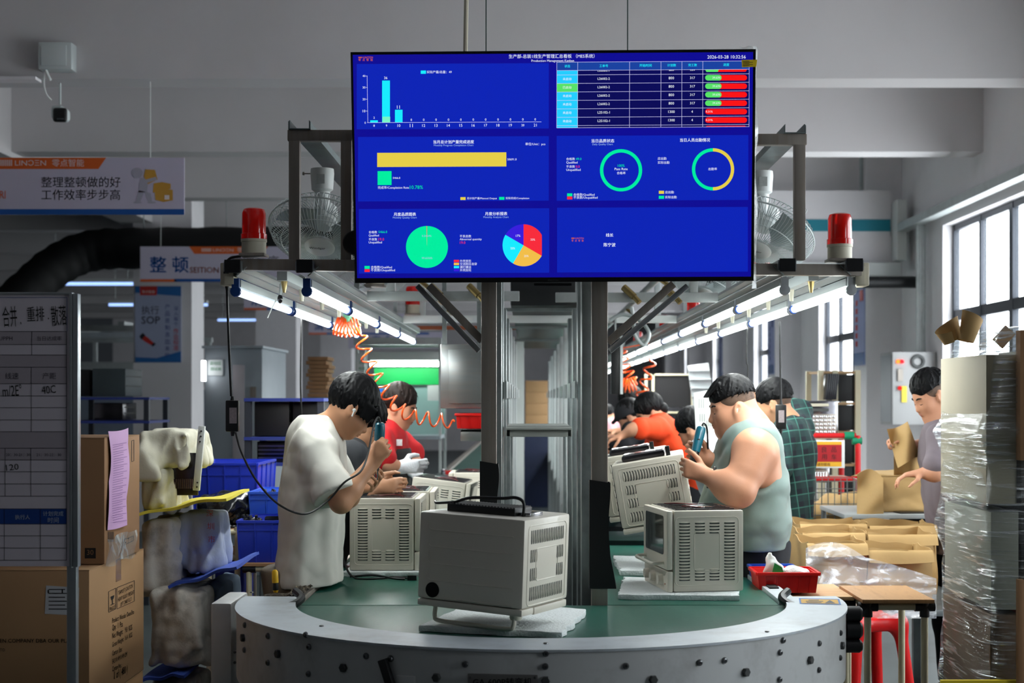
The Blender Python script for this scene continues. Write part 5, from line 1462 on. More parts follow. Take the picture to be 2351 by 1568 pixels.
# ---- the other workers
def fig(label, Hd, nb, chest, hip, fw, arms, shirt, pants, skin, hair=None, hairkw=None, hw=.19, dep=.62, feet=None, h=.0075, apron=None, sleeve=.8, fat=0.0, amp=.006, gloves=None):
    """standing or leaning worker; arms = [(shoulder, elbow, wrist, hand dir, palm normal, thumb side, curl)]"""
    o = thing('person', label, 'person', (hip.x, hip.y, 0))
    pts = [Hd.c + Vector((.13, .13, .13)), Hd.c - Vector((.13, .13, .13)), nb, chest]
    for a in arms: pts += [a[0], a[1], a[2], a[2] + unit(a[3]) * .19]
    lo, hi = bounds(pts, .08); S = SDF(lo, hi, h)
    add_head(S, Hd, fat); add_neck(S, Hd, nb, .05, .06)
    S.cap(nb, chest, .08, .1, .05)
    for a in arms:
        add_arm(S, a[0], a[1], a[2], (.047, .040, .026)); add_hand(S, a[2], a[3], a[4], a[5], a[6])
    S.go('body', skin, o)
    face_bits(Hd, o)
    side = Vector((0, 0, 1)).cross(Vector(fw)).normalized()
    pts = [nb, chest, hip - Vector((0, 0, .12))]
    for a in arms: pts += [a[0], a[1]]
    lo, hi = bounds(pts + [chest + side * .3, chest - side * .3], .12); S = SDF(lo, hi, max(h, .008))
    if len(arms) > 1: S.cap(arms[0][0], arms[1][0], .066, .066, .06)
    S.cap(chest, chest.lerp(hip, .5), hw, hw, .07, flat=fw, ratio=dep); S.cap(chest.lerp(hip, .5), hip - Vector((0, 0, .05)), hw, hw * 1.05, .07, flat=fw, ratio=dep)
    S.cap(nb - Vector((0, 0, .05)), chest, .085, .14, .06)
    for a in arms:
        S.cap(a[0], a[0].lerp(a[1], min(sleeve, 1)), .062, .074 if sleeve <= 1 else .06, .04)
        if sleeve > 1: S.cap(a[1], a[1].lerp(a[2], .9), .058, .045, .04)
    S.folds(amp, 36, 8, (1.2, 1.2, .6), ridge=True)
    S.cut(hip - Vector((0, 0, .12)), (0, 0, -1))
    S.go('shirt', shirt, o)
    if gloves:
        for a in arms:
            lo, hi = bounds([a[2] - unit(a[3]) * .07, a[2] + unit(a[3]) * .2], .1); G = SDF(lo, hi, .006)
            add_hand(G, a[2], a[3], a[4], a[5], a[6], sc=1.0); G.cap(a[2] - unit(a[3]) * .06, a[2], .034, .032, .02); G.D -= .003
            G.go('glove', gloves, o, label='white work glove')
    if hair: hair_mass(Hd, 'hair', hair, o, .005, **(hairkw or {}))
    if apron:
        S = SDF(lo - .1, hi + .1, .01) if False else None
    legs(o, hip - Vector((0, 0, .08)), feet or [Vector((hip.x, hip.y, 0)) - side * .1, Vector((hip.x, hip.y, 0)) + side * .1], pants, .105, hw=.085, side=side, fd=Vector(fw).normalized(), h=.014, z_top=hip.z - .06)
    return o
SHORT = dict(top=(.111, .093, .105), ctr=(-.016, 0, .044), strands=240, r=.006, polar=(.15, 1.9), face=((.105, 0, -.05), (.085, .11, .09)), cuts=(((.0, .1, -.035), (.04, .035, .045)), ((.0, -.1, -.035), (.04, .035, .045)), ((.03, 0, -.15), (.17, .14, .085))))
m_char = M('charcoal_cotton', (44, 46, 50), .85, var=.08, bump=.06, bscale=200)
m_redt = M('red_cotton', (196, 22, 30), .8, var=.06, bump=.05, bscale=200)
m_org = M('orange_cotton', (236, 70, 24), .8, var=.05, bump=.05, bscale=200)
m_whitet = M('white_cotton', (214, 218, 226), .85, var=.04, bump=.05, bscale=200)
m_pink = M('pink_gingham', (214, 150, 158), .85, var=.2, vscale=60)
m_apron = M('dark_apron', (30, 28, 30), .7, var=.1)
m_glove = M('white_knit_glove', (222, 226, 230), .9, var=.04, bump=.3, bscale=160)
def plaid():
    m = bpy.data.materials.new('green_plaid'); m.use_nodes = True; nt = m.node_tree; N = nt.nodes; L = nt.links; b = N['Principled BSDF']; b.inputs['Roughness'].default_value = .85
    tc = N.new('ShaderNodeTexCoord'); last = None
    base = N.new('ShaderNodeRGB'); base.outputs[0].default_value = lin((24, 30, 40)); last = base.outputs[0]
    for ax, per, wd, col, off in ((0, .075, .5, (30, 62, 60), .5), (2, .07, .5, (30, 62, 60), .5), (0, .075, .08, (74, 140, 124), 0), (2, .07, .09, (74, 140, 124), 0)):
        sp = N.new('ShaderNodeSeparateXYZ'); mp = N.new('ShaderNodeMapping'); mp.inputs['Rotation'].default_value = (.1, .16, 0); L.new(tc.outputs['Object'], mp.inputs[0]); L.new(mp.outputs[0], sp.inputs[0])
        a = N.new('ShaderNodeMath'); a.operation = 'MULTIPLY_ADD'; a.inputs[1].default_value = 1 / per; a.inputs[2].default_value = 40 + off; L.new(sp.outputs[ax], a.inputs[0])
        f = N.new('ShaderNodeMath'); f.operation = 'FRACT'; L.new(a.outputs[0], f.inputs[0])
        l = N.new('ShaderNodeMath'); l.operation = 'LESS_THAN'; l.inputs[1].default_value = wd; L.new(f.outputs[0], l.inputs[0])
        k = N.new('ShaderNodeMath'); k.operation = 'MULTIPLY'; k.inputs[1].default_value = .62; L.new(l.outputs[0], k.inputs[0])
        mx = N.new('ShaderNodeMix'); mx.data_type = 'RGBA'; mx.inputs['B'].default_value = lin(col); L.new(k.outputs[0], mx.inputs['Factor']); L.new(last, mx.inputs['A']); last = mx.outputs['Result']
    L.new(last, b.inputs['Base Color']); return m
m_plaid = plaid()
# behind the cream T-shirt: worker in dark tee looking down
Y = 7.0
H = HF(P(834, 972, Y), (.74, -.25, -.60), .95)
p_ch = fig('worker in charcoal T-shirt looking down, half hidden behind the cream T-shirt worker', H, P(800, 1022, Y), P(790, 1090, Y), Vector((-1.0, Y, PZ(1250, Y))), (1, 0, 0),
    [(P(808, 1050, 6.82), P(815, 1140, 6.80), P(862, 1120, 6.86), (1, .1, .1), (0, 1, 0), (0, 0, 1), (50, 60, 40)), (P(812, 1045, 7.18), P(825, 1130, 7.22), P(880, 1112, 7.10), (1, -.1, 0), (0, -1, 0), (0, 0, 1), (50, 60, 40))],
    m_char, m_navy, m_skin1, m_hair, SHORT)
Fx = Face(P(792, 1080, 6.80), (1, .05, 0), (0, 0, 1)); lt = MB(); Fx.text(lt, 'ZHE', 781, 806, 1080, lift=.012); lt.go('lettering', m_whitet, p_ch, smooth=0, kind='stuff')
# woman in red with dark apron and white gloves
Y = 8.45
H = HF(P(918, 935, Y), (.93, -.18, -.30), .95)
w_red = fig('woman in red T-shirt and dark apron with white gloves and ponytail', H, P(893, 988, Y), P(888, 1040, Y), Vector((-1.10, Y, PZ(1170, Y))), (1, 0, 0),
    [(P(868, 1012, 8.25), P(880, 1062, 8.15), P(922, 1072, 8.20), (1, 0, .05), (0, 1, 0), (0, 0, 1), (30, 40, 30)), (P(912, 1010, 8.66), P(950, 1050, 8.6), P(935, 1078, 8.42), (.6, -.5, -.3), (0, -.4, -.8), (0, .7, .3), (30, 40, 30))],
    m_redt, m_navy, m_skin2, m_hair_b, dict(SHORT, extra=None, strands=160), hw=.19, gloves=m_glove)
def pony(S):
    pass
q = MB(); q.tube(spline([H.p(-.10, 0, .03), H.p(-.14, 0, .02), H.p(-.165, .005, -.03), H.p(-.17, .005, -.09)], 6), [.018 + .012 * math.sin(math.pi * min(1, i / 14)) for i in range(19)], 10); q.go('ponytail', m_hair_b, w_red)
MB().tube([H.p(-.112, 0, .03) + H.l * (.02 * math.cos(a)) + H.u * (.02 * math.sin(a)) for a in np.linspace(0, 6.28, 14)[:-1]], .007, 6, closed=True).go('hair_tie', M('teal_hair_tie', (120, 170, 170), .5, var=0), w_red)
ap = SDF(P(860, 1200, Y - .3), P(960, 1000, Y + .3), .01)
ap.cap(P(893, 1050, Y), P(884, 1185, Y), .192, .20, .05, flat=(1, 0, 0), ratio=.68); ap.cut(P(894, 1050, Y), (-1, 0, 0)); ap.cut(P(884, 1028, Y), (0, 0, 1)); ap.cut(P(884, 1195, Y), (0, 0, -1)); ap.go('apron', m_apron, w_red)
MB().tube(spline([P(903, 1030, Y - .1), P(896, 1000, Y - .11), P(885, 985, Y - .08)], 6), .009, 6).tube(spline([P(930, 1030, Y + .1), P(922, 1000, Y + .13), P(905, 985, Y + .1)], 6), .009, 6).go('apron_strap', M('brown_strap', (110, 40, 42), .8, var=0), w_red)
Fr = Face(P(918, 1014, Y - .17), (1, 0, 0), (0, 0, 1)); q = MB(); q.box(P(916, 1016, Y - .16), (.036, .012, .036)); q.go('chest_badge', M('badge_white', (206, 206, 206), .7, var=.3, vscale=60), w_red)
# plaid shirt man behind the tank top
Y = 8.3
H = HF(P(1776, 928, Y), (-.90, .34, -.26), .98)
pl_ = fig('worker in green plaid shirt behind the tank top, reaching up to a white panel', H, P(1806, 972, Y), P(1818, 1030, Y), P(1822, 1180, Y), (-1, .25, 0),
    [(P(1795, 1000, 8.12), P(1790, 1075, 8.05), P(1755, 1090, 8.05), (-1, 0, .1), (0, 1, 0), (0, 0, 1), (40, 50, 40)), (P(1838, 985, 8.46), P(1838, 945, 8.66), P(1752, 912, 8.66), (-.9, 0, .25), (-.2, 0, -1), (-.3, -.9, 0), (30, 40, 30))],
    m_plaid, m_navy, m_skin1, m_hair, dict(SHORT, cuts=(((-.01, 0, -.085), (.17, .2, .11)),), face=((.116, 0, -.05), (.068, .12, .09)), strands=220, r=.005), hw=.17, dep=.6, sleeve=2, amp=.005)
hair_mass(H, 'hair_fade', m_fade, pl_, .006, (.105, .086, .100), (-.0125, 0, .036), strands=0, face=((.125, 0, -.02), (.09, .14, .125)), cuts=(((.035, .1, -.085), (.045, .05, .075)), ((.035, -.1, -.085), (.045, .05, .075)), ((-.01, .0, -.165), (.2, .16, .095))))
# man folding kraft paper at the right
Y = 7.9
H = HF(P(2136, 908, Y), (-.86, -.22, -.46), .98)
pk = fig('man leaning over kraft paper, half hidden behind the film-wrapped stack', H, P(2162, 968, Y), P(2176, 1040, Y), P(2200, 1220, Y), (-1, -.15, 0),
    [(P(2160, 1005, 7.7), P(2150, 1085, 7.6), P(2118, 1086, 7.62), (-1, 0, -.1), (0, .3, -1), (0, -1, 0), (25, 35, 25)), (P(2170, 1000, 8.1), P(2130, 1030, 8.2), P(2085, 1020, 8.1), (-.9, 0, .35), (0, -.4, -1), (.2, -.8, .4), (55, 60, 40))],
    M('dull_grey_shirt', (116, 106, 112), .85, var=.05), m_navy, m_skin2, m_hair, dict(SHORT, cuts=(((-.03, 0, -.06), (.16, .2, .118)),), face=((.12, 0, -.035), (.062, .12, .10)), strands=160, r=.005), hw=.2)
hair_mass(H, 'hair_fade', m_fade, pk, .006, (.105, .086, .100), (-.0125, 0, .036), strands=0, face=((.125, 0, -.02), (.09, .14, .125)), cuts=(((.035, .1, -.085), (.045, .05, .075)), ((.035, -.1, -.085), (.045, .05, .075)), ((-.01, .0, -.165), (.2, .16, .095))))
# workers bending over the right lane further down
def bent(label, head, Y, f, back, hip, shirt, hair, arm, skin=m_skin2, hat=None, kw=None, sleeve=.75):
    H = HF(P(*head, Y), f, .96)
    o = fig(label, H, P(*back[0], Y), P(*back[1], Y), Vector((max(1.16, PX(hip[0], Y)), Y, PZ(hip[1], Y))), f if abs(f[0]) > .3 else (-1, 0, 0), arm, shirt, m_navy, skin, hair, kw or SHORT, hw=.17, sleeve=sleeve, h=.009)
    if hat:
        q = SDF(H.c - Vector((.2, .2, .2)), H.c + Vector((.2, .2, .2)), .006); H.ell(q, (-.012, 0, .046), (.114, .098, .104), 0); H.ell(q, (.04, 0, -.10), (.2, .2, .125), .01, True); H.cap(q, (.07, -.04, .055), (.135, 0, .04), .012, .01, .02); H.cap(q, (.07, .04, .055), (.135, 0, .04), .012, .01, .02)
        q.go('cap', hat, o)
    return o
Y = 10.3
oo = bent('woman in bright orange T-shirt stretching her arm over the right lane', (1492, 948), Y, (-.86, -.12, -.5), [(1515, 972), (1526, 1000)], (1532, 1090), m_org, m_hair,
     [(P(1506, 985, Y - .18), P(1462, 982, Y - .28), P(1428, 1000, Y - .25), (-1, 0, -.4), (0, .3, -1), (0, -1, 0), (30, 40, 30)), (P(1520, 985, Y + .18), P(1500, 1030, Y + .2), P(1470, 1040, Y + .1), (-1, 0, 0), (0, 0, -1), (0, -1, 0), (30, 40, 30))])
MB().ell(P(1520, 938, Y), (.045, .05, .045), None, 14, 10).go('hair_bun', m_hair, oo)
MB().tube([P(1511, 931, Y) + Vector((.02 * math.cos(a), .05 * math.sin(a), .03 * math.cos(a))) for a in np.linspace(0, 6.28, 12)[:-1]], .01, 6, closed=True).go('hair_tie', M('tan_scrunchie', (120, 96, 80), .8, var=.1), oo)
Y = 11.2
bent('worker in black cap and dark navy clothes bending over the right lane', (1446, 958), Y, (-.8, .2, -.56), [(1462, 985), (1470, 1010)], (1478, 1085), m_navy, m_hair,
     [(P(1455, 995, Y - .18), P(1430, 1025, Y - .25), P(1405, 1020, Y - .2), (-1, 0, 0), (0, .3, -1), (0, -1, 0), (30, 40, 30)), (P(1465, 995, Y + .18), P(1440, 1030, Y + .2), P(1412, 1030, Y + .1), (-1, 0, 0), (0, 0, -1), (0, -1, 0), (30, 40, 30))], hat=m_char, sleeve=2)
Y = 12.6
bent('dark haired worker with lowered head behind the black cap', (1450, 925), Y, (-.85, .1, -.5), [(1468, 952), (1476, 980)], (1482, 1060), M('tan_shirt', (150, 136, 110), .85, var=.05), m_hair,
     [(P(1462, 962, Y - .18), P(1440, 995, Y - .2), P(1415, 990, Y - .2), (-1, 0, 0), (0, .3, -1), (0, -1, 0), (30, 40, 30)), (P(1470, 962, Y + .18), P(1445, 995, Y + .2), P(1418, 995, Y + .1), (-1, 0, 0), (0, 0, -1), (0, -1, 0), (30, 40, 30))])
Y = 18.5
bent('worker in white shirt with pink gingham apron beside the steel post', (1394, 955), Y, (-.6, .2, -.5), [(1402, 970), (1408, 983)], (1430, 1026), m_pink, m_hair,
     [(P(1400, 977, Y - .16), P(1404, 1002, Y - .25), P(1390, 1000, Y - .2), (-1, 0, 0), (0, .3, -1), (0, -1, 0), (30, 40, 30)), (P(1405, 976, Y + .16), P(1405, 1000, Y + .2), P(1390, 998, Y + .1), (-1, 0, 0), (0, 0, -1), (0, -1, 0), (30, 40, 30))])
Y = 9.0
wz = bent('dark haired worker in white shirt with checked strap bending behind the tank top', (1592, 988), Y, (-.7, .45, -.55), [(1622, 1016), (1640, 1040)], (1652, 1110), m_whitet, m_hair,
     [(P(1625, 1035, Y - .17), P(1630, 1085, Y - .22), P(1590, 1090, Y - .2), (-1, 0, 0), (0, .3, -1), (0, -1, 0), (30, 40, 30)), (P(1640, 1030, Y + .17), P(1625, 1080, Y + .2), P(1590, 1085, Y + .1), (-1, 0, 0), (0, 0, -1), (0, -1, 0), (30, 40, 30))], kw=dict(SHORT, top=(.112, .095, .106)))
m_chk = M('checked_strap', (60, 60, 66), .8, var=.9, vscale=120)
MB().tube(spline([P(1618, 1062, Y - .2), P(1628, 1038, Y - .225), P(1648, 1018, Y - .2)], 6), .012, 6).go('apron_strap', m_chk, wz)
# ------------------------------------------------------------------ left foreground
m_card = M('corrugated_card', (176, 138, 98), .8, var=.05, vscale=4, stretch=(1, 1, .3), bump=.05, bscale=60)
m_card_d = M('brown_card', (150, 112, 78), .8, var=.06, vscale=4)
m_tape = M_film('packing_tape', (190, 150, 100), clear=.35, rough=.2, bump=.1, bscale=6, stretch=(1, 1, 1), streak=.1)
m_ink = M('print_ink', (28, 26, 26), .7, var=0)
m_blueb = M('blue_crate_plastic', (30, 52, 176), .38, var=.06, vscale=5)
m_blueb2 = M('light_blue_crate_plastic', (52, 96, 206), .36, var=.05, vscale=5)
m_pipe = M('ivory_coated_pipe', (206, 198, 168), .4, var=.05)
# whiteboard
YB = 4.7
wb = thing('whiteboard', 'white shift-plan board with table and handwriting on a steel stand', 'board', (PX(40, YB), YB, 0))
fb = Face((0, YB, 0), (1, 0, 0), (0, 0, 1))
MB().bx(PX(-140, YB), PX(160, YB), YB, YB + .012, PZ(1300, YB), PZ(674, YB)).go('panel', M('board_white', (224, 216, 226), .35, var=.02), wb, smooth=0)
fr_ = MB(); fr_.bx(PX(160, YB), PX(166, YB), YB - .006, YB + .03, PZ(1304, YB), PZ(672, YB)); fr_.bx(PX(167, YB), PX(179, YB), YB - .002, YB + .03, PZ(1302, YB), PZ(674, YB)); fr_.bx(PX(-140, YB), PX(166, YB), YB - .005, YB + .02, PZ(677, YB), PZ(671, YB)); fr_.go('edge_frame', m_alu, wb, bevel=.002)
MB().bx(PX(146, YB), PX(168, YB), YB + .03, YB + .06, 0, PZ(700, YB)).go('stand_post', m_alu, wb, bevel=.003)
MB().bx(PX(120, YB), PX(190, YB), YB - .25, YB + .3, 0, .03).go('stand_foot', m_alu, wb, bevel=.003)
pn = MB()
m_hd = M('board_grey', (184, 175, 184), .4, var=.02); m_bl = M('board_blue', (30, 70, 150), .4, var=.02); m_ln = M('board_line', (40, 40, 50), .5, var=0); m_txt = M('board_text', (84, 80, 92), .5, var=0); m_wt = M('board_light', (190, 200, 220), .5, var=0)
BM = [m_hd, m_bl, m_ln, m_txt, m_ink, m_wt]
for (y0, y1, c) in ((761, 791, 0), (815, 843, 0), (843, 881, 0), (991, 1029, 0), (1029, 1056, 0), (1168, 1203, 1)): fb.rect(pn, -140, y0, 153, y1, .0006, c)
for y in (761, 791, 815, 843, 881, 909, 936, 964, 991, 1029, 1056, 1083, 1111, 1139, 1168, 1203, 1230, 1258, 1286): fb.line(pn, -140, y, 153, y, 1.2, .001, 2)
for (x, y0, y1) in ((73, 761, 815), (72, 843, 991), (12, 1029, 1139), (71, 1029, 1139), (10, 1168, 1286), (93, 1168, 1286), (153, 761, 1286)): fb.line(pn, x, y0, x, y1, 1.2, .001, 2)
fb.line(pn, -140, 683, 154, 683, 1, .001, 1); fb.line(pn, 154, 683, 154, 761, 1, .001, 1)
pn.go('ruled_table', BM, wb, smooth=0, kind='stuff')
tx = MB()
for (s_, x0, x1, y, c) in (('UPPH', -2, 29, 777, 3), ('当日达成率', 85, 142, 777, 3), ('线速', 12, 43, 863, 3), ('产距', 98, 129, 863, 3), ('20：30-21：30', 14, 70, 1044, 3), ('21：30-22：30', 84, 141, 1044, 3), ('执行人', 35, 69, 1187, 5), ('计划完成', 99, 146, 1179, 5), ('时间', 110, 135, 1194, 5)): fb.text(tx, s_, x0, x1, y, .0014, c)
for (s_, x0, x1, y, h_) in (('合并 .', 6, 48, 728, 48), ('重排 .', 62, 112, 722, 34), ('散落', 118, 153, 726, 46), ('m/2E°', 6, 50, 898, 26), ('40C', 96, 128, 896, 18), ('120', 14, 43, 1074, 14)): fb.text(tx, s_, x0, x1, y, .0014, 4, hpx=h_, dy=-3)
tx.go('lettering', BM, wb, smooth=0, kind='stuff')
# cartons
def carton(label, x0, x1, y0, y1, z0, z1, mat):
    o = thing('carton', label, 'box', ((x0 + x1) / 2, (y0 + y1) / 2, z0))
    MB().bx(x0, x1, y0, y1, z0, z1 - .003).go('box_body', mat, o, bevel=.004)
    for (ya, yb) in ((y0, (y0 + y1) / 2 - .002), ((y0 + y1) / 2 + .002, y1)): MB().bx(x0, x1, ya, yb, z1 - .003, z1).go('flap', mat, o)
    MB().bx(x1 - .06, x1 + .0008, (y0 + y1) / 2 - .035, (y0 + y1) / 2 + .035, z1 - .085, z1 + .0008).go('tape_strip', m_tape, o)
    return o
c1 = carton('large brown carton with fragile marks and product print under the board', PX(205, 5.26) - .62, PX(205, 5.26), 5.26, 6.0, .52, 1.01, m_card)
XR = PX(205, 5.26); fR = Face((XR, 5.5, .8), (0, 1, 0), (0, 0, 1)); fF = Face((0, 5.26, 0), (1, 0, 0), (0, 0, 1))
t_ = MB()
for (s_, x0, x1, y0, y1) in (('Product: Wonder Oven Pro', 257, 307, 1425, 1404), ('Qty:  1  Pcs', 257, 281, 1443, 1434), ('Net Weight:   9.8  KGS', 257, 303, 1462, 1441), ('Gross Weight:  16.4  KGS', 257, 303, 1482, 1458), ('Carton Size:', 257, 280, 1500, 1489), ('54.3 X 49 X 49 CM', 257, 291, 1519, 1501), ('Carton No.:', 257, 279, 1536, 1526), ('1 of ( 480 )', 262, 292, 1553, 1538),
                             ('TEAMLIFT (CAUTION', 271, 304, 1363, 1346), ('HEAVY BULKY FREIGHT', 270, 307, 1377, 1359), ('LIFT CAREFULLY.', 276, 302, 1388, 1374), ('FRAGILE', 251, 264, 1399, 1393)):
    fR.text(t_, s_, x0, x1, y0, .0012, 0, .004, dy=y1 - y0)
def frame(F, mb, pts, w=1.0):
    for i in range(len(pts)): F.line(mb, *pts[i], *pts[(i + 1) % len(pts)], w, .001)
frame(fR, t_, [(249, 1406), (265, 1398), (265, 1350), (249, 1358)]); frame(fR, t_, [(268, 1398), (308, 1380), (308, 1333), (268, 1349)])
fR.quad(t_, [(253, 1370), (262, 1366), (260, 1375), (255, 1377)], .001); fR.quad(t_, [(256.6, 1388), (258.6, 1387), (258.6, 1375), (256.6, 1376)], .001); fR.quad(t_, [(253, 1390), (262, 1386), (262, 1384.5), (253, 1388.5)], .001)
fF.text(t_, 'EN COMPANY DBA OUR PLACE', 0, 175, 1471, .0012, 0, .004); fF.text(t_, 'TD', 0, 12, 1492, .0012)
t_.go('lettering', m_ink, c1, smooth=0, kind='stuff')
sk = MB(); fF.quad(sk, [(103, 1409), (180, 1413), (182, 1349), (106, 1344)], .001); so = sk.go('shipping_label', M('label_paper', (200, 202, 204), .6, var=.02), c1, smooth=0)
sk = MB()
for k in range(6): fF.rect(sk, 112, 1352 + 9 * k, 150 + 18 * (k % 2), 1354 + 9 * k, .002)
for x in (110, 142): fF.rect(sk, x, 1354, x + 3, 1362, .002)
sk.go('lettering', m_ink, so, smooth=0, kind='stuff')
XU = PX(240, 5.415)
c2 = carton('upper brown carton with a pink packing slip, stacked on the large carton', XU - .60, XU, 5.415, 5.90, 1.012, 1.475, m_card_d)
fU = Face((XU, 5.6, 1.2), (0, 1, 0), (0, 0, 1)); fUF = Face((0, 5.415, 0), (1, 0, 0), (0, 0, 1))
ps_ = MB()
def slip(u, v):
    x = 246 + 43 * u + 3 * math.sin(v * 5); y = 990 + 225 * v - 8 * u + 3 * math.sin(u * 3 + v * 7)
    return fU.at(x, y) + Vector((.004 + .006 * abs(math.sin(v * 6 + u * 2)), 0, 0))
ps_.grid(lambda u, v: slip(u, 1 - v), 6, 24); pso = ps_.go('packing_slip', M('pink_paper', (206, 164, 208), .7, var=.03), c2)
q = MB()
for k in range(34): fU.line(q, 251 + 1.5 * math.sin(k * .2), 1022 + 5.4 * k, 283 + 1.5 * math.sin(k * .2) - (8 if k % 3 else 0), 1016 + 5.4 * k, 1.0, .0125)
q.go('lettering', M('slip_ink', (120, 84, 140), .7, var=0), pso, smooth=0, kind='stuff')
q = MB(); fUF.quad(q, [(195, 1282), (220, 1282), (220, 1258), (195, 1258)], .001); b30 = q.go('black_mark', m_ink, c2, smooth=0)
q = MB(); fUF.text(q, '30', 200, 215, 1268, .002); q.go('lettering', m_card_d, b30, smooth=0)
q = MB()
for k in range(9): fU.line(q, 247 + 1.7 * k, 1221, 247 + 1.7 * k, 1244, .9 if k % 2 else .5, .001)
frame(fU, q, [(283, 1252), (306, 1241), (306, 1230), (283, 1240)]); frame(fU, q, [(302, 1060), (307, 1058), (307, 1010), (302, 1012)])
fU.text(q, 'F', 286, 289, 1246, .001); fU.text(q, 'T', 293, 296, 1242, .001); fU.text(q, 'U', 300, 303, 1238, .001)
q.go('lettering', m_ink, c2, smooth=0, kind='stuff')
fm = MB(); fm.grid(lambda u, v: fU.at(243 + 66 * u, 1238 + 62 * v - 24 * u + 4 * math.sin(u * 9)) + Vector((.006 + .006 * math.sin(u * 13 + v * 5), 0, 0)), 14, 6); fm.go('stretch_film', M_film('carton_film', clear=.82, bump=.7, bscale=10, stretch=(1, 2, 1), streak=.5), c2)
# pallet they stand on
pal = thing('pallet', 'wooden pallet carrying the cartons behind the board', 'pallet', (-1.9, 5.6, 0))
for k in range(5): MB().bx(-2.3, -1.55, 5.28 + .15 * k, 5.38 + .15 * k, .12, .14).go('slat', M('pallet_wood', (150, 120, 84), .8, var=.1), pal)
for x in (-2.25, -1.92, -1.6): MB().bx(x - .04, x + .04, 5.28, 5.98, 0, .12).go('block', M('pallet_wood'), pal)
carton('bottom brown carton on the pallet below the large carton', PX(205, 5.26) - .62, PX(205, 5.26), 5.27, 5.99, .142, .518, m_card)
# cloth bundles with foam sheets between them
def cloth(label, px0, py0, px1, py1, Y, dep, mat, seed, amp=.014, rd=.022, f=40, st=(1, 1, .6), extra=None):
    x0, x1 = PX(px0, Y), PX(px1, Y); z1, z0 = PZ(py0, Y), PZ(py1, Y)
    S = SDF((x0 - .06, Y - .06, z0 - .05), (x1 + .06, Y + dep + .06, z1 + .05), .008)
    S.box(((x0 + x1) / 2, Y + dep / 2, (z0 + z1) / 2), ((x1 - x0) / 2 - amp, dep / 2 - amp, (z1 - z0) / 2 - amp), None, rd)
    if extra: extra(S)
    rr = random.Random(seed); W_ = x1 - x0; Hh = z1 - z0
    for i in range(int(W_ / .035)):
        xa = x0 + .02 + (W_ - .04) * rr.random(); xb_ = xa + rr.uniform(-.05, .05); ra = rr.uniform(.008, .016)
        S.cap((xa, Y + .012, z1 - .02 - Hh * .3 * rr.random()), (min(max(xb_, x0 + .02), x1 - .02), Y + .006, z0 + .01 + Hh * .25 * rr.random()), ra * .5, ra * 1.5, .022)
    for i in range(5):
        ya = Y + .03 + (dep - .06) * rr.random(); S.cap((x1 - .012, ya, z1 - .03), (x1 - .006, ya + rr.uniform(-.04, .04), z0 + .02), .007, .02, .022)
    S.folds(amp * .8, f * .8, seed, (st[0] * 1.2, st[1] * 1.2, st[2] * .5)); S.folds(amp * .42, f * 1.7, seed + 1, (1, 1, .7), ridge=True)
    return S.go('cloth_bundle', mat, None, label=label, cat='bundle')
m_cl1 = M('cream_canvas', (214, 210, 192), .9, var=.05, bump=.1, bscale=120, dirt=(150, 146, 136), dscale=6, damt=.35)
m_cl2 = M('grimy_canvas', (216, 212, 204), .9, var=.06, bump=.12, bscale=120, dirt=(104, 98, 92), dscale=7, damt=.6)
m_cl3 = M('pale_blue_canvas', (176, 186, 208), .85, var=.05, bump=.1, bscale=120, dirt=(120, 130, 150), dscale=5, damt=.4)
def top_ext(S):
    S.cap(P(400, 1000, 6.25), P(430, 1060, 6.22), .06, .035, .04); S.cap(P(340, 1010, 6.2), P(350, 1170, 6.18), .07, .08, .05)
cloth('cream canvas cover draped over the top of the cloth pile', 312, 982, 440, 1078, 6.25, .40, m_cl1, 2, .013, extra=lambda S: S.cap(P(335, 1060, 6.24), P(345, 1092, 6.22), .06, .05, .04))
cloth('cream canvas flap hanging down at the side of the pile above the yellow sheet', 312, 1070, 388, 1182, 6.24, .36, m_cl1, 5, .012)
dp = thing('drip_panel', 'slotted steel panel with white edge strip standing in the cloth pile', 'panel', tuple(P(425, 1140, 6.3)))
MB().bx(PX(378, 6.3), PX(452, 6.3), 6.32, 6.33, PZ(1138, 6.3), PZ(1040, 6.3)).go('panel', m_gun, dp, bevel=.002)
q = MB()
for k in range(12): q.bx(PX(388 + 4.6 * k, 6.3), PX(390 + 4.6 * k, 6.3), 6.312, 6.322, PZ(1122, 6.3), PZ(1100, 6.3))
q.go('slot_row', m_chrome, dp, kind='stuff')
MB().bar(P(464, 978, 6.28), P(451, 1126, 6.28), .028, .02, up=Vector((0, 1, 0))).go('edge_strip', m_white, dp, bevel=.003)
q = MB()
for (x, y) in ((462, 990), (461, 1002), (459, 1014), (453, 1108), (452, 1118)): q.cyl(P(x, y, 6.27), P(x, y, 6.262), .004, n=8)
q.go('rivet_hole', m_ink, dp, kind='stuff')
def fsheet(label, px0, py0, px1, py1, Y, dep, mat, cur):
    x0, x1 = PX(px0, Y), PX(px1, Y); z0, z1 = PZ(py0, Y), PZ(py1, Y)
    q = MB(); q.sheet(lambda u, v: (x0 + (x1 - x0) * u, Y + dep * v + .03 * math.sin(u * 4), z0 + (z1 - z0) * u ** cur + .006 * math.sin(u * 11 + v * 4)), 22, 8, .012)
    return q.go('foam_sheet', mat, None, label=label, cat='sheet')
fsheet('yellow foam sheet sticking out of the cloth pile', 300, 1187, 522, 1140, 6.15, .5, M('yellow_foam', (222, 206, 70), .85, var=.06, bump=.1, bscale=60), .8)
cloth('grimy white canvas bundle hanging below the yellow sheet', 312, 1190, 402, 1375, 6.22, .38, m_cl2, 7, .014)
cs_ = cloth('pale blue-white sack with red writing under the yellow sheet', 400, 1172, 497, 1312, 6.3, .34, m_cl3, 9, .013)
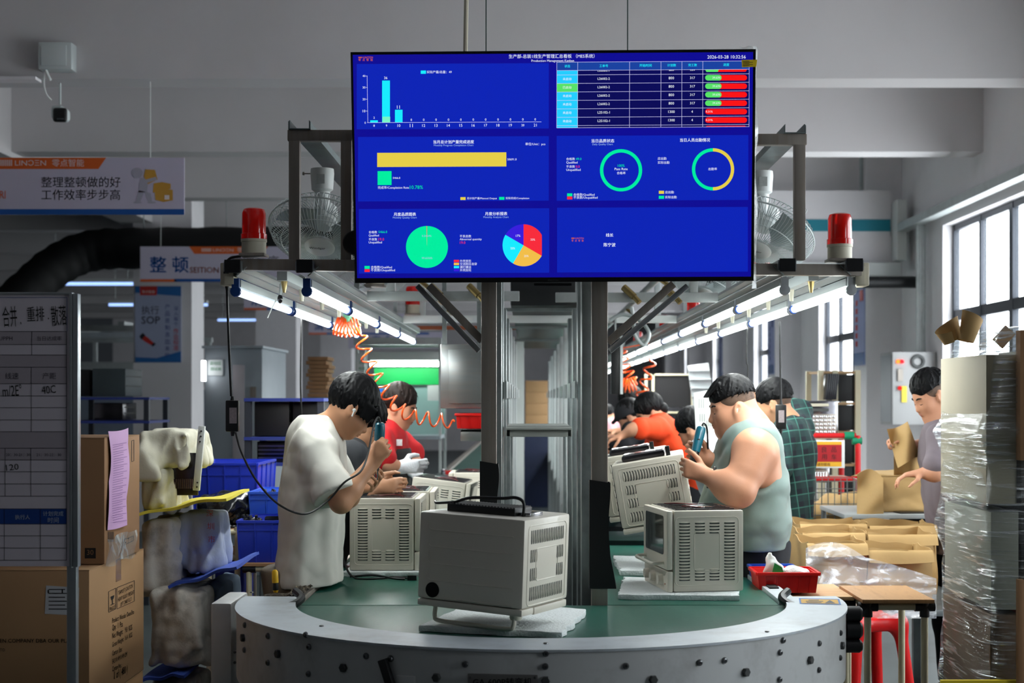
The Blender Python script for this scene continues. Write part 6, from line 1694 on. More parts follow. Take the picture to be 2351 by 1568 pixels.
q = MB(); fS = Face((0, 6.285, 0), (1, 0, 0), (0, 0, 1)); 
for i, s_ in enumerate('深圳市'): fS.text(q, s_, 474 + 2 * i, 490 + 2 * i, 1178 + 30 * i, .002)
q.go('lettering', M('red_marker', (196, 80, 76), .7, var=.1), cs_, smooth=0, kind='stuff')
fsheet('royal blue foam sheet curling out of the cloth pile', 385, 1346, 545, 1296, 6.1, .5, M('blue_foam', (48, 76, 168), .85, var=.06, bump=.1, bscale=60), 1.1)
cloth('white canvas bundle with black grime at the foot of the cloth pile', 334, 1348, 472, 1535, 6.12, .4, m_cl2, 13, .015)
cloth('blue-grey stained sack beside the grimy bundle', 470, 1330, 520, 1470, 6.3, .36, M('blue_grey_canvas', (120, 138, 160), .85, var=.08, dirt=(170, 180, 190), dscale=5, damt=.5), 15, .012)
fsheet('blue foam sheet at the very bottom of the cloth pile', 320, 1562, 425, 1545, 6.05, .5, M('blue_foam'), 1.2)
cloth('white canvas bundle below the bottom blue sheet', 330, 1562, 440, 1700, 6.12, .4, m_cl2, 17, .012)
# support table under the pile
tb = thing('pile_table', 'low steel trolley carrying the cloth pile', 'trolley', (-1.55, 6.3, 0))
MB().bx(-1.72, -1.28, 6.08, 6.72, .16, .19).go('deck', m_galv, tb)
for x in (-1.68, -1.32):
    for y in (6.14, 6.66): MB().cyl((x, y, 0), (x, y, .16), .03, n=12).go('wheel', m_black, tb)
# crates
def crate(label, px0, px1, py0, py1, Y, dep, mat, ribs=4, tap=.93):
    x0, x1 = PX(px0, Y), PX(px1, Y); z1, z0 = PZ(py0, Y), PZ(py1, Y)
    o = thing('crate', label, 'crate', ((x0 + x1) / 2, Y + dep / 2, z0)); cx = (x0 + x1) / 2; cy = Y + dep / 2; w = x1 - x0
    def loop(s_, z): return [(cx + sx * w / 2 * s_, cy + sy * dep / 2 * s_, z) for sx, sy in ((-1, -1), (1, -1), (1, 1), (-1, 1))]
    L0, L1, L2, L3 = loop(tap, z0), loop(1, z1), loop(.965, z1), loop(tap * .965, z0 + .008)
    q = MB(); q._add(L0 + L1 + L2 + L3, [(3, 2, 1, 0)] + [(i, (i + 1) % 4, 4 + (i + 1) % 4, 4 + i) for i in range(4)] + [(4 + i, 4 + (i + 1) % 4, 8 + (i + 1) % 4, 8 + i) for i in range(4)] + [(8 + i, 8 + (i + 1) % 4, 12 + (i + 1) % 4, 12 + i) for i in range(4)] + [(12, 13, 14, 15)])
    q.go('tub', mat, o, bevel=.002)
    rim = MB()
    for i in range(4):
        a, b_ = Vector(L1[i]), Vector(L1[(i + 1) % 4]); rim.bar(a, b_, .014, .012)
    rim.go('rim', mat, o)
    for sy in (-1,):
        for k in range(ribs + 1):
            f_ = -1 + 2 * k / ribs
            MB().bar(Vector((cx + f_ * w / 2 * tap, cy - dep / 2 * tap, z0)), Vector((cx + f_ * w / 2, cy - dep / 2, z1)), .006, .012, up=Vector((0, 1, 0))).go('rib', mat, o)
    zz_ = z0 + (z1 - z0) * .80
    MB().bar(Vector((cx - w / 2 * .98, cy - dep / 2 * .99, zz_)), Vector((cx + w / 2 * .98, cy - dep / 2 * .99, zz_)), .006, .008).go('rib', mat, o)
    for k in range(5):
        f_ = -1 + 2 * k / 4
        MB().bar(Vector((cx + w / 2 * tap, cy + f_ * dep / 2 * tap, z0)), Vector((cx + w / 2, cy + f_ * dep / 2, z1)), .006, .012, up=Vector((1, 0, 0))).go('rib', mat, o)
    return o
crate('large dark blue crate standing behind the black bag', 440, 590, 1066, 1190, 7.75, .55, m_blueb, 4)
crate('bright blue crate behind the cream T-shirt worker, dark parts inside', 572, 690, 1132, 1202, 7.35, .4, m_blueb2, 3)
crate('blue crate with black plastic parts standing on the ivory pipe cart', 545, 665, 1198, 1292, 6.95, .4, m_blueb, 3)
rs = random.Random(4)
for (px, py, Y, n_) in ((625, 1140, 7.45, 10), (590, 1200, 7.05, 16)):
    for k in range(n_):
        c = P(px + rs.uniform(-30, 36), py + rs.uniform(-6, 4), Y + rs.uniform(0, .16))
        rt = Matrix.Rotation(rs.uniform(0, 3), 3, 'Z') @ Matrix.Rotation(rs.uniform(-.7, .7), 3, 'X')
        q = MB(); q.box(c, (.05, .022, .018), rt); q.cyl(c, c + rt @ Vector((.0, .0, .028)), .008, n=8); q.go('plastic_part', m_black, None, bevel=.002, label='small black moulded part in the ' + ('bright blue crate' if Y > 7.2 else 'blue crate on the pipe cart'), cat='part', group='black parts in the ' + ('bright blue crate' if Y > 7.2 else 'blue crate on the pipe cart'))
q = MB(); q.prism(rrect(.10, .05, .012), P(632, 1197, 6.98), (1, 0, 0), (0, 0, 1), (0, 1, 0), .006); q.go('black_plate', M('black_gloss', (10, 10, 12), .12, var=0), None, label='glossy black panel standing in the blue crate on the cart', cat='panel')
# pipe cart
pc_ = thing('pipe_cart', 'ivory pipe cart with black joints holding the blue crate', 'cart', (-1.2, 7.1, 0))
YC = 6.93
for (px, y) in ((572, YC), (660, YC), (572, YC + .5), (660, YC + .5)):
    MB().cyl((PX(px, YC), y, 0), (PX(px, YC), y, PZ(1294, YC) - .015), .014, n=12).go('leg', m_pipe, pc_)
for y in (YC, YC + .5):
    MB().cyl((PX(560, YC), y, PZ(1306, YC)), (PX(690, YC), y, PZ(1306, YC)), .014, n=12).go('rail', m_pipe, pc_)
    for px in (572, 660): MB().cyl((PX(px - 14, YC), y, PZ(1306, YC)), (PX(px + 16, YC), y, PZ(1306, YC)), .019, n=12).go('joint', m_black, pc_)
MB().bx(PX(556, YC), PX(690, YC), YC - .02, YC + .54, PZ(1299, YC), PZ(1293, YC)).go('deck', m_card_d, pc_)
MB().bx(-1.86, -1.42, 7.76, 8.28, PZ(1192, 7.75) - .03, PZ(1191, 7.75)).bx(-1.8, -1.76, 7.8, 7.84, 0, .95).bx(-1.5, -1.46, 7.8, 7.84, 0, .95).bx(-1.8, -1.76, 8.2, 8.24, 0, .95).bx(-1.5, -1.46, 8.2, 8.24, 0, .95).go('side_table', m_galv, None, label='steel side table under the large dark blue crate', cat='table', bevel=.003)
rk = thing('pipe_rack', 'ivory pipe rack behind the cloth pile with black bags on its shelves', 'rack', (-1.45, 7.3, 0))
for y_ in (1222, 1280):
    MB().cyl(P(470, y_, 7.25), P(548, y_, 7.25), .014, n=12).go('rail', m_pipe, rk)
    MB().bx(PX(470, 7.25), PX(548, 7.25), 7.25, 7.7, PZ(y_ - 6, 7.25) - .008, PZ(y_ - 6, 7.25)).go('shelf', m_card_d, rk)
for px in (480, 545):
    for y in (7.25, 7.68): MB().cyl((PX(px, 7.25), y, 0), (PX(px, 7.25), y, PZ(1210, 7.25)), .014, n=12).go('post', m_pipe, rk)
MB().bx(PX(478, 7.25), PX(546, 7.25), 7.4, 7.66, .3, PZ(1290, 7.25)).go('stored_bin', m_blueb, rk, bevel=.01)
def bag(label, c, r, seed, mat, f=44, amp=.016):
    S = SDF(Vector(c) - Vector(r) * 1.25, Vector(c) + Vector(r) * 1.25, .009); S.ell(c, r, None, 0); S.folds(amp, f, seed); S.folds(amp * .6, f * 2.1, seed + 3); S.cut((0, 0, c[2] - r[2] * .86), (0, 0, -1))
    return S.go('plastic_bag', mat, None, label=label, cat='bag')
m_bag = M('crinkled_black_plastic', (26, 28, 32), .18, var=.3, vscale=20, coat=.8, bump=.5, bscale=30)
bag('shiny crumpled black plastic bag on the ivory pipe rack', P(520, 1165, 7.42), (.13, .14, .085), 3, m_bag)
bag('flatter black plastic bag under the crumpled one on the rack', P(515, 1204, 7.44), (.13, .14, .05), 6, m_bag)
# hand screwdriver in the rim and red stools
sd = thing('screwdriver', 'yellow and black screwdriver standing in its hole on the conveyor rim', 'screwdriver', tuple(P(633, 1360, 5.86)))
MB().lathe([(0, 0), (.010, .001), (.013, .01), (.010, .035), (.012, .06), (.012, .075), (.0, .08)], P(633, 1358, 5.86), (-.04, 0, 1), n=14).go('grip', m_black, sd)
MB().lathe([(0, 0), (.008, .0), (.0115, .008), (.009, .02), (0, .02)], P(633, 1360, 5.86), (-.04, 0, 1), n=14).lathe([(.0128, .035), (.0132, .05), (.0125, .078), (.007, .086), (0, .086)], P(633, 1358, 5.86), (-.04, 0, 1), n=14).go('yellow_sleeve', M('yellow_plastic', (226, 178, 30), .4, var=.03), sd)
MB().ell(P(640, 1366, 5.86), (.06, .035, .006), None, 18, 8).go('glue_patch', m_debris, sd, kind='stuff')
def stool(label, x, y, rz, mat):
    o = thing('stool', label, 'stool', (0, 0, 0))
    S = SDF((-.24, -.24, -.02), (.24, .24, .5), .009)
    S.box((0, 0, .44), (.15, .15, .022), None, .02, .02)
    for sx in (-1, 1):
        for sy in (-1, 1): S.cap((sx * .12, sy * .12, .43), (sx * .19, sy * .19, 0), .032, .026, .05)
    S.cap((-.11, 0, .472), (.11, 0, .472), .012, .012, .0, sub=True)
    S.cut((0, 0, .004), (0, 0, -1))
    S.go('seat_and_legs', mat, o)
    for sx in (-1, 1): MB().bar(Vector((sx * .165, -.15, .18)), Vector((sx * .165, .15, .18)), .03, .012).go('stretcher', mat, o)
    o.location = (x, y, 0); o.rotation_euler = (0, 0, rz)
    return o
m_stool = M('red_stool_plastic', (214, 22, 24), .3, var=.03)
s1 = stool('red plastic stool by the drive cover of the turning conveyor', -1.54, 6.94, .05, m_stool)
s1.scale = (.9, .9, 1)

# ------------------------------------------------------------------ right foreground
m_kraft = M('kraft_paper', (184, 150, 98), .7, var=.05, vscale=5, bump=.05, bscale=50)
m_ply = M('plywood', (186, 152, 112), .6, var=.12, vscale=4, stretch=(1, 6, 1), dirt=(130, 96, 64), dscale=4, damt=.5)
m_ply2 = M('worn_plywood', (168, 128, 86), .6, var=.15, vscale=5, stretch=(6, 1, 1), dirt=(110, 78, 50), dscale=5, damt=.6)
def pipe_table(label, px0, px1, yf, dep, z, top, seed):
    x0, x1 = PX(px0, yf), PX(px1, yf)
    o = thing('work_table', label, 'table', ((x0 + x1) / 2, yf + dep / 2, 0))
    MB().bx(x0, x1, yf, yf + dep, z - .016, z).go('table_top', top, o, bevel=.002)
    for x in (x0 + .03, x1 - .03):
        for y in (yf + .04, yf + dep - .04):
            MB().cyl((x, y, 0), (x, y, z - .03), .0145, n=12).go('leg', m_pipe, o)
            MB().cyl((x, y, z - .075), (x, y, z - .017), .02, n=12).go('corner_joint', m_black, o)
    for y in (yf + .04, yf + dep - .04): MB().cyl((x0 + .03, y, z - .034), (x1 - .03, y, z - .034), .0145, n=12).go('rail', m_pipe, o)
    for x in (x0 + .03, x1 - .03): MB().cyl((x, yf + .04, z - .034), (x, yf + dep - .04, z - .034), .0145, n=12).go('rail', m_pipe, o)
    for x in (x0 + .03, x1 - .03): MB().cyl((x - .04, yf + .04, z - .034), (x + .04, yf + .04, z - .034), .019, n=12).go('pipe_sleeve', m_black, o)
    return o
ZT = .80
YT = (EYE - ZT) * FP / (1370 - VPY)
pipe_table('pipe-leg table with thin plywood top under the red bin', 1800, 1962, YT, .42, ZT, m_ply, 1)
YT2 = (EYE - ZT - .012) * FP / (1375 - VPY)
pipe_table('pipe-leg table with thick worn board at the film-wrapped stack', 1980, 2146, YT2 - .02, .45, ZT + .012, m_ply2, 2)
def bin_(label, px0, px1, py0, py1, Y, dep, mat, ribs, name='parts_bin'):
    x0, x1 = PX(px0, Y), PX(px1, Y); z1, z0 = PZ(py0, Y), PZ(py1, Y); cx, cy, w = (x0 + x1) / 2, Y + dep / 2, x1 - x0
    o = thing(name, label, 'bin', (cx, cy, z0))
    lp = lambda s_, z: [(cx + sx * w / 2 * s_, cy + sy * dep / 2 * s_, z) for sx, sy in ((-1, -1), (1, -1), (1, 1), (-1, 1))]
    q = MB(); q._add(lp(.9, z0) + lp(.97, z1) + lp(.93, z1) + lp(.86, z0 + .006), [(3, 2, 1, 0)] + [(4 * j + i, 4 * j + (i + 1) % 4, 4 * j + 4 + (i + 1) % 4, 4 * j + 4 + i) for j in range(3) for i in range(4)] + [(12, 13, 14, 15)]); q.go('tub', mat, o, bevel=.003)
    q = MB(); L_ = lp(1.0, z1)
    for i in range(4): q.bar(Vector(L_[i]), Vector(L_[(i + 1) % 4]), .012, .014)
    q.go('rim', mat, o, bevel=.003)
    for k in range(ribs):
        f_ = -.75 + 1.5 * k / (ribs - 1)
        MB().bar(Vector((cx + f_ * w / 2 * .9, cy - dep / 2 * .9 - .001, z0)), Vector((cx + f_ * w / 2 * .97, cy - dep / 2 * .97 - .001, z1)), .004, .006, up=Vector((0, 1, 0))).go('rib', mat, o)
    return o
m_redb = M('red_bin_plastic', (214, 24, 22), .35, var=.05)
rb_ = bin_('red plastic bin with a bag and white rag on the thin plywood table', 1738, 1882, 1318, 1362, YT + .02, .22, m_redb, 5)
bin_('blue plastic bin tucked behind the red bin on the plywood table', 1728, 1830, 1306, 1350, YT + .26, .14, m_blueb2, 4)
S = SDF(P(1755, 1330, 6.0), P(1815, 1270, 6.45), .005)
YB_ = YT + .12
S = SDF(P(1750, 1340, YB_) - Vector((.02, .07, 0)), P(1815, 1262, YB_) + Vector((.02, .07, 0)), .005)
S.cap(P(1790, 1325, YB_), P(1772, 1285, YB_), .05, .008, .02, flat=(0, 1, 0), ratio=.5); S.cap(P(1775, 1322, YB_), P(1768, 1282, YB_), .035, .006, .02, flat=(0, 1, 0), ratio=.5); S.folds(.006, 90, 3, ridge=True)
pbg = S.go('plastic_bag', M('milky_bag', (214, 220, 218), .3, var=.06, coat=.4), None, label='small white plastic bag with green print in the red bin', cat='bag')
q = MB(); fg = Face(P(1785, 1310, YB_ - .034), (1, 0, 0), (0, 0, 1)); fg.quad(q, [(1772, 1315), (1800, 1317), (1795, 1302), (1778, 1292)], .004); q.go('green_print', M('green_print', (30, 160, 80), .4, var=.05), pbg, smooth=0)
S = SDF(P(1795, 1330, YB_) - Vector((.02, .07, 0)), P(1860, 1290, YB_) + Vector((.02, .07, 0)), .005); S.ell(P(1826, 1318, YB_), (.055, .05, .026), None, 0); S.folds(.009, 80, 9, ridge=True); S.go('rag', m_foam, None, label='crumpled white rag in the red bin', cat='rag')
s2 = stool('red plastic stool under the pipe-leg tables', PX(1985, 6.75), 6.72, .3, m_stool); s2.scale = (.9, .9, 1.38)
# stretch-wrapped stack of boards
Yp = 5.25
wp = thing('wrapped_stack', 'tall stack of boards wound in shiny clear stretch film', 'stack', (PX(2330, Yp), Yp + .35, 0))
prof = [(2184, 770), (2166, 830), (2156, 890), (2150, 930), (2140, 965), (2131, 990), (2140, 1015), (2152, 1060), (2144, 1120), (2130, 1195), (2136, 1220), (2152, 1260), (2148, 1330), (2146, 1430), (2144, 1520), (2140, 1800)][::-1]
zs = [PZ(p[1], Yp + .72) for p in prof]; xsl = [PX(p[0], Yp + .72) for p in prof]
def xl(z): return float(np.interp(z, zs, xsl))
XR_ = 2.5
rs = random.Random(12)
nz, na = 150, 64
def film(u, v):
    z = .02 + 1.85 * v; x0 = xl(z); x1 = XR_; y0, y1 = Yp, Yp + .72
    cx, cy = (x0 + x1) / 2, (y0 + y1) / 2; a = 2 * math.pi * u + math.pi
    c, s_ = math.cos(a), math.sin(a); e = .22
    px_ = math.copysign(abs(c) ** e, c); py_ = math.copysign(abs(s_) ** e, s_)
    w = .008 * math.sin(z * 14 + a * 2.2) + .004 * math.sin(z * 41 - a * 5) + .006 * math.sin(a * 9 + z * 5)
    bul = .03 * math.exp(-((z - 1.13) / .04) ** 2) + .03 * math.exp(-((z - 1.49) / .03) ** 2)
    return (cx + ((x1 - x0) / 2 + w * .4) * px_, cy + ((y1 - y0) / 2 + w + bul) * py_, z + .012 * math.sin(a * 3 + z * 9))
m_wrap = M_film('stretch_film', (228, 234, 236), clear=.90, rough=.14, bump=.9, bscale=5, stretch=(1.1, 1.1, 17), streak=.6, metal=.55)
q = MB(); q.grid(film, na, nz, wrap=True); q.go('stretch_film', m_wrap, wp, smooth=180)
# film laid over the top
q = MB(); q.grid(lambda u, v: (xl(1.84) - .01 + (XR_ - xl(1.84)) * u, Yp + .70 * v, 1.855 + .035 * math.sin(u * 5 + v * 3) + .02 * math.sin(u * 13) - .03 * (1 - u)), 26, 12); q.go('top_film', m_wrap, wp, smooth=180)
cols = [(176, 168, 146), (64, 54, 46), (140, 140, 128), (96, 74, 54), (132, 112, 84), (44, 40, 38), (120, 116, 108)]
def brd(x0, x1, y0, y1, z0, z1, col, nm='board'):
    key = 'board_%d_%d_%d' % col
    MB().bx(x0, x1, y0, y1, z0, z1).go(nm, M(key, col, .7, var=.08, vscale=4), wp, bevel=.003)
for (z0, z1, lst) in ((1.24, 1.80, [(0, .11, cols[0]), (.12, .22, cols[1]), (.23, .30, cols[6]), (.31, .40, cols[5]), (.41, .60, cols[2])]), (.86, 1.21, [(0, .10, cols[2]), (.11, .24, cols[5]), (.25, .42, cols[4]), (.43, .60, cols[6])]), (.10, .84, [(0, .12, cols[3]), (.13, .22, (150, 40, 36)), (.23, .30, (48, 70, 110)), (.31, .46, (150, 146, 132)), (.47, .62, cols[4])])):
    for (a, b_, col) in lst:
        xb = xl((z0 + z1) / 2) + .022
        jz = rs.uniform(0, .05) if z0 > 1.2 else 0
        brd(xb + a, min(xb + b_, XR_ - .04), Yp + .05 + rs.uniform(0, .03), Yp + .66, z0, z1 - jz, col)
# card corner post and dark side carton to the right
MB().bx(PX(2336, Yp), PX(2400, Yp), Yp - .03, Yp + .02, 1.40, 1.86).go('corner_board', m_card_d, wp, bevel=.003)
MB().bx(PX(2332, Yp), PX(2346, Yp), Yp - .03, Yp + .0, .45, .98).go('corner_board', m_card_d, wp, bevel=.003)
MB().bx(xl(.1) - .0, XR_, Yp, Yp + .72, .0, .09).go('pallet', M('blue_pallet', (40, 66, 120), .5, var=.1), wp, bevel=.004)
MB().bx(PX(2160, Yp), PX(2350, Yp), Yp - .004, Yp + .012, .60, .62).go('yellow_strap', M('yellow_strap', (226, 200, 40), .5, var=0), wp)
for (px, py, r_, h_, tilt, sd_) in ((2188, 785, .045, .075, (-.35, 0, .9), 1), (2216, 783, .042, .095, (.22, 0, .95), 2)):
    c = P(px, py, Yp + .3); x, y, z = basis(tilt)
    q = MB(); q.grid(lambda u, v: c + z * (h_ * v * (.85 + .3 * math.cos(3 * u))) + (x * math.cos(5.2 * u + sd_) + y * math.sin(5.2 * u + sd_)) * (r_ * (.75 + .35 * v)), 26, 8)
    q.go('paper_cone', m_kraft, None, label='rolled kraft paper ' + ('tall cone' if sd_ == 2 else 'short roll') + ' sticking out of the top of the wrapped stack', cat='paper')
MB().bar(P(2290, 790, Yp + .2), P(2320, 757, Yp + .2), .05, .012, up=Vector((0, 1, 0))).go('card_tongue', m_card, None, label='brown card tongue poking up under the top film', cat='card', bevel=.003)
# crumpled film sheet behind the tables
def fs(u, v):
    px = 1850 + 300 * u; top = 1258 + 70 * u ** 1.5 - 40 * math.sin(math.pi * min(1, u * 2.2)) * .5; py = top + (1420 - top) * v
    Y = 6.85 - .25 * v + .03 * math.sin(u * 21 + v * 4) + .02 * math.sin(v * 17 + u * 9)
    p = P(px, py, Y); return p
q = MB(); q.grid(fs, 60, 30); q.go('film_sheet', M_film('loose_film', (226, 228, 236), clear=.78, rough=.2, bump=.8, bscale=9, stretch=(1, 1, 2.5), streak=.4), None, label='crumpled clear film sheet hanging behind the pipe-leg tables', cat='film', smooth=180)
# kraft-lined boxes behind
def kbox(label, px0, px1, py0, Y, dep, hgt, seed, parent=None):
    x0, x1 = PX(px0, Y), PX(px1, Y); z1 = PZ(py0, Y); z0 = z1 - hgt
    o = thing('paper_lined_box', label, 'box', ((x0 + x1) / 2, Y + dep / 2, z0)); rs = random.Random(seed)
    n = 12
    def wall(a, b_, nm):
        a, b_ = Vector(a), Vector(b_); nn = Vector((-(b_ - a).y, (b_ - a).x, 0)).normalized(); ph = rs.uniform(0, 6)
        def f(u, v): 
            p = a.lerp(b_, u); zt = z1 + .007 * math.sin(u * 5 + ph) + .004 * math.sin(u * 13 + ph)
            return (p.x + nn.x * (.008 * math.sin(u * 8 + v * 5 + ph)) , p.y + nn.y * (.008 * math.sin(u * 8 + v * 5 + ph)), z0 + (zt - z0) * v)
        q = MB(); q.sheet(f, 16, 8, .003); q.go(nm, m_kraft, o)
    wall((x0, Y, 0), (x1, Y, 0), 'front_wall'); wall((x1, Y, 0), (x1, Y + dep, 0), 'side_wall'); wall((x1, Y + dep, 0), (x0, Y + dep, 0), 'rear_wall'); wall((x0, Y + dep, 0), (x0, Y, 0), 'side_wall')
    fl = MB(); ph = rs.uniform(0, 6)
    fl.sheet(lambda u, v: (x0 + (x1 - x0) * u, Y - .002 - .03 * v * (1 + .3 * math.sin(u * 5 + ph)), z1 - .004 + .006 * v * math.sin(u * 4 + ph) - .055 * v * v), 16, 6, .002); fl.go('folded_lip', m_kraft, o)
    MB().bx(x0 + .01, x1 - .01, Y + .01, Y + dep - .01, z0, z0 + .01).go('bottom', m_card, o)
    return o
k0 = 7.1
for i, (a, b_, py, Y) in enumerate(((1852, 1990, 1246, 6.95), (1992, 2140, 1262, 6.95), (1842, 1985, 1222, 7.35), (1992, 2150, 1226, 7.35), (1836, 1990, 1202, 7.75), (1996, 2150, 1206, 7.75))):
    kbox('open kraft paper lined box, ' + ('front', 'middle', 'rear')[i // 2] + ' row of the crate grid, ' + ('beside the dark trousers' if i % 2 == 0 else 'next to the wrapped stack'), a, b_, py, Y, .36, .30, i)
st_ = thing('packing_bench', 'low steel bench under the grid of kraft paper lined boxes', 'bench', (1.65, 7.5, 0))
MB().bx(1.25, 2.15, 6.92, 8.15, .60, .63).go('deck', m_galv, st_, bevel=.003)
for x in (1.3, 2.1):
    for y in (7.0, 8.08): MB().bx(x - .02, x + .02, y - .02, y + .02, 0, .60).go('leg', m_galv, st_)
# table with a kraft wrapped oven and black pads
YK = 8.05; zk = PZ(1205, YK)
tk = thing('packing_table', 'grey-topped packing table below the kraft wrapped oven', 'table', (PX(2060, YK), YK + .35, 0))
MB().bx(PX(1952, YK), PX(2200, YK), YK + .15, YK + .85, zk + .02, zk + .045).go('table_top', M('grey_laminate', (176, 182, 184), .4, var=.05), tk, bevel=.004)
for px in (1958, 2190):
    for y in (YK + .2, YK + .8): MB().cyl((PX(px, YK), y, 0), (PX(px, YK), y, zk + .02), .016, n=12).go('leg', m_alu, tk)
x0, x1 = PX(2012, YK + .3), PX(2150, YK + .3); zt = PZ(1090, YK + .3)
wo = thing('wrapped_oven', 'oven wrapped in kraft paper on the packing table', 'package', ((x0 + x1) / 2, YK + .5, zk + .046))
S = SDF((x0 - .05, YK + .25, zk), (x1 + .05, YK + .8, zt + .1), .008); S.box(((x0 + x1) / 2, YK + .5, (zk + .046 + zt) / 2), ((x1 - x0) / 2, .2, (zt - zk - .046) / 2), None, .02); S.folds(.009, 30, 4, ridge=True); S.cut((0, 0, zk + .047), (0, 0, -1)); S.go('paper_wrap', m_kraft, wo)
q = MB(); q.sheet(lambda u, v: P(1968 + 60 * u, 1088 + 14 * u + 100 * v - 18 * math.sin(u * 3) * (1 - v), YK + .22 + .05 * math.sin(v * 4 + u * 3)), 10, 14, .003); q.go('loose_flap', m_kraft, wo)
q = MB(); q.sheet(lambda u, v: P(1955 + 190 * u, 1092 + 10 * v - 18 * math.sin(u * 4 + .5) * v - 12 * u * v, YK + .3 + .4 * v), 16, 8, .003); q.go('top_flap', m_kraft, wo)
# sheet of kraft paper flung by the worker
q = MB(); q.sheet(lambda u, v: P(2036 + 48 * u + 26 * v, 985 + 85 * v - 18 * u + 5 * math.sin(u * 3 + v * 2), 8.0 + .05 * math.sin(u * 4 + v * 3)), 16, 18, .002)
q.go('kraft_sheet', m_kraft, None, label='crumpled kraft paper sheet being lifted by the man at the packing table', cat='paper')
q = MB(); q.sheet(lambda u, v: P(2052 + 90 * u, 1040 + 55 * v + 14 * math.sin(u * 5) , 8.25 + .15 * v + .03 * math.sin(u * 9)), 14, 12, .002); q.go('kraft_sheet', m_kraft, None, label='kraft paper sheet standing behind the wrapped oven', cat='paper')
for k in range(6):
    c = P(2085 + 10 * (k % 3), 1206 - 4.4 * k, YK + .20); 
    MB().box(c + Vector((0, .06, .012)), (.2, .12, .009), Matrix.Rotation(.1 * (k % 3) - .1, 3, 'Z')).go('black_pad', m_rubber, None, label='flat black pad, ' + ORD[5 - k] + ' from the top of the pile on the packing table', cat='pad', group='black pads piled on the packing table', bevel=.001)
# wire cage with kraft paper scraps
cgx0, cgx1, cgy, cgz1 = PX(1842, 8.93), PX(1990, 8.93), 8.93, PZ(1105, 8.93)
cgo = thing('wire_cage', 'grey wire mesh cage full of kraft paper scraps', 'cage', ((cgx0 + cgx1) / 2, cgy + .25, 0))
for nm, (xa, ya, xb, yb) in (('front_mesh', (cgx0, cgy, cgx1, cgy)), ('rear_mesh', (cgx0, cgy + .38, cgx1, cgy + .38)), ('side_mesh', (cgx0, cgy, cgx0, cgy + .38)), ('side_mesh', (cgx1, cgy, cgx1, cgy + .38))):
    q = MB(); n_ = 10; a, b_ = Vector((xa, ya, 0)), Vector((xb, yb, 0))
    for k in range(n_ + 1): p = a.lerp(b_, k / n_); q.tube([p + Vector((0, 0, .3)), p + Vector((0, 0, cgz1))], .0028, 5)
    for k in range(13): z = .3 + (cgz1 - .3) * k / 12; q.tube([a + Vector((0, 0, z)), b_ + Vector((0, 0, z))], .0028, 5)
    q.go(nm, M('grey_wire', (120, 126, 126), .4, .5, var=0), cgo, kind='stuff')
for (x, y) in ((cgx0, cgy), (cgx1, cgy), (cgx0, cgy + .38), (cgx1, cgy + .38)): MB().cyl((x, y, 0), (x, y, .32), .012, n=8).go('leg', m_galv, cgo)
for k, (px, py, r_) in enumerate(((1870, 1178, .11), (1915, 1172, .14), (1960, 1165, .13), (1895, 1205, .12), (1945, 1210, .12))):
    c = P(px, py, cgy + .19); S = SDF(c - Vector((.2, .2, .16)), c + Vector((.2, .2, .16)), .011); S.ell(c, (r_ * .85, .12, r_ * .5), None, 0); S.folds(.026, 26, 30 + k, ridge=True)
    S.go('paper_scrap', m_kraft, None, label='crumpled kraft paper scrap inside the wire cage', cat='paper', group='paper scraps in the wire cage')
# red trolley with rejected units and its sign
YR = 9.4
tr = thing('reject_trolley', 'red pipe trolley with green joints for rejected units', 'trolley', (PX(1900, YR), YR + .25, 0))
m_rp = M('red_pipe', (205, 30, 34), .35, var=.03); m_gj = M('green_joint', (20, 130, 92), .4, var=.03)
for (a, b_) in (((1812, 1000), (1965, 1000)), ((1838, 1172), (1970, 1172)), ((1838, 1100), (1970, 1100))):
    MB().cyl(P(*a, YR), P(*b_, YR), .016, n=12).go('rail', m_rp, tr)
for px in (1842, 1970):
    for y in (YR, YR + .5): MB().cyl((PX(px, YR), y, 0), (PX(px, YR), y, PZ(1000, YR)), .018, n=12).go('post', m_rp, tr)
for (px, py) in ((1950, 1000), (1968, 1012)): MB().cyl(P(px - 12, py, YR), P(px + 10, py, YR), .024, n=12).go('joint', m_gj, tr)
for py in (1004, 1100, 1176): MB().bx(PX(1840, YR), PX(1972, YR), YR, YR + .5, PZ(py, YR) - .01, PZ(py, YR)).go('shelf', M('pale_board', (196, 176, 156), .7, var=.05), tr)
fs_ = Face((0, YR - .03, 0), (1, 0, 0), (0, 0, 1))
sg = thing('reject_sign', 'red and yellow Chinese sign in a white frame hung on the red trolley', 'sign', (PX(1893, YR), YR - .03, PZ(1074, YR)))
MB().bx(PX(1846, YR), PX(1937, YR), YR - .032, YR - .022, PZ(1074, YR), PZ(1010, YR)).go('frame', m_white, sg, bevel=.002)
q = MB(); fs_.rect(q, 1850, 1014, 1932, 1071, .004, 0); fs_.rect(q, 1850, 1021, 1932, 1060, .006, 1); q.go('field', [M('sign_yellow', (226, 170, 40), .5, var=.02), M('sign_red', (168, 20, 30), .5, var=.02)], sg, smooth=0, kind='stuff')
q = MB()
for i, s_ in enumerate('不良品'): fs_.text(q, s_, 1864 + 22 * i, 1876 + 22 * i, 1032, .008)
for i, s_ in enumerate('专用车'): fs_.text(q, s_, 1864 + 22 * i, 1876 + 22 * i, 1049, .008)
fs_.text(q, '专用车请勿挪用', 1853, 1905, 1066, .006); q.go('lettering', M('sign_dark', (70, 20, 24), .6, var=0), sg, smooth=0, kind='stuff')
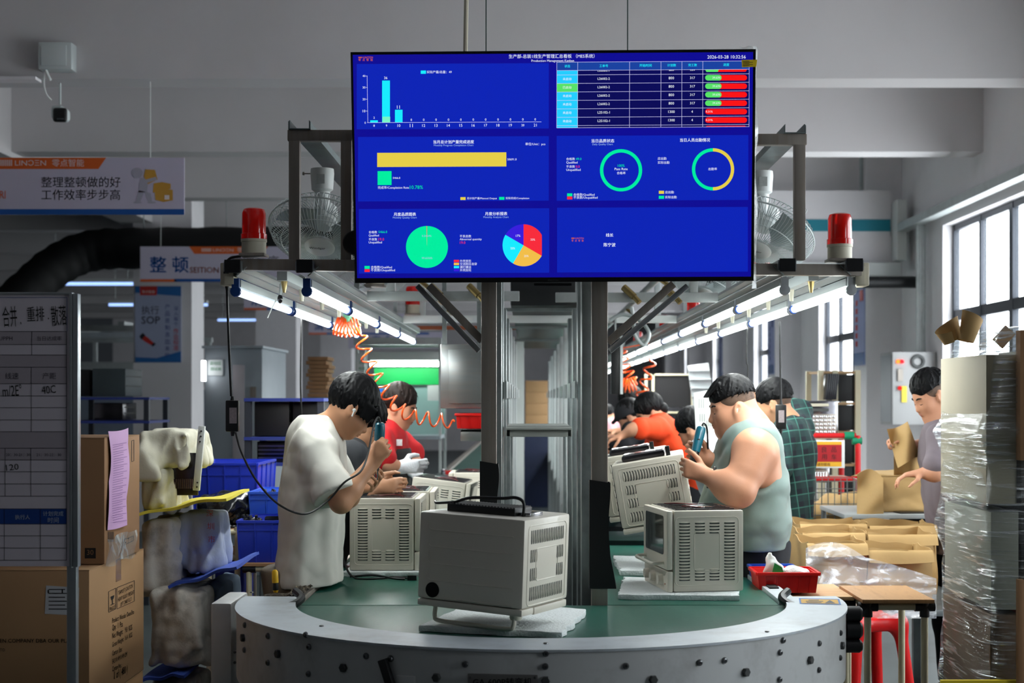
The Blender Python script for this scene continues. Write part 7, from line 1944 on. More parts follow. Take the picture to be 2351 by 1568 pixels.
# chrome oven cavities with dimpled backs on the trolley
def cavity(label, px0, px1, py0, py1, Y, lamps):
    x0, x1 = PX(px0, Y), PX(px1, Y); z1, z0 = PZ(py0, Y), PZ(py1, Y)
    o = thing('oven_cavity', label, 'oven part', ((x0 + x1) / 2, Y + .15, z0))
    MB().bx(x0, x1, Y, Y + .3, z0, z1).go('liner', m_chrome, o, bevel=.008)
    MB().bx(x0 + .01, x1 - .012, Y - .008, Y + .002, z0 + .004, z0 + (z1 - z0) * .62).go('dimple_plate', M('dimple_frame', (168, 160, 150), .3, .7, var=.05), o, bevel=.004)
    q = MB()
    for i in range(9):
        for j in range(5): q.ell((x0 + .026 + (x1 - x0 - .055) * i / 8, Y - .008, z0 + .022 + ((z1 - z0) * .62 - .04) * j / 4), (.011, .005, .011), None, 8, 6)
    q.go('dimple', M('bright_dimple', (232, 236, 240), .12, .8, var=0), o, kind='stuff')
    MB().bx(x0 + .03, x1 - .06, Y - .004, Y + .004, z0 + (z1 - z0) * .70, z0 + (z1 - z0) * .78).go('slot', m_slot, o)
    MB().bx(x0 + .03, x1 - .06, Y - .006, Y + .004, z0 + (z1 - z0) * .84, z0 + (z1 - z0) * .92).go('bracket', m_cream, o)
    return o
cavity('chrome oven liner with dimpled back on the top of the red trolley', 1828, 1924, 920, 1000, YR + .05, 1)
cavity('chrome oven liner with dimpled back on the middle shelf of the red trolley', 1835, 1905, 1062, 1108, YR + .1, 1)
# rack with black panels behind
YK2 = 11.4
rk2 = thing('panel_rack', 'pale wooden rack holding black oven panels beside the wall column', 'rack', (PX(1925, YK2), YK2 + .3, 0))
for px in (1884, 1917, 1969):
    for y in (YK2, YK2 + .5): MB().bx(PX(px, YK2) - .02, PX(px, YK2) + .02, y - .02, y + .02, 0, PZ(850, YK2)).go('post', m_pipe, rk2)
for py in (852, 924, 990, 1065): MB().bx(PX(1884, YK2), PX(1972, YK2), YK2, YK2 + .5, PZ(py, YK2) - .018, PZ(py, YK2)).go('shelf', m_ply, rk2)
for i, (py0, py1) in enumerate(((860, 922), (930, 988), (998, 1063), (1070, 1140))):
    MB().bx(PX(1921, YK2), PX(1967, YK2), YK2 + .02, YK2 + .4, PZ(py1, YK2), PZ(py0, YK2)).go('black_housing', M('black_housing', (16, 16, 18), .5, var=.1), None, bevel=.004, label='black oven housing on the ' + ('top', 'second', 'third', 'lowest')[i] + ' shelf of the panel rack', cat='oven part')
for k in range(6):
    MB().box(P(1890 + 4.5 * k, 888, YK2 + .06) , (.012, .3, .20), Matrix.Rotation(.10, 3, 'Y')).go('dark_panel', M('smoked_panel', (48, 50, 56), .2, var=.05), None, label='smoked black panel, ' + ORD[5 - k] + ' from the middle post in the panel rack', cat='panel', group='smoked panels leaning in the panel rack', bevel=.002)
# tall black screens and tiled board on the right further back
for (px0, px1, py0, py1, Y, lab) in ((1483, 1590, 858, 935, 13.5, 'upper black screen panel hung in a pale wooden frame'), (1483, 1590, 945, 1010, 13.5, 'lower black screen panel in the pale wooden frame')):
    o = thing('screen_panel', lab, 'panel', (PX((px0 + px1) / 2, Y), Y, PZ(py1, Y)))
    MB().bx(PX(px0 + 4, Y), PX(px1 - 4, Y), Y, Y + .02, PZ(py1, Y), PZ(py0 + 4, Y)).go('cloth', M('black_cloth', (24, 22, 24), .8, var=.05), o)
    for px in (px0, px0 + 16, px1): MB().bx(PX(px, Y) - .012, PX(px, Y) + .012, Y - .02, Y + .02, 0 if py0 > 900 else PZ(py1, Y), PZ(py0, Y)).go('frame_post', m_pipe, o)
    MB().bx(PX(px0, Y), PX(px1, Y), Y - .02, Y + .02, PZ(py0 + 4, Y), PZ(py0, Y)).go('frame_rail', m_pipe, o)
tb_ = thing('tray_board', 'pale grey board with rows of ledges leaning behind the tank top worker', 'board', tuple(P(1610, 960, 11.8)))
MB().bar(P(1602, 836, 11.8), P(1620, 960, 11.8), .17, .02, up=Vector((0, 1, 0))).go('board', M('grey_board', (186, 192, 194), .5, var=.04), tb_)
for k in range(5): MB().box(P(1604 + 3.4 * k, 850 + 20 * k, 11.76), (.17, .05, .012)).go('ledge', M('grey_board'), tb_)
MB().bx(PX(1612, 11.8), PX(1632, 11.8), 11.8, 11.84, 0, PZ(940, 11.8)).go('stand', m_galv, tb_)
# white panels held up by the plaid worker
def vpanel(label, pts, Y, rows):
    F = Face((0, Y, 0), (1, 0, 0), (0, 0, 1)); q = MB(); a = [F.at(*p) for p in pts]
    b_ = [p + Vector((0, .006, 0)) for p in a]; n = len(a); q._add(a + b_, [tuple(range(n)), tuple(range(2 * n - 1, n - 1, -1))] + [(i, n + i, n + (i + 1) % n, (i + 1) % n) for i in range(n)])
    o = thing('enamel_panel', label, 'panel', tuple(F.at(*pts[0]))); q.go('sheet', M('panel_enamel', (222, 228, 222), .4, var=.02), o, smooth=0)
    s_ = MB()
    for (x, y, w, h_) in rows: F.rect(s_, x, y, x + w, y + h_, .0015)
    s_.go('slot_row', M('pale_slot', (150, 158, 152), .6, var=0), o, smooth=0, kind='stuff')
vpanel('white louvred side panel standing upright behind the teal screwdriver', [(1598, 1000), (1655, 990), (1640, 893), (1593, 902)], 8.5, [(1604 + 5 * k, 915, 2.2, 22) for k in range(3)] + [(1606 + 5 * k, 950, 2.2, 18) for k in range(3)] + [(1622 + 4 * k, 965, 1.8, 14) for k in range(5)])
vpanel('plain white panel lifted by the plaid shirt worker beside the shaved head', [(1716, 968), (1765, 968), (1752, 905), (1706, 880)], 8.72, [])
# ------------------------------------------------------------------ hall background
m_ban = M('banner_white', (196, 190, 210), .6, var=.02)
m_or = M('banner_orange', (214, 96, 34), .6, var=.02); m_bb = M('banner_blue', (24, 84, 160), .6, var=.02); m_gr_ = M('figure_grey', (170, 168, 184), .6, var=.05); m_ye_ = M('carton_yellow', (200, 150, 60), .6, var=.05); m_dk_ = M('banner_ink', (34, 34, 44), .6, var=0); m_blc = M('banner_blue_text', (30, 96, 178), .6, var=0); m_pw = M('banner_pale', (226, 214, 214), .6, var=0)
BMs = [m_or, m_bb, m_gr_, m_ye_, m_dk_, m_blc, m_pw]
def banner(label, Y, px0, px1, py0, py1, draw):
    o = thing('hanging_banner', label, 'banner', (PX((px0 + px1) / 2, Y), Y, PZ(py1, Y)))
    MB().bx(PX(px0, Y), PX(px1, Y), Y, Y + .012, PZ(py1, Y), PZ(py0, Y)).go('board', m_ban, o, smooth=0)
    F = Face((0, Y, 0), (1, 0, 0), (0, 0, 1)); g = MB(); draw(F, g); g.go('print', BMs, o, smooth=0, kind='stuff')
    for f_ in (.12, .88):
        x = PX(px0 + (px1 - px0) * f_, Y); MB().cyl((x, Y + .006, PZ(py0, Y) - .01), (x, Y + .006, 3.8 if Y in (10.2, 16.4) else Z_CEIL), .003, n=6).go('string', m_white, o)
    return o
def logo(F, g, x, y, h, w):
    for k in range(8): F.rect(g, x + k * w * .022, y - h / 2, x + k * w * .022 + w * .012, y + h / 2, .002, 6)
    F.text(g, 'LIN\u0186\u039eN', x + w * .2, x + w * .56, y, .002, 6, hpx=h * .9); F.text(g, '零点智能', x + w * .63, x + w, y, .002, 6)
def d1(F, g):
    F.quad(g, [(-300, 388), (226, 388), (244, 362), (-300, 362)], .001, 0); logo(F, g, -5, 374, 14, 198)
    F.text(g, '整理整顿做的好', 95, 277, 418, .002, 4); F.text(g, '工作效率步步高', 95, 276, 447, .002, 4); F.text(g, 'RI', 0, 13, 447, .002, 0, hpx=18)
    F.text(g, 'SEI', -30, -2, 447, .002, 0, hpx=18)
    F.rect(g, -300, 480, 423, 493, .001, 1)
    def disc(cx, cy, rx, ry, c, l=.002): F.quad(g, [(cx + rx * math.cos(a), cy - ry * math.sin(a)) for a in np.linspace(0, 2 * math.pi, 22)[:-1]], l, c)
    disc(315, 397, 13, 12, 2); F.quad(g, [(318, 442), (338, 440), (341, 410), (322, 408)], .0022, 2); F.quad(g, [(322, 416), (358, 406), (361, 413), (325, 424)], .0028, 2)
    F.quad(g, [(312, 464), (322, 464), (332, 440), (319, 437)], .0022, 2); F.quad(g, [(340, 464), (350, 464), (346, 444), (331, 438)], .0022, 2); disc(316, 465, 10, 2.5, 2); disc(348, 465, 10, 2.5, 2)
    F.quad(g, [(330, 405), (340, 423), (362, 412), (356, 390), (334, 389)], .0025, 3); F.quad(g, [(351, 443), (353, 421), (372, 418), (392, 422), (392, 434), (372, 436)], .0024, 3); F.quad(g, [(357, 459), (355, 436), (374, 433), (397, 436), (397, 460), (375, 464)], .0026, 3)
    F.rect(g, 378, 448, 389, 458, .0035, 6)
banner('white hanging banner with orange logo band and carton carrying figure', 10.2, -230, 423, 362, 493, d1)
def d2(F, g):
    F.quad(g, [(446, 583), (598, 583), (616, 566), (434, 566)], .001, 0); logo(F, g, 463, 574, 8, 130); F.text(g, '整 顿', 344, 432, 608, .002, 5, .02); F.text(g, 'SEITION', 436, 502, 620, .002, 0, .01)
    F.rect(g, 322, 641, 405, 647, .001, 0); F.rect(g, 400, 640, 713, 647, .001, 1); F.text(g, '整理有序', 528, 640, 600, .002, 4)
banner('white hanging banner reading SEITION in orange behind the red alarm lamp', 16.4, 322, 713, 566, 647, d2)
def d3(F, g):
    F.text(g, '清 扫', 576, 640, 688, .002, 5, .02); F.text(g, 'SEISO', 644, 690, 697, .002, 0, .01); F.quad(g, [(640, 660), (760, 660), (775, 648), (628, 648)], .001, 0); F.rect(g, 560, 707, 612, 712, .001, 0); F.rect(g, 612, 707, 860, 712, .001, 1)
banner('white hanging banner with blue 清扫 lettering behind the left tubes', 22.1, 560, 860, 648, 712, d3)
def d4(F, g):
    F.text(g, '清 洁', 722, 772, 748, .002, 5, .02); F.text(g, 'SEIKETSU', 775, 820, 754, .002, 0); F.rect(g, 709, 764, 750, 768, .001, 0); F.rect(g, 750, 764, 950, 768, .001, 1)
banner('white hanging banner with blue 清洁 lettering far down the hall', 28.1, 709, 950, 720, 768, d4)
def d5(F, g): F.text(g, '安 全', 855, 900, 780, .002, 5, .02); F.text(g, 'SAFETY', 905, 950, 783, .002, 0); F.rect(g, 800, 763, 985, 768, .001, 1)
banner('furthest white hanging banner above the green test booth', 31, 800, 1015, 762, 800, d5)
# SOP poster on the aisle column
po = thing('wall_poster', 'blue and white poster reading SOP on the aisle column', 'poster', (PX(362, 17.99), 17.99, PZ(832, 17.99)))
fp = Face((0, 17.985, 0), (1, 0, 0), (0, 0, 1))
MB().bx(PX(310, 17.99), PX(416, 17.99), 17.985, 17.999, PZ(832, 17.99), PZ(657, 17.99)).go('sheet', M('poster_paper', (170, 178, 206), .15, var=.05, vscale=3, coat=.6), po, smooth=0)
q = MB()
PMs = [M('poster_blue', (44, 110, 180), .2, var=.1, coat=.6), M('poster_red', (196, 60, 56), .2, var=0), m_dk_, M('poster_darkblue', (50, 70, 140), .3, var=0), m_pw]
fp.quad(q, [(310, 672), (416, 680), (416, 657), (310, 657)], .001, 0); fp.quad(q, [(310, 832), (416, 832), (416, 806), (360, 822), (310, 820)], .001, 0); fp.quad(q, [(322, 678), (360, 678), (361, 657), (321, 657)], .002, 1)
fp.text(q, '零点智能', 326, 356, 670, .003, 4); fp.text(q, '执行', 325, 365, 712, .002, 2); fp.text(q, 'SOP', 325, 367, 735, .002, 2, .01)
for i, s_ in enumerate('产品是制造出来的'): fp.text(q, s_, 379, 390, 704 + 16 * i, .002, 3)
for i, s_ in enumerate('作业标准'): fp.text(q, s_, 398, 410, 760 + 13 * i, .002, 1)
for i, s_ in enumerate('深入每个'): fp.text(q, s_, 399, 409, 708 + 12 * i, .002, 3)
fp.quad(q, [(323, 776), (328, 768), (340, 775), (356, 790), (350, 794), (332, 784)], .002, 1); fp.quad(q, [(320, 772), (328, 764), (334, 770), (325, 780)], .0025, 2); fp.quad(q, [(347, 792), (354, 786), (358, 790), (351, 796)], .003, 2)
q.go('print', PMs, po, smooth=0, kind='stuff')
# surveillance camera and junction box on the beam
jb = thing('wall_box', 'white junction box on the ceiling beam with loose cable', 'box', tuple(P(127, 160, 10.1)))
MB().bx(PX(90, 10.0), PX(166, 10.0), 9.98, 10.1, PZ(160, 10.0), PZ(98, 10.0)).go('body', M('pvc_white', (204, 212, 212), .4, var=.02), jb, bevel=.006)
MB().bx(PX(97, 10.0), PX(155, 10.0), 9.972, 9.98, PZ(153, 10.0), PZ(106, 10.0)).go('lid', M('pvc_white'), jb, bevel=.003)
MB().tube(spline([P(103, 160, 10.0), P(101, 190, 10.05), P(106, 215, 10.1), P(118, 230, 10.15)], 6), .005, 6).tube(spline([P(105, 160, 10.0), P(112, 176, 10.02), P(116, 183, 10.05)], 5), .009, 6).go('cable', m_white, jb)
cm = thing('security_camera', 'dark security camera on a pole under the ceiling beam', 'camera', tuple(P(138, 280, 10.25)))
MB().lathe([(.045, 0), (.04, -.012), (0, -.014)], P(138, 176, 10.25), n=18).cyl(P(138, 178, 10.25), P(138, 240, 10.25), .008, n=8).go('mount_pole', M('pvc_white'), cm)
S = SDF(P(110, 290, 10.15), P(170, 230, 10.45), .006); S.box(P(138, 262, 10.3), (.05, .09, .048), None, .03); S.go('housing', M('pvc_white'), cm)
S = SDF(P(110, 290, 10.12), P(170, 230, 10.3), .006); S.box(P(138, 264, 10.2), (.049, .02, .05), None, .02); S.go('lens_face', m_black, cm)
q = MB()
for k in range(4): q.ell(P(132 + 4 * k, 273, 10.178), .005, None, 8, 6)
q.go('infrared_led', M('led_grey', (90, 96, 100), .3, var=0), cm, kind='stuff')
MB().bx(WALL_L, PX(86, 10.02), 9.98, 10.1, PZ(185, 10.02), PZ(178, 10.02)).go('trim_2', m_wall, kind='structure', smooth=0)
# drop wires and rod from the ceiling to the gantry
for (px, lab) in ((1116, 'thin steel wire from the ceiling behind the bar chart side of the monitor'), (1441, 'thin steel wire from the ceiling behind the order table side of the monitor')):
    MB().cyl((PX(px, 5.74), 5.74, 2.6), (PX(px, 5.74), 5.74, Z_CEIL), .0022, n=6).go('hanging_wire', M('wire_green', (60, 84, 80), .4, .5, var=0), None, label=lab, cat='wire')
MB().cyl(P(1068, 150, 5.85), Vector((PX(1084, 5.85), 5.85, Z_CEIL)), .009, n=8).go('hanging_rod', m_cream, None, label='slanted cream conduit rod from the ceiling behind the monitor', cat='rod')
# black flexible duct
dk = thing('air_duct', 'fat black fabric air duct bending down behind the banners', 'duct', tuple(P(100, 640, 17.4)))
pts = [P(860, 566, 17.4), P(600, 568, 17.4), P(330, 570, 17.4), P(210, 576, 17.4), P(130, 610, 17.2), P(60, 670, 17.0), P(-40, 760, 16.8), P(-160, 860, 16.6), P(-330, 1020, 16.4), P(-420, 1130, 16.3)]
sp_ = spline(pts, 8); q = MB(); q.tube(sp_, [.24 + .008 * math.sin(i * 1.9) for i in range(len(sp_))], 22); q.go('duct', M('black_duct', (10, 11, 12), .7, var=.1), dk)
for px in (330, 520, 700): MB().cyl(P(px, 530, 17.4), Vector((PX(px, 17.4), 17.4, Z_CEIL)), .006, n=6).go('hanger', m_galv, dk)
# second duct over the slot
dk2 = thing('air_duct', 'black rectangular air duct over the slot between the lanes', 'duct', (0.2, 8.6, 2.2))
MB().bx(PX(1172, 8.6), PX(1330, 8.6), 8.6, 16, PZ(702, 8.6), PZ(640, 8.6)).go('duct_body', M('duct_black', (30, 32, 34), .35, var=.15), dk2, bevel=.01)
for y in (8.8, 11, 13.5): MB().bx(PX(1172, 8.6) - .06, PX(1330, 8.6) + .06, y, y + .03, PZ(702, 8.6) - .02, PZ(702, 8.6)).go('duct_bearer', m_galv, dk2)
# stainless hood and red bin left of the post
hd = thing('steel_cabinet', 'brushed stainless cabinet over the left lane beside the steel post', 'cabinet', tuple(P(1060, 940, 8.1)))
m_ss = M('brushed_stainless', (168, 172, 172), .28, .85, var=.1, vscale=4, stretch=(1, 1, 8), dirt=(190, 170, 140), dscale=3, damt=.25)
MB().bx(PX(1011, 8.0), PX(1108, 8.0), 8.0, 8.5, PZ(938, 8.0), PZ(790, 8.0)).go('body', m_ss, hd, bevel=.006)
MB().bx(PX(1030, 8.0), PX(1108, 8.0), 7.985, 8.0, PZ(926, 8.0), PZ(802, 8.0)).go('door', m_ss, hd, bevel=.003)
for px in (1020, 1100): MB().bx(PX(px, 8.2) - .012, PX(px, 8.2) + .012, 8.2, 8.224, PZ(790, 8.2), 2.62).go('hanger', m_galv, hd)
bin_('red plastic bin with blue liner on a steel shelf beside the post', 1046, 1108, 952, 984, 7.9, .3, m_redb, 3)
shf = thing('side_shelf', 'small galvanised shelf under the red bin beside the post', 'shelf', tuple(P(1075, 990, 7.9)))
MB().bx(PX(1058, 7.9), PX(1110, 7.9), 7.88, 8.3, PZ(992, 7.9), PZ(985, 7.9)).bx(PX(1058, 7.9), PX(1110, 7.9), 7.88, 7.89, PZ(1012, 7.9), PZ(985, 7.9)).go('tray', m_ss, shf, bevel=.002)
MB().bx(PX(1106, 7.9), PX(1112, 7.9), 7.9, 8.3, 0, PZ(985, 7.9)).go('support', m_galv, shf)
# bench across the slot
bn = thing('slot_bench', 'grey steel bench standing in the slot between the posts', 'bench', (PX(1230, 7.0), 7.2, 0))
MB().bx(PX(1162, 7.0), PX(1312, 7.0), 6.9, 7.9, PZ(986, 7.0), PZ(980, 7.0)).bx(PX(1162, 7.0), PX(1312, 7.0), 6.92, 6.95, PZ(1002, 7.0), PZ(986, 7.0)).go('top', M('bench_grey', (168, 172, 168), .35, .5, var=.05), bn, bevel=.003)
for px in (1163, 1302):
    for y in (6.92, 7.85): MB().bx(PX(px, 7.0), PX(px + 9, 7.0), y, y + .03, 0, PZ(986, 7.0)).go('leg', m_galv, bn, bevel=.002)
# orange slotted beam
MB().bx(PX(930, 12), PX(1265, 12), 12, 12.04, PZ(757, 12), PZ(748, 12)).go('orange_beam', M('orange_paint', (196, 110, 74), .5, var=.05), None, label='orange slotted steel beam across the aisle under the black duct', cat='beam')
# coiled air hoses
m_hose = M('orange_hose', (244, 92, 26), .3, var=.03, coat=.3)
def coil(path, r, turns, n=220, rt=.0045):
    pts = spline(path, 10); L = [0]
    for i in range(1, len(pts)): L.append(L[-1] + (pts[i] - pts[i - 1]).length)
    out = []
    for i in range(n):
        s_ = L[-1] * i / (n - 1); j = max(0, min(len(L) - 2, int(np.searchsorted(L, s_)) - 1)); t = (s_ - L[j]) / max(L[j + 1] - L[j], 1e-6)
        p = pts[j].lerp(pts[j + 1], t); x, y, z = basis(pts[j + 1] - pts[j], Vector((0, 1, 0))); a = turns * 2 * math.pi * i / (n - 1); e = min(1, i / 12, (n - 1 - i) / 14)
        out.append(p + (x * math.cos(a) + y * math.sin(a)) * (r * e))
    return out
ho = thing('air_hose', 'orange coiled air hose hanging from the left power rail to the red bin', 'hose', tuple(P(880, 900, 7.7)))
q = MB(); q.tube(coil([P(768, 745, 7.85), P(795, 752, 7.85), P(826, 744, 7.85)], .052, 9, 240), .0048, 7); q.go('coil', m_hose, ho)
q = MB(); q.tube(coil([P(824, 762, 7.85), P(836, 800, 7.85), P(862, 860, 7.84), P(900, 920, 7.82), P(940, 952, 7.8), P(985, 962, 7.8), P(1044, 968, 7.78)], .036, 10.5, 330), .0050, 7); q.go('hanging_length', m_hose, ho)
q = MB(); q.sheet(lambda u, v: P(786 + 20 * u + 6 * v, 708 + 32 * v, 7.82 + .02 * math.sin(u * 5 + v * 3)), 6, 8, .002); q.go('green_ribbon', M('mint_ribbon', (130, 214, 170), .6, var=.05), ho)
for i, (px, py, Y) in enumerate(((1438, 865, 12.2), (1478, 840, 11.0))):
    o = thing('air_hose', 'orange coiled air hose hanging over the right lane, ' + ('bunched above the black cap' if i == 0 else 'stretched above the orange T-shirt'), 'hose', tuple(P(px, py, Y)))
    if i == 0:
        q = MB(); q.tube(coil([P(1418, 880, Y), P(1440, 886, Y), P(1462, 880, Y)], .055, 7, 200), .007, 6); q.tube(coil([P(1425, 800, Y), P(1432, 830, Y), P(1445, 862, Y), P(1455, 880, Y)], .045, 5, 140), .007, 6); q.tube([P(1425, 800, Y), Vector((1.115, Y, 2.1))], .006, 6); q.go('coil', m_hose, o)
    else:
        q = MB(); q.tube(coil([P(1494, 820, Y), P(1490, 850, Y), P(1478, 885, Y), P(1472, 910, Y), P(1465, 935, Y)], .04, 4, 140), .007, 6); q.tube([P(1466, 990, Y), P(1467, 1008, Y)], .008, 6); q.go('coil', m_hose, o)
# rear left: racks, booth, stacks
def rack(label, px0, px1, Y, dep, shelves, col):
    o = thing('storage_rack', label, 'rack', (PX((px0 + px1) / 2, Y), Y + dep / 2, 0))
    for px in (px0 + 8, px1 - 8):
        for y in (Y, Y + dep): MB().bx(PX(px, Y) - .02, PX(px, Y) + .02, y - .02, y + .02, 0, PZ(shelves[0], Y)).go('post', m_alu_dark, o)
    for py in shelves: MB().bx(PX(px0, Y), PX(px1, Y), Y - .03, Y + dep + .03, PZ(py, Y) - .02, PZ(py, Y)).go('shelf', col, o)
    return o
m_bsh = M('blue_shelf', (44, 58, 130), .5, var=.05)
def housing(label, px0, px1, py0, py1, Y, dep, group=None, mat=None):
    o = thing('oven_housing', label, 'oven part', (PX((px0 + px1) / 2, Y), Y + dep / 2, PZ(py1, Y)), group=group)
    MB().bx(PX(px0, Y), PX(px1, Y), Y, Y + dep, PZ(py1, Y), PZ(py0, Y)).go('shell', mat or M('black_housing', (16, 16, 18), .5, var=.1), o, bevel=.006)
    for k in range(2): z = PZ(py1, Y) + (PZ(py0, Y) - PZ(py1, Y)) * (.35 + .35 * k); MB().bx(PX(px1, Y) - .004, PX(px1, Y) + .003, Y + .03, Y + dep - .03, z, z + .01).go('groove', m_slot, o)
    return o
rack('dark rack with blue shelves holding black oven housings behind the board', 150, 345, 11.6, .6, (912, 966, 1030), m_bsh)
housing('black oven housing on the blue-shelf rack next to the SOP poster', 212, 288, 846, 910, 11.65, .5, mat=M('grey_housing', (60, 70, 74), .5, var=.1)); housing('black oven housing at the far end of the blue-shelf rack behind the board', 150, 206, 848, 910, 11.7, .5)
housing('wire-ribbed oven chassis on the lower shelf of the blue-shelf rack', 215, 282, 925, 964, 11.65, .4, mat=m_gun)
rack('blue shelf rack with black panels behind the cream T-shirt worker', 562, 745, 9.0, .5, (914, 1003, 1062), m_bsh)
for i, (a, b_) in enumerate(((584, 664), (672, 738))): housing('black panel box on the blue shelf rack ' + ('next to the grey booth' if i == 0 else 'next to the cream T-shirt worker'), a, b_, 922, 1001, 9.05, .4)
housing('silver oven chassis on the lower level of the blue shelf rack', 590, 660, 1014, 1060, 9.05, .35, mat=m_gun)
for k in range(4): MB().bx(PX(592, 9.02), PX(658, 9.02), 9.03, 9.04, PZ(1026 + 9 * k, 9.02), PZ(1022 + 9 * k, 9.02)).go('shelf_bar', m_chrome, None, label='thin bright bar, ' + ORD[k] + ' from the top across the silver oven chassis', cat='bar', group='bars across the silver chassis')
bo = thing('grey_booth', 'grey metal test booth with a door and green notice behind the hanging adapter', 'booth', (PX(535, 13.5), 14, 0))
m_bo = M('booth_grey', (158, 168, 176), .45, .2, var=.05)
MB().bx(PX(470, 13.5), PX(602, 13.5), 13.5, 14.8, 0, PZ(800, 13.5)).go('cabin', m_bo, bo, bevel=.01)
MB().bx(PX(466, 13.5), PX(606, 13.5), 13.45, 14.85, PZ(800, 13.5), PZ(794, 13.5)).go('roof', m_bo, bo)
MB().bx(PX(535, 13.5), PX(562, 13.5), 13.48, 13.5, PZ(1060, 13.5), PZ(838, 13.5)).go('door', M('booth_door', (186, 182, 188), .4, var=.05), bo, bevel=.004)
MB().bx(PX(478, 13.5), PX(512, 13.5), 13.485, 13.5, PZ(862, 13.5), PZ(826, 13.5)).go('notice', M('notice_white', (206, 214, 216), .6, var=.02), bo)
fbo = Face((0, 13.484, 0), (1, 0, 0), (0, 0, 1)); q = MB(); fbo.text(q, '自动区', 483, 508, 834, .001); fbo.text(q, '测试房', 483, 508, 847, .001); q.go('lettering', M('notice_green', (30, 130, 80), .6, var=0), bo, smooth=0, kind='stuff')
MB().bx(PX(575, 13.5), PX(588, 13.5), 13.48, 13.5, PZ(912, 13.5), PZ(888, 13.5)).go('switch_box', m_dark, bo)
MB().bx(PX(465, 13.4), PX(472, 13.4), 13.35, 13.42, PZ(875, 13.4), PZ(828, 13.4)).go('lit_strip', M('booth_light', (255, 255, 255), .4, var=0, emit=6), bo)
cst = 0
for k in range(9):
    z0 = 0.0 + .0
for k in range(10):
    py1 = 912 - 9.4 * k; off = 4 * math.sin(k * 2.1)
    MB().bx(PX(706 + off, 12.5), PX(752 + off, 12.5), 12.5, 12.9, PZ(py1, 12.5), PZ(py1 - 8.6, 12.5)).go('flat_carton', m_card_d, None, label='flat brown carton, ' + ORD[9 - k] + ' from the top of the stack behind the left lane', cat='box', group='flat cartons stacked behind the left lane', bevel=.003)
MB().bx(PX(700, 12.5), PX(760, 12.5), 12.45, 12.95, 0, PZ(912, 12.5) - .001).go('stack_base', m_galv, None, label='grey base cabinet under the stack of flat cartons', cat='cabinet')
# green lit test station
gs = thing('test_station', 'test station with bright tube over a vivid green panel', 'station', (PX(925, 13), 13.3, 0))
MB().bx(PX(815, 13), PX(1015, 13), 12.9, 13.7, PZ(792, 13), PZ(776, 13)).go('roof', m_galv_w, gs, bevel=.004)
for px in (818, 1008):
    for y in (12.95, 13.65): MB().bx(PX(px, 13), PX(px + 6, 13), y, y + .03, 0, PZ(790, 13)).go('post', m_galv_w, gs)
MB().bx(PX(845, 13), PX(1012, 13), 13.5, 13.53, PZ(882, 13), PZ(842, 13)).go('green_panel', M('vivid_green', (0, 176, 84), .5, var=.02), gs)
MB().bx(PX(824, 13), PX(1012, 13), 13.54, 13.6, PZ(1010, 13), PZ(885, 13)).go('back_panel', M('cyan_grey', (150, 182, 178), .4, var=.04), gs)
MB().cyl(P(850, 836, 13.25), P(1010, 836, 13.25), .02, n=12).go('tube', M('station_tube', (255, 255, 255), .4, var=0, emit=24, ecol=(240, 255, 248)), gs)
MB().bx(PX(842, 13), PX(1012, 13), 13.2, 13.3, PZ(826, 13), PZ(806, 13)).go('reflector', m_white, gs, bevel=.004)
MB().bx(PX(822, 13), PX(840, 13), 12.9, 12.92, PZ(905, 13), PZ(812, 13)).go('notice', M('notice_white'), gs)
fgs = Face((0, 12.895, 0), (1, 0, 0), (0, 0, 1)); q = MB(); fgs.text(q, '测试', 824, 839, 832, .001); fgs.text(q, '电检', 824, 839, 846, .001); q.go('lettering', M('notice_green'), gs, smooth=0, kind='stuff')
MB().bx(PX(858, 13), PX(885, 13), 13.3, 13.36, PZ(908, 13), PZ(892, 13)).go('monitor', M('blue_monitor', (20, 60, 160), .3, var=0, emit=.8, ecol=(40, 130, 240)), gs)
MB().bx(PX(975, 13), PX(1010, 13), 13.35, 13.37, PZ(920, 13), PZ(884, 13)).go('paper', m_white, gs)
MB().bx(PX(820, 13), PX(1012, 13), 12.9, 13.6, PZ(1000, 13) - .03, PZ(1000, 13)).go('counter', m_bo, gs)
# stacked cartons at the end of the slot
for k in range(4):
    MB().bx(PX(1206, 22), PX(1258, 22), 22, 22.5, 1.2 + .17 * k, 1.368 + .17 * k).go('carton', m_card, None, label='brown carton, ' + ORD[3 - k] + ' from the top of the stack closing the far slot', cat='box', group='cartons at the far end of the slot', bevel=.005)
MB().bx(PX(1204, 22), PX(1260, 22), 21.95, 22.6, 0, 1.199).go('dark_filler', M('navy_filler', (36, 44, 70), .3, var=.1), None, label='added dark blue block below the cartons, standing in for the dark far slot', cat='cabinet')  # added dark block in place of the dark floor reflections in the slot
wp_ = thing('white_pillar', 'slim white pillar at the left of the far slot', 'pillar', (PX(1190, 14), 14, 0)); MB().bx(PX(1186, 14), PX(1203, 14), 14, 14.1, 0, 2.6).go('shaft', m_white, wp_); MB().bx(PX(1183, 14), PX(1206, 14), 13.98, 14.12, 0, .05).go('foot', m_white, wp_)
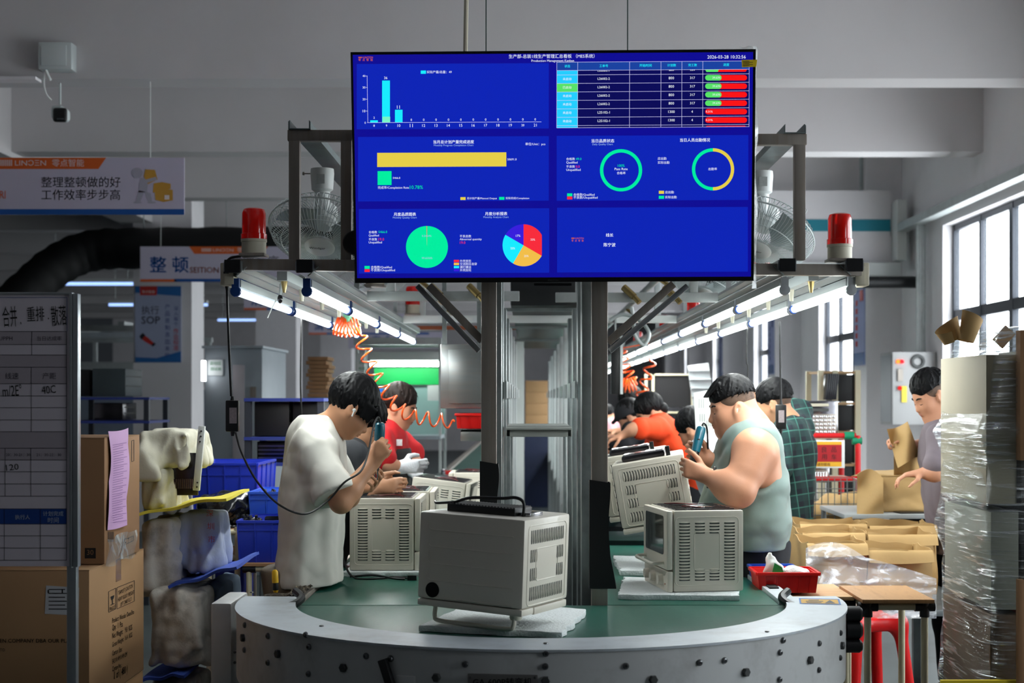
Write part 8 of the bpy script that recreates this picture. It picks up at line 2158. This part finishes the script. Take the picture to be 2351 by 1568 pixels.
# chassis units on the right lane
def chassis(label, px, py, Y, w, rz, seed):
    c = P(px, py, Y); o = thing('oven_chassis', label, 'oven part', tuple(c), rz); rs = random.Random(seed); Rz = Matrix.Rotation(rz, 3, 'Z')
    q = MB(); q.box(c + Vector((0, 0, .09)), (w, .34, .18), Rz); q.go('liner', m_gun, o, bevel=.006)
    MB().box(c + Rz @ Vector((0, -.172, .05)), (w * .96, .006, .05), Rz).go('sill_strip', m_chrome, o)
    MB().box(c + Rz @ Vector((0, -.172, .13)), (w * .96, .006, .06), Rz).go('dark_window', m_glass, o)
    for k in range(4):
        a = c + Rz @ Vector((rs.uniform(-.15, .15), rs.uniform(-.12, .12), .18)); MB().box(a + Vector((0, 0, .016)), (.05, .04, .032), Rz).go('component', (m_black, m_chrome, m_redb, m_white)[k], o, bevel=.003)
    w_ = MB()
    for k in range(4):
        a = c + Rz @ Vector((rs.uniform(-.16, .16), rs.uniform(-.14, .14), .185)); b_ = c + Rz @ Vector((rs.uniform(-.16, .16), rs.uniform(-.14, .14), .185)); w_.tube(spline([a, (a + b_) / 2 + Vector((0, 0, .03)), b_], 5), .004, 5)
    w_.go('wiring', M('red_wire'), o, kind='stuff')
    return o
for i, (x, Y, w) in enumerate(((.62, 8.15, .4), (.55, 8.75, .4), (.66, 9.35, .4), (.58, 10.0, .4), (.6, 10.7, .4), (.6, 11.5, .4), (.6, 12.4, .4), (.6, 13.4, .4))):
    c = Vector((x, Y, ZB + .002)); q_ = FP / Y
    chassis('bare wired oven chassis, ' + ORD[i] + ' beyond the leaning ovens on the right lane', VPX + x * q_, VPY + (EYE - c.z) * q_, Y, w, .06 * ((i % 3) - 1), i)['group'] = 'bare oven chassis along the right lane'
for i, (x, Y) in enumerate(((-.58, 10.2), (-.55, 11.0), (-.57, 12.0))):
    q_ = FP / Y; chassis('bare oven chassis, ' + ORD[i] + ' beyond the woman in red on the left lane', VPX + x * q_, VPY + (EYE - ZB - .002) * q_, Y, .4, 0, 20 + i)['group'] = 'bare oven chassis along the left lane'
# right wall: control cabinet, posters, hanging stripe board
cc = thing('control_cabinet', 'pale grey wall control cabinet with red indicator lights', 'cabinet', (3.78, 14.85, PZ(975, 14.6)))
zc0, zc1 = PZ(975, 14.6), PZ(808, 14.6)
MB().bx(3.56, 3.995, 14.6, 15.1, zc0, zc1).go('cabinet', M('cabinet_grey', (160, 160, 160), .4, var=.02), cc, bevel=.008)
MB().bx(3.555, 3.56, 14.63, 15.07, zc0 + .03, zc1 - .03).go('door', M('cabinet_door', (140, 144, 150), .4, var=.02), cc)
for i, px in enumerate((2062, 2071)): MB().cyl(P(px, 830, 14.6), P(px, 830, 14.58), .02, n=10).go('indicator', M('ind_%d' % i, (250, 90 - 70 * i, 30), .3, var=0, emit=2.5, ecol=(255, 110 - 90 * i, 30)), cc)
MB().box(P(2067, 861, 14.59), (.05, .02, .12)).go('display', m_dark, cc); MB().cyl(P(2066, 891, 14.6), P(2066, 891, 14.57), .022, n=12).go('stop_button', m_redb, cc)
MB().tube([P(2107, 830, 14.592) + Vector((.055 * math.cos(a), 0, .055 * math.sin(a))) for a in np.linspace(0, 6.28, 18)[:-1]], .018, 6, closed=True).go('fan_vent', m_hex, cc)
MB().box(P(2076, 905, 14.59), (.05, .01, .16)).go('warning_tag', M('warn_yellow', (214, 190, 60), .5, var=.1), cc)
for px in (2108, 2114, 2120): MB().cyl(P(px, 808, 14.85), Vector((PX(px, 14.85), 14.85, 3.36)), .022, n=8).go('conduit', m_galv_w, cc)
m_psh = M('column_poster', (150, 160, 204), .4, var=.1, vscale=4)
for i, (y, lab) in enumerate(((16.0, 'first'), (22.0, 'second'), (28.0, 'third'))):
    o = thing('wall_poster', 'blue and white printed poster on the %s wall column beyond the control cabinet' % lab, 'poster', (3.61, y + .3, 1.95))
    MB().bx(3.608, 3.619, y + .05, y + .55, 1.98, 2.85).go('sheet', m_psh, o, smooth=0)
    q = MB(); q.bx(3.604, 3.608, y + .06, y + .54, 1.99, 2.12); q.bx(3.604, 3.608, y + .06, y + .54, 2.8, 2.84); q.go('blue_wave', PMs[0], o, smooth=0, kind='stuff')
    F = Face((3.603, y, 2), (0, -1, 0), (0, 0, 1)); 
    q = MB(); q.bx(3.602, 3.608, y + .1, y + .26, 2.68, 2.80)
    for k in range(6): q.bx(3.602, 3.608, y + .38, y + .46, 2.64 - .09 * k, 2.70 - .09 * k)
    q.go('print', PMs[1] if i == 0 else PMs[3], o, smooth=0, kind='stuff')
sb = thing('hanging_board', 'white hanging board with teal stripe below the ceiling beam', 'board', (2.3, 15.7, PZ(604, 15.7)))
MB().bx(.8, PX(2044, 15.7), 15.7, 15.74, PZ(604, 15.7), 3.82).go('board', m_ban if False else m_wall, sb)
MB().bx(.8, PX(2044, 15.7), 15.69, 15.70, PZ(531, 15.7), PZ(504, 15.7)).go('teal_stripe', M('teal_paint', (20, 130, 150), .5, var=.02), sb)
MB().bx(.8, PX(2057, 15.7), 15.5, 15.7, PZ(634, 15.6), PZ(604, 15.6)).go('lower_box', m_white, sb, bevel=.01)
MB().bx(PX(2052, 15.6), PX(2074, 15.6), 15.45, 15.7, PZ(600, 15.6), PZ(462, 15.6)).go('end_box', m_white, sb, bevel=.01)
for x in (1.2, 3.5): MB().cyl((x, 15.72, 3.8), (x, 15.72, Z_CEIL), .02, n=8).go('hanger', m_galv, sb)
MB().cyl((1.8, 15.2, PZ(648, 15.2)), (4.0, 15.2, PZ(648, 15.2)), .06, n=12).go('black_pipe', M('pipe_black', (30, 32, 34), .5, var=.1), None, label='horizontal black pipe below the teal striped board', cat='pipe')
# far production lights on the left
for (px, Y, y_, w) in ((110, 20.5, 652, 1.2), (250, 24, 700, 1.6), (500, 29.5, 735, 1.2)):
    c = P(px, y_, Y); o = thing('line_light', 'distant fluorescent batten, ' + ('nearest the black duct', 'beyond the SOP poster', 'behind the grey booth')[int(px > 200) + int(px > 300)], 'light', tuple(c), group='distant battens on the left')
    MB().cyl(c, c + Vector((w, 0, 0)), .02, n=8).go('tube', M('far_tube', (255, 255, 255), .4, var=0, emit=1.6, ecol=(150, 185, 255)), o); MB().bx(c.x, c.x + w, c.y - .05, c.y + .05, c.z + .025, c.z + .07).go('batten', m_white, o)
    for x in (c.x + .1, c.x + w - .1): MB().cyl((x, c.y, c.z + .06), (x, c.y, Z_CEIL), .006, n=6).go('rod', m_galv, o)
# neighbouring line frame on the left
ln = thing('neighbour_line', 'pale steel framework of the neighbouring line beyond the aisle column', 'frame', (-6.8, 21, 0))
for y in (19.5, 21.5, 23.4): MB().bx(-8.6, -5.05, y, y + .08, 2.5, 2.58).go('cross_beam', m_galv_w, ln)
for x in (-8.5, -6.9, -5.1):
    for y in (19.5, 21.5, 23.4): MB().bx(x - .03, x + .03, y, y + .06, 0, 2.5).go('post', m_galv_w, ln)
for x in (-8.0, -6.6, -5.4): MB().bx(x - .04, x + .04, 19.5, 23.5, 2.58, 2.63).go('long_beam', m_galv_w, ln)
MB().bx(-8.6, -5.05, 23.3, 23.35, .9, 1.75).go('screen_wall', M('dim_panel', (120, 130, 146), .6, var=.1), ln)
MB().bx(-8.6, -5.05, 20.5, 21.2, 2.0, 2.12).go('lamp_tray', m_galv_w, ln)
# small hung items under the rails
for i, (px, Y, y0, y1, lab) in enumerate(((692, 7.4, 728, 1030, 'thin black cord hanging from the left tubes in front of the blue shelf rack'), (1716, 8.5, 745, 905, 'thin dark cord hanging from the right tubes'))):
    MB().tube(spline([P(px, y0, Y), P(px - 2, (y0 + y1) / 2, Y), P(px + 1, y1 - 60, Y), P(px - 1, y1, Y)], 8), .004, 6).go('cord', m_cord, RAILS['outer rail over the left lane' if i == 0 else 'outer rail over the right lane'])
o = thing('cable_tie', 'white cable tie strip dangling under the dim tube by the alarm lamp', 'tie', tuple(P(624, 712, 6.5)))
MB().tube([P(634, 688, 6.5), P(624, 708, 6.5), P(614, 730, 6.5)], .0028, 5).go('strip', m_white, o); MB().ell(P(643, 686, 6.5), (.012, .012, .02), None, 12, 8).go('connector', m_gun, o); MB().cyl(P(646, 640, 6.5), P(643, 680, 6.5), .006, n=8).go('stem', m_clear_clip, o)
o = thing('air_tube', 'pale grey looped air tube above the right lane by the brace', 'tube', tuple(P(1470, 760, 8.6)))
MB().tube(spline([P(1400, 735, 8.6), P(1430, 722, 8.6), P(1468, 735, 8.6), P(1490, 765, 8.6), P(1478, 792, 8.6), P(1458, 770, 8.6), P(1455, 740, 8.6), P(1450, 705, 8.6)], 8), .011, 8).go('hose', M('grey_tube', (170, 178, 178), .3, var=.03), o)
o = thing('status_screen', 'narrow dark status screen hung beside the right steel post', 'screen', tuple(P(1414, 905, 9.42)))
MB().bx(PX(1403, 9.42), PX(1424, 9.42), 9.42, 9.46, PZ(905, 9.42), PZ(778, 9.42)).go('panel', m_black, o, bevel=.004); MB().bx(PX(1424, 9.42), PX(1430, 9.42), 9.41, 9.47, PZ(905, 9.42), PZ(770, 9.42)).go('frame', m_galv_w, o); MB().bx(PX(1412, 9.42), PX(1416, 9.42), 9.45, 9.481, PZ(778, 9.42), 2.13).go('hanger', m_galv_w, o)
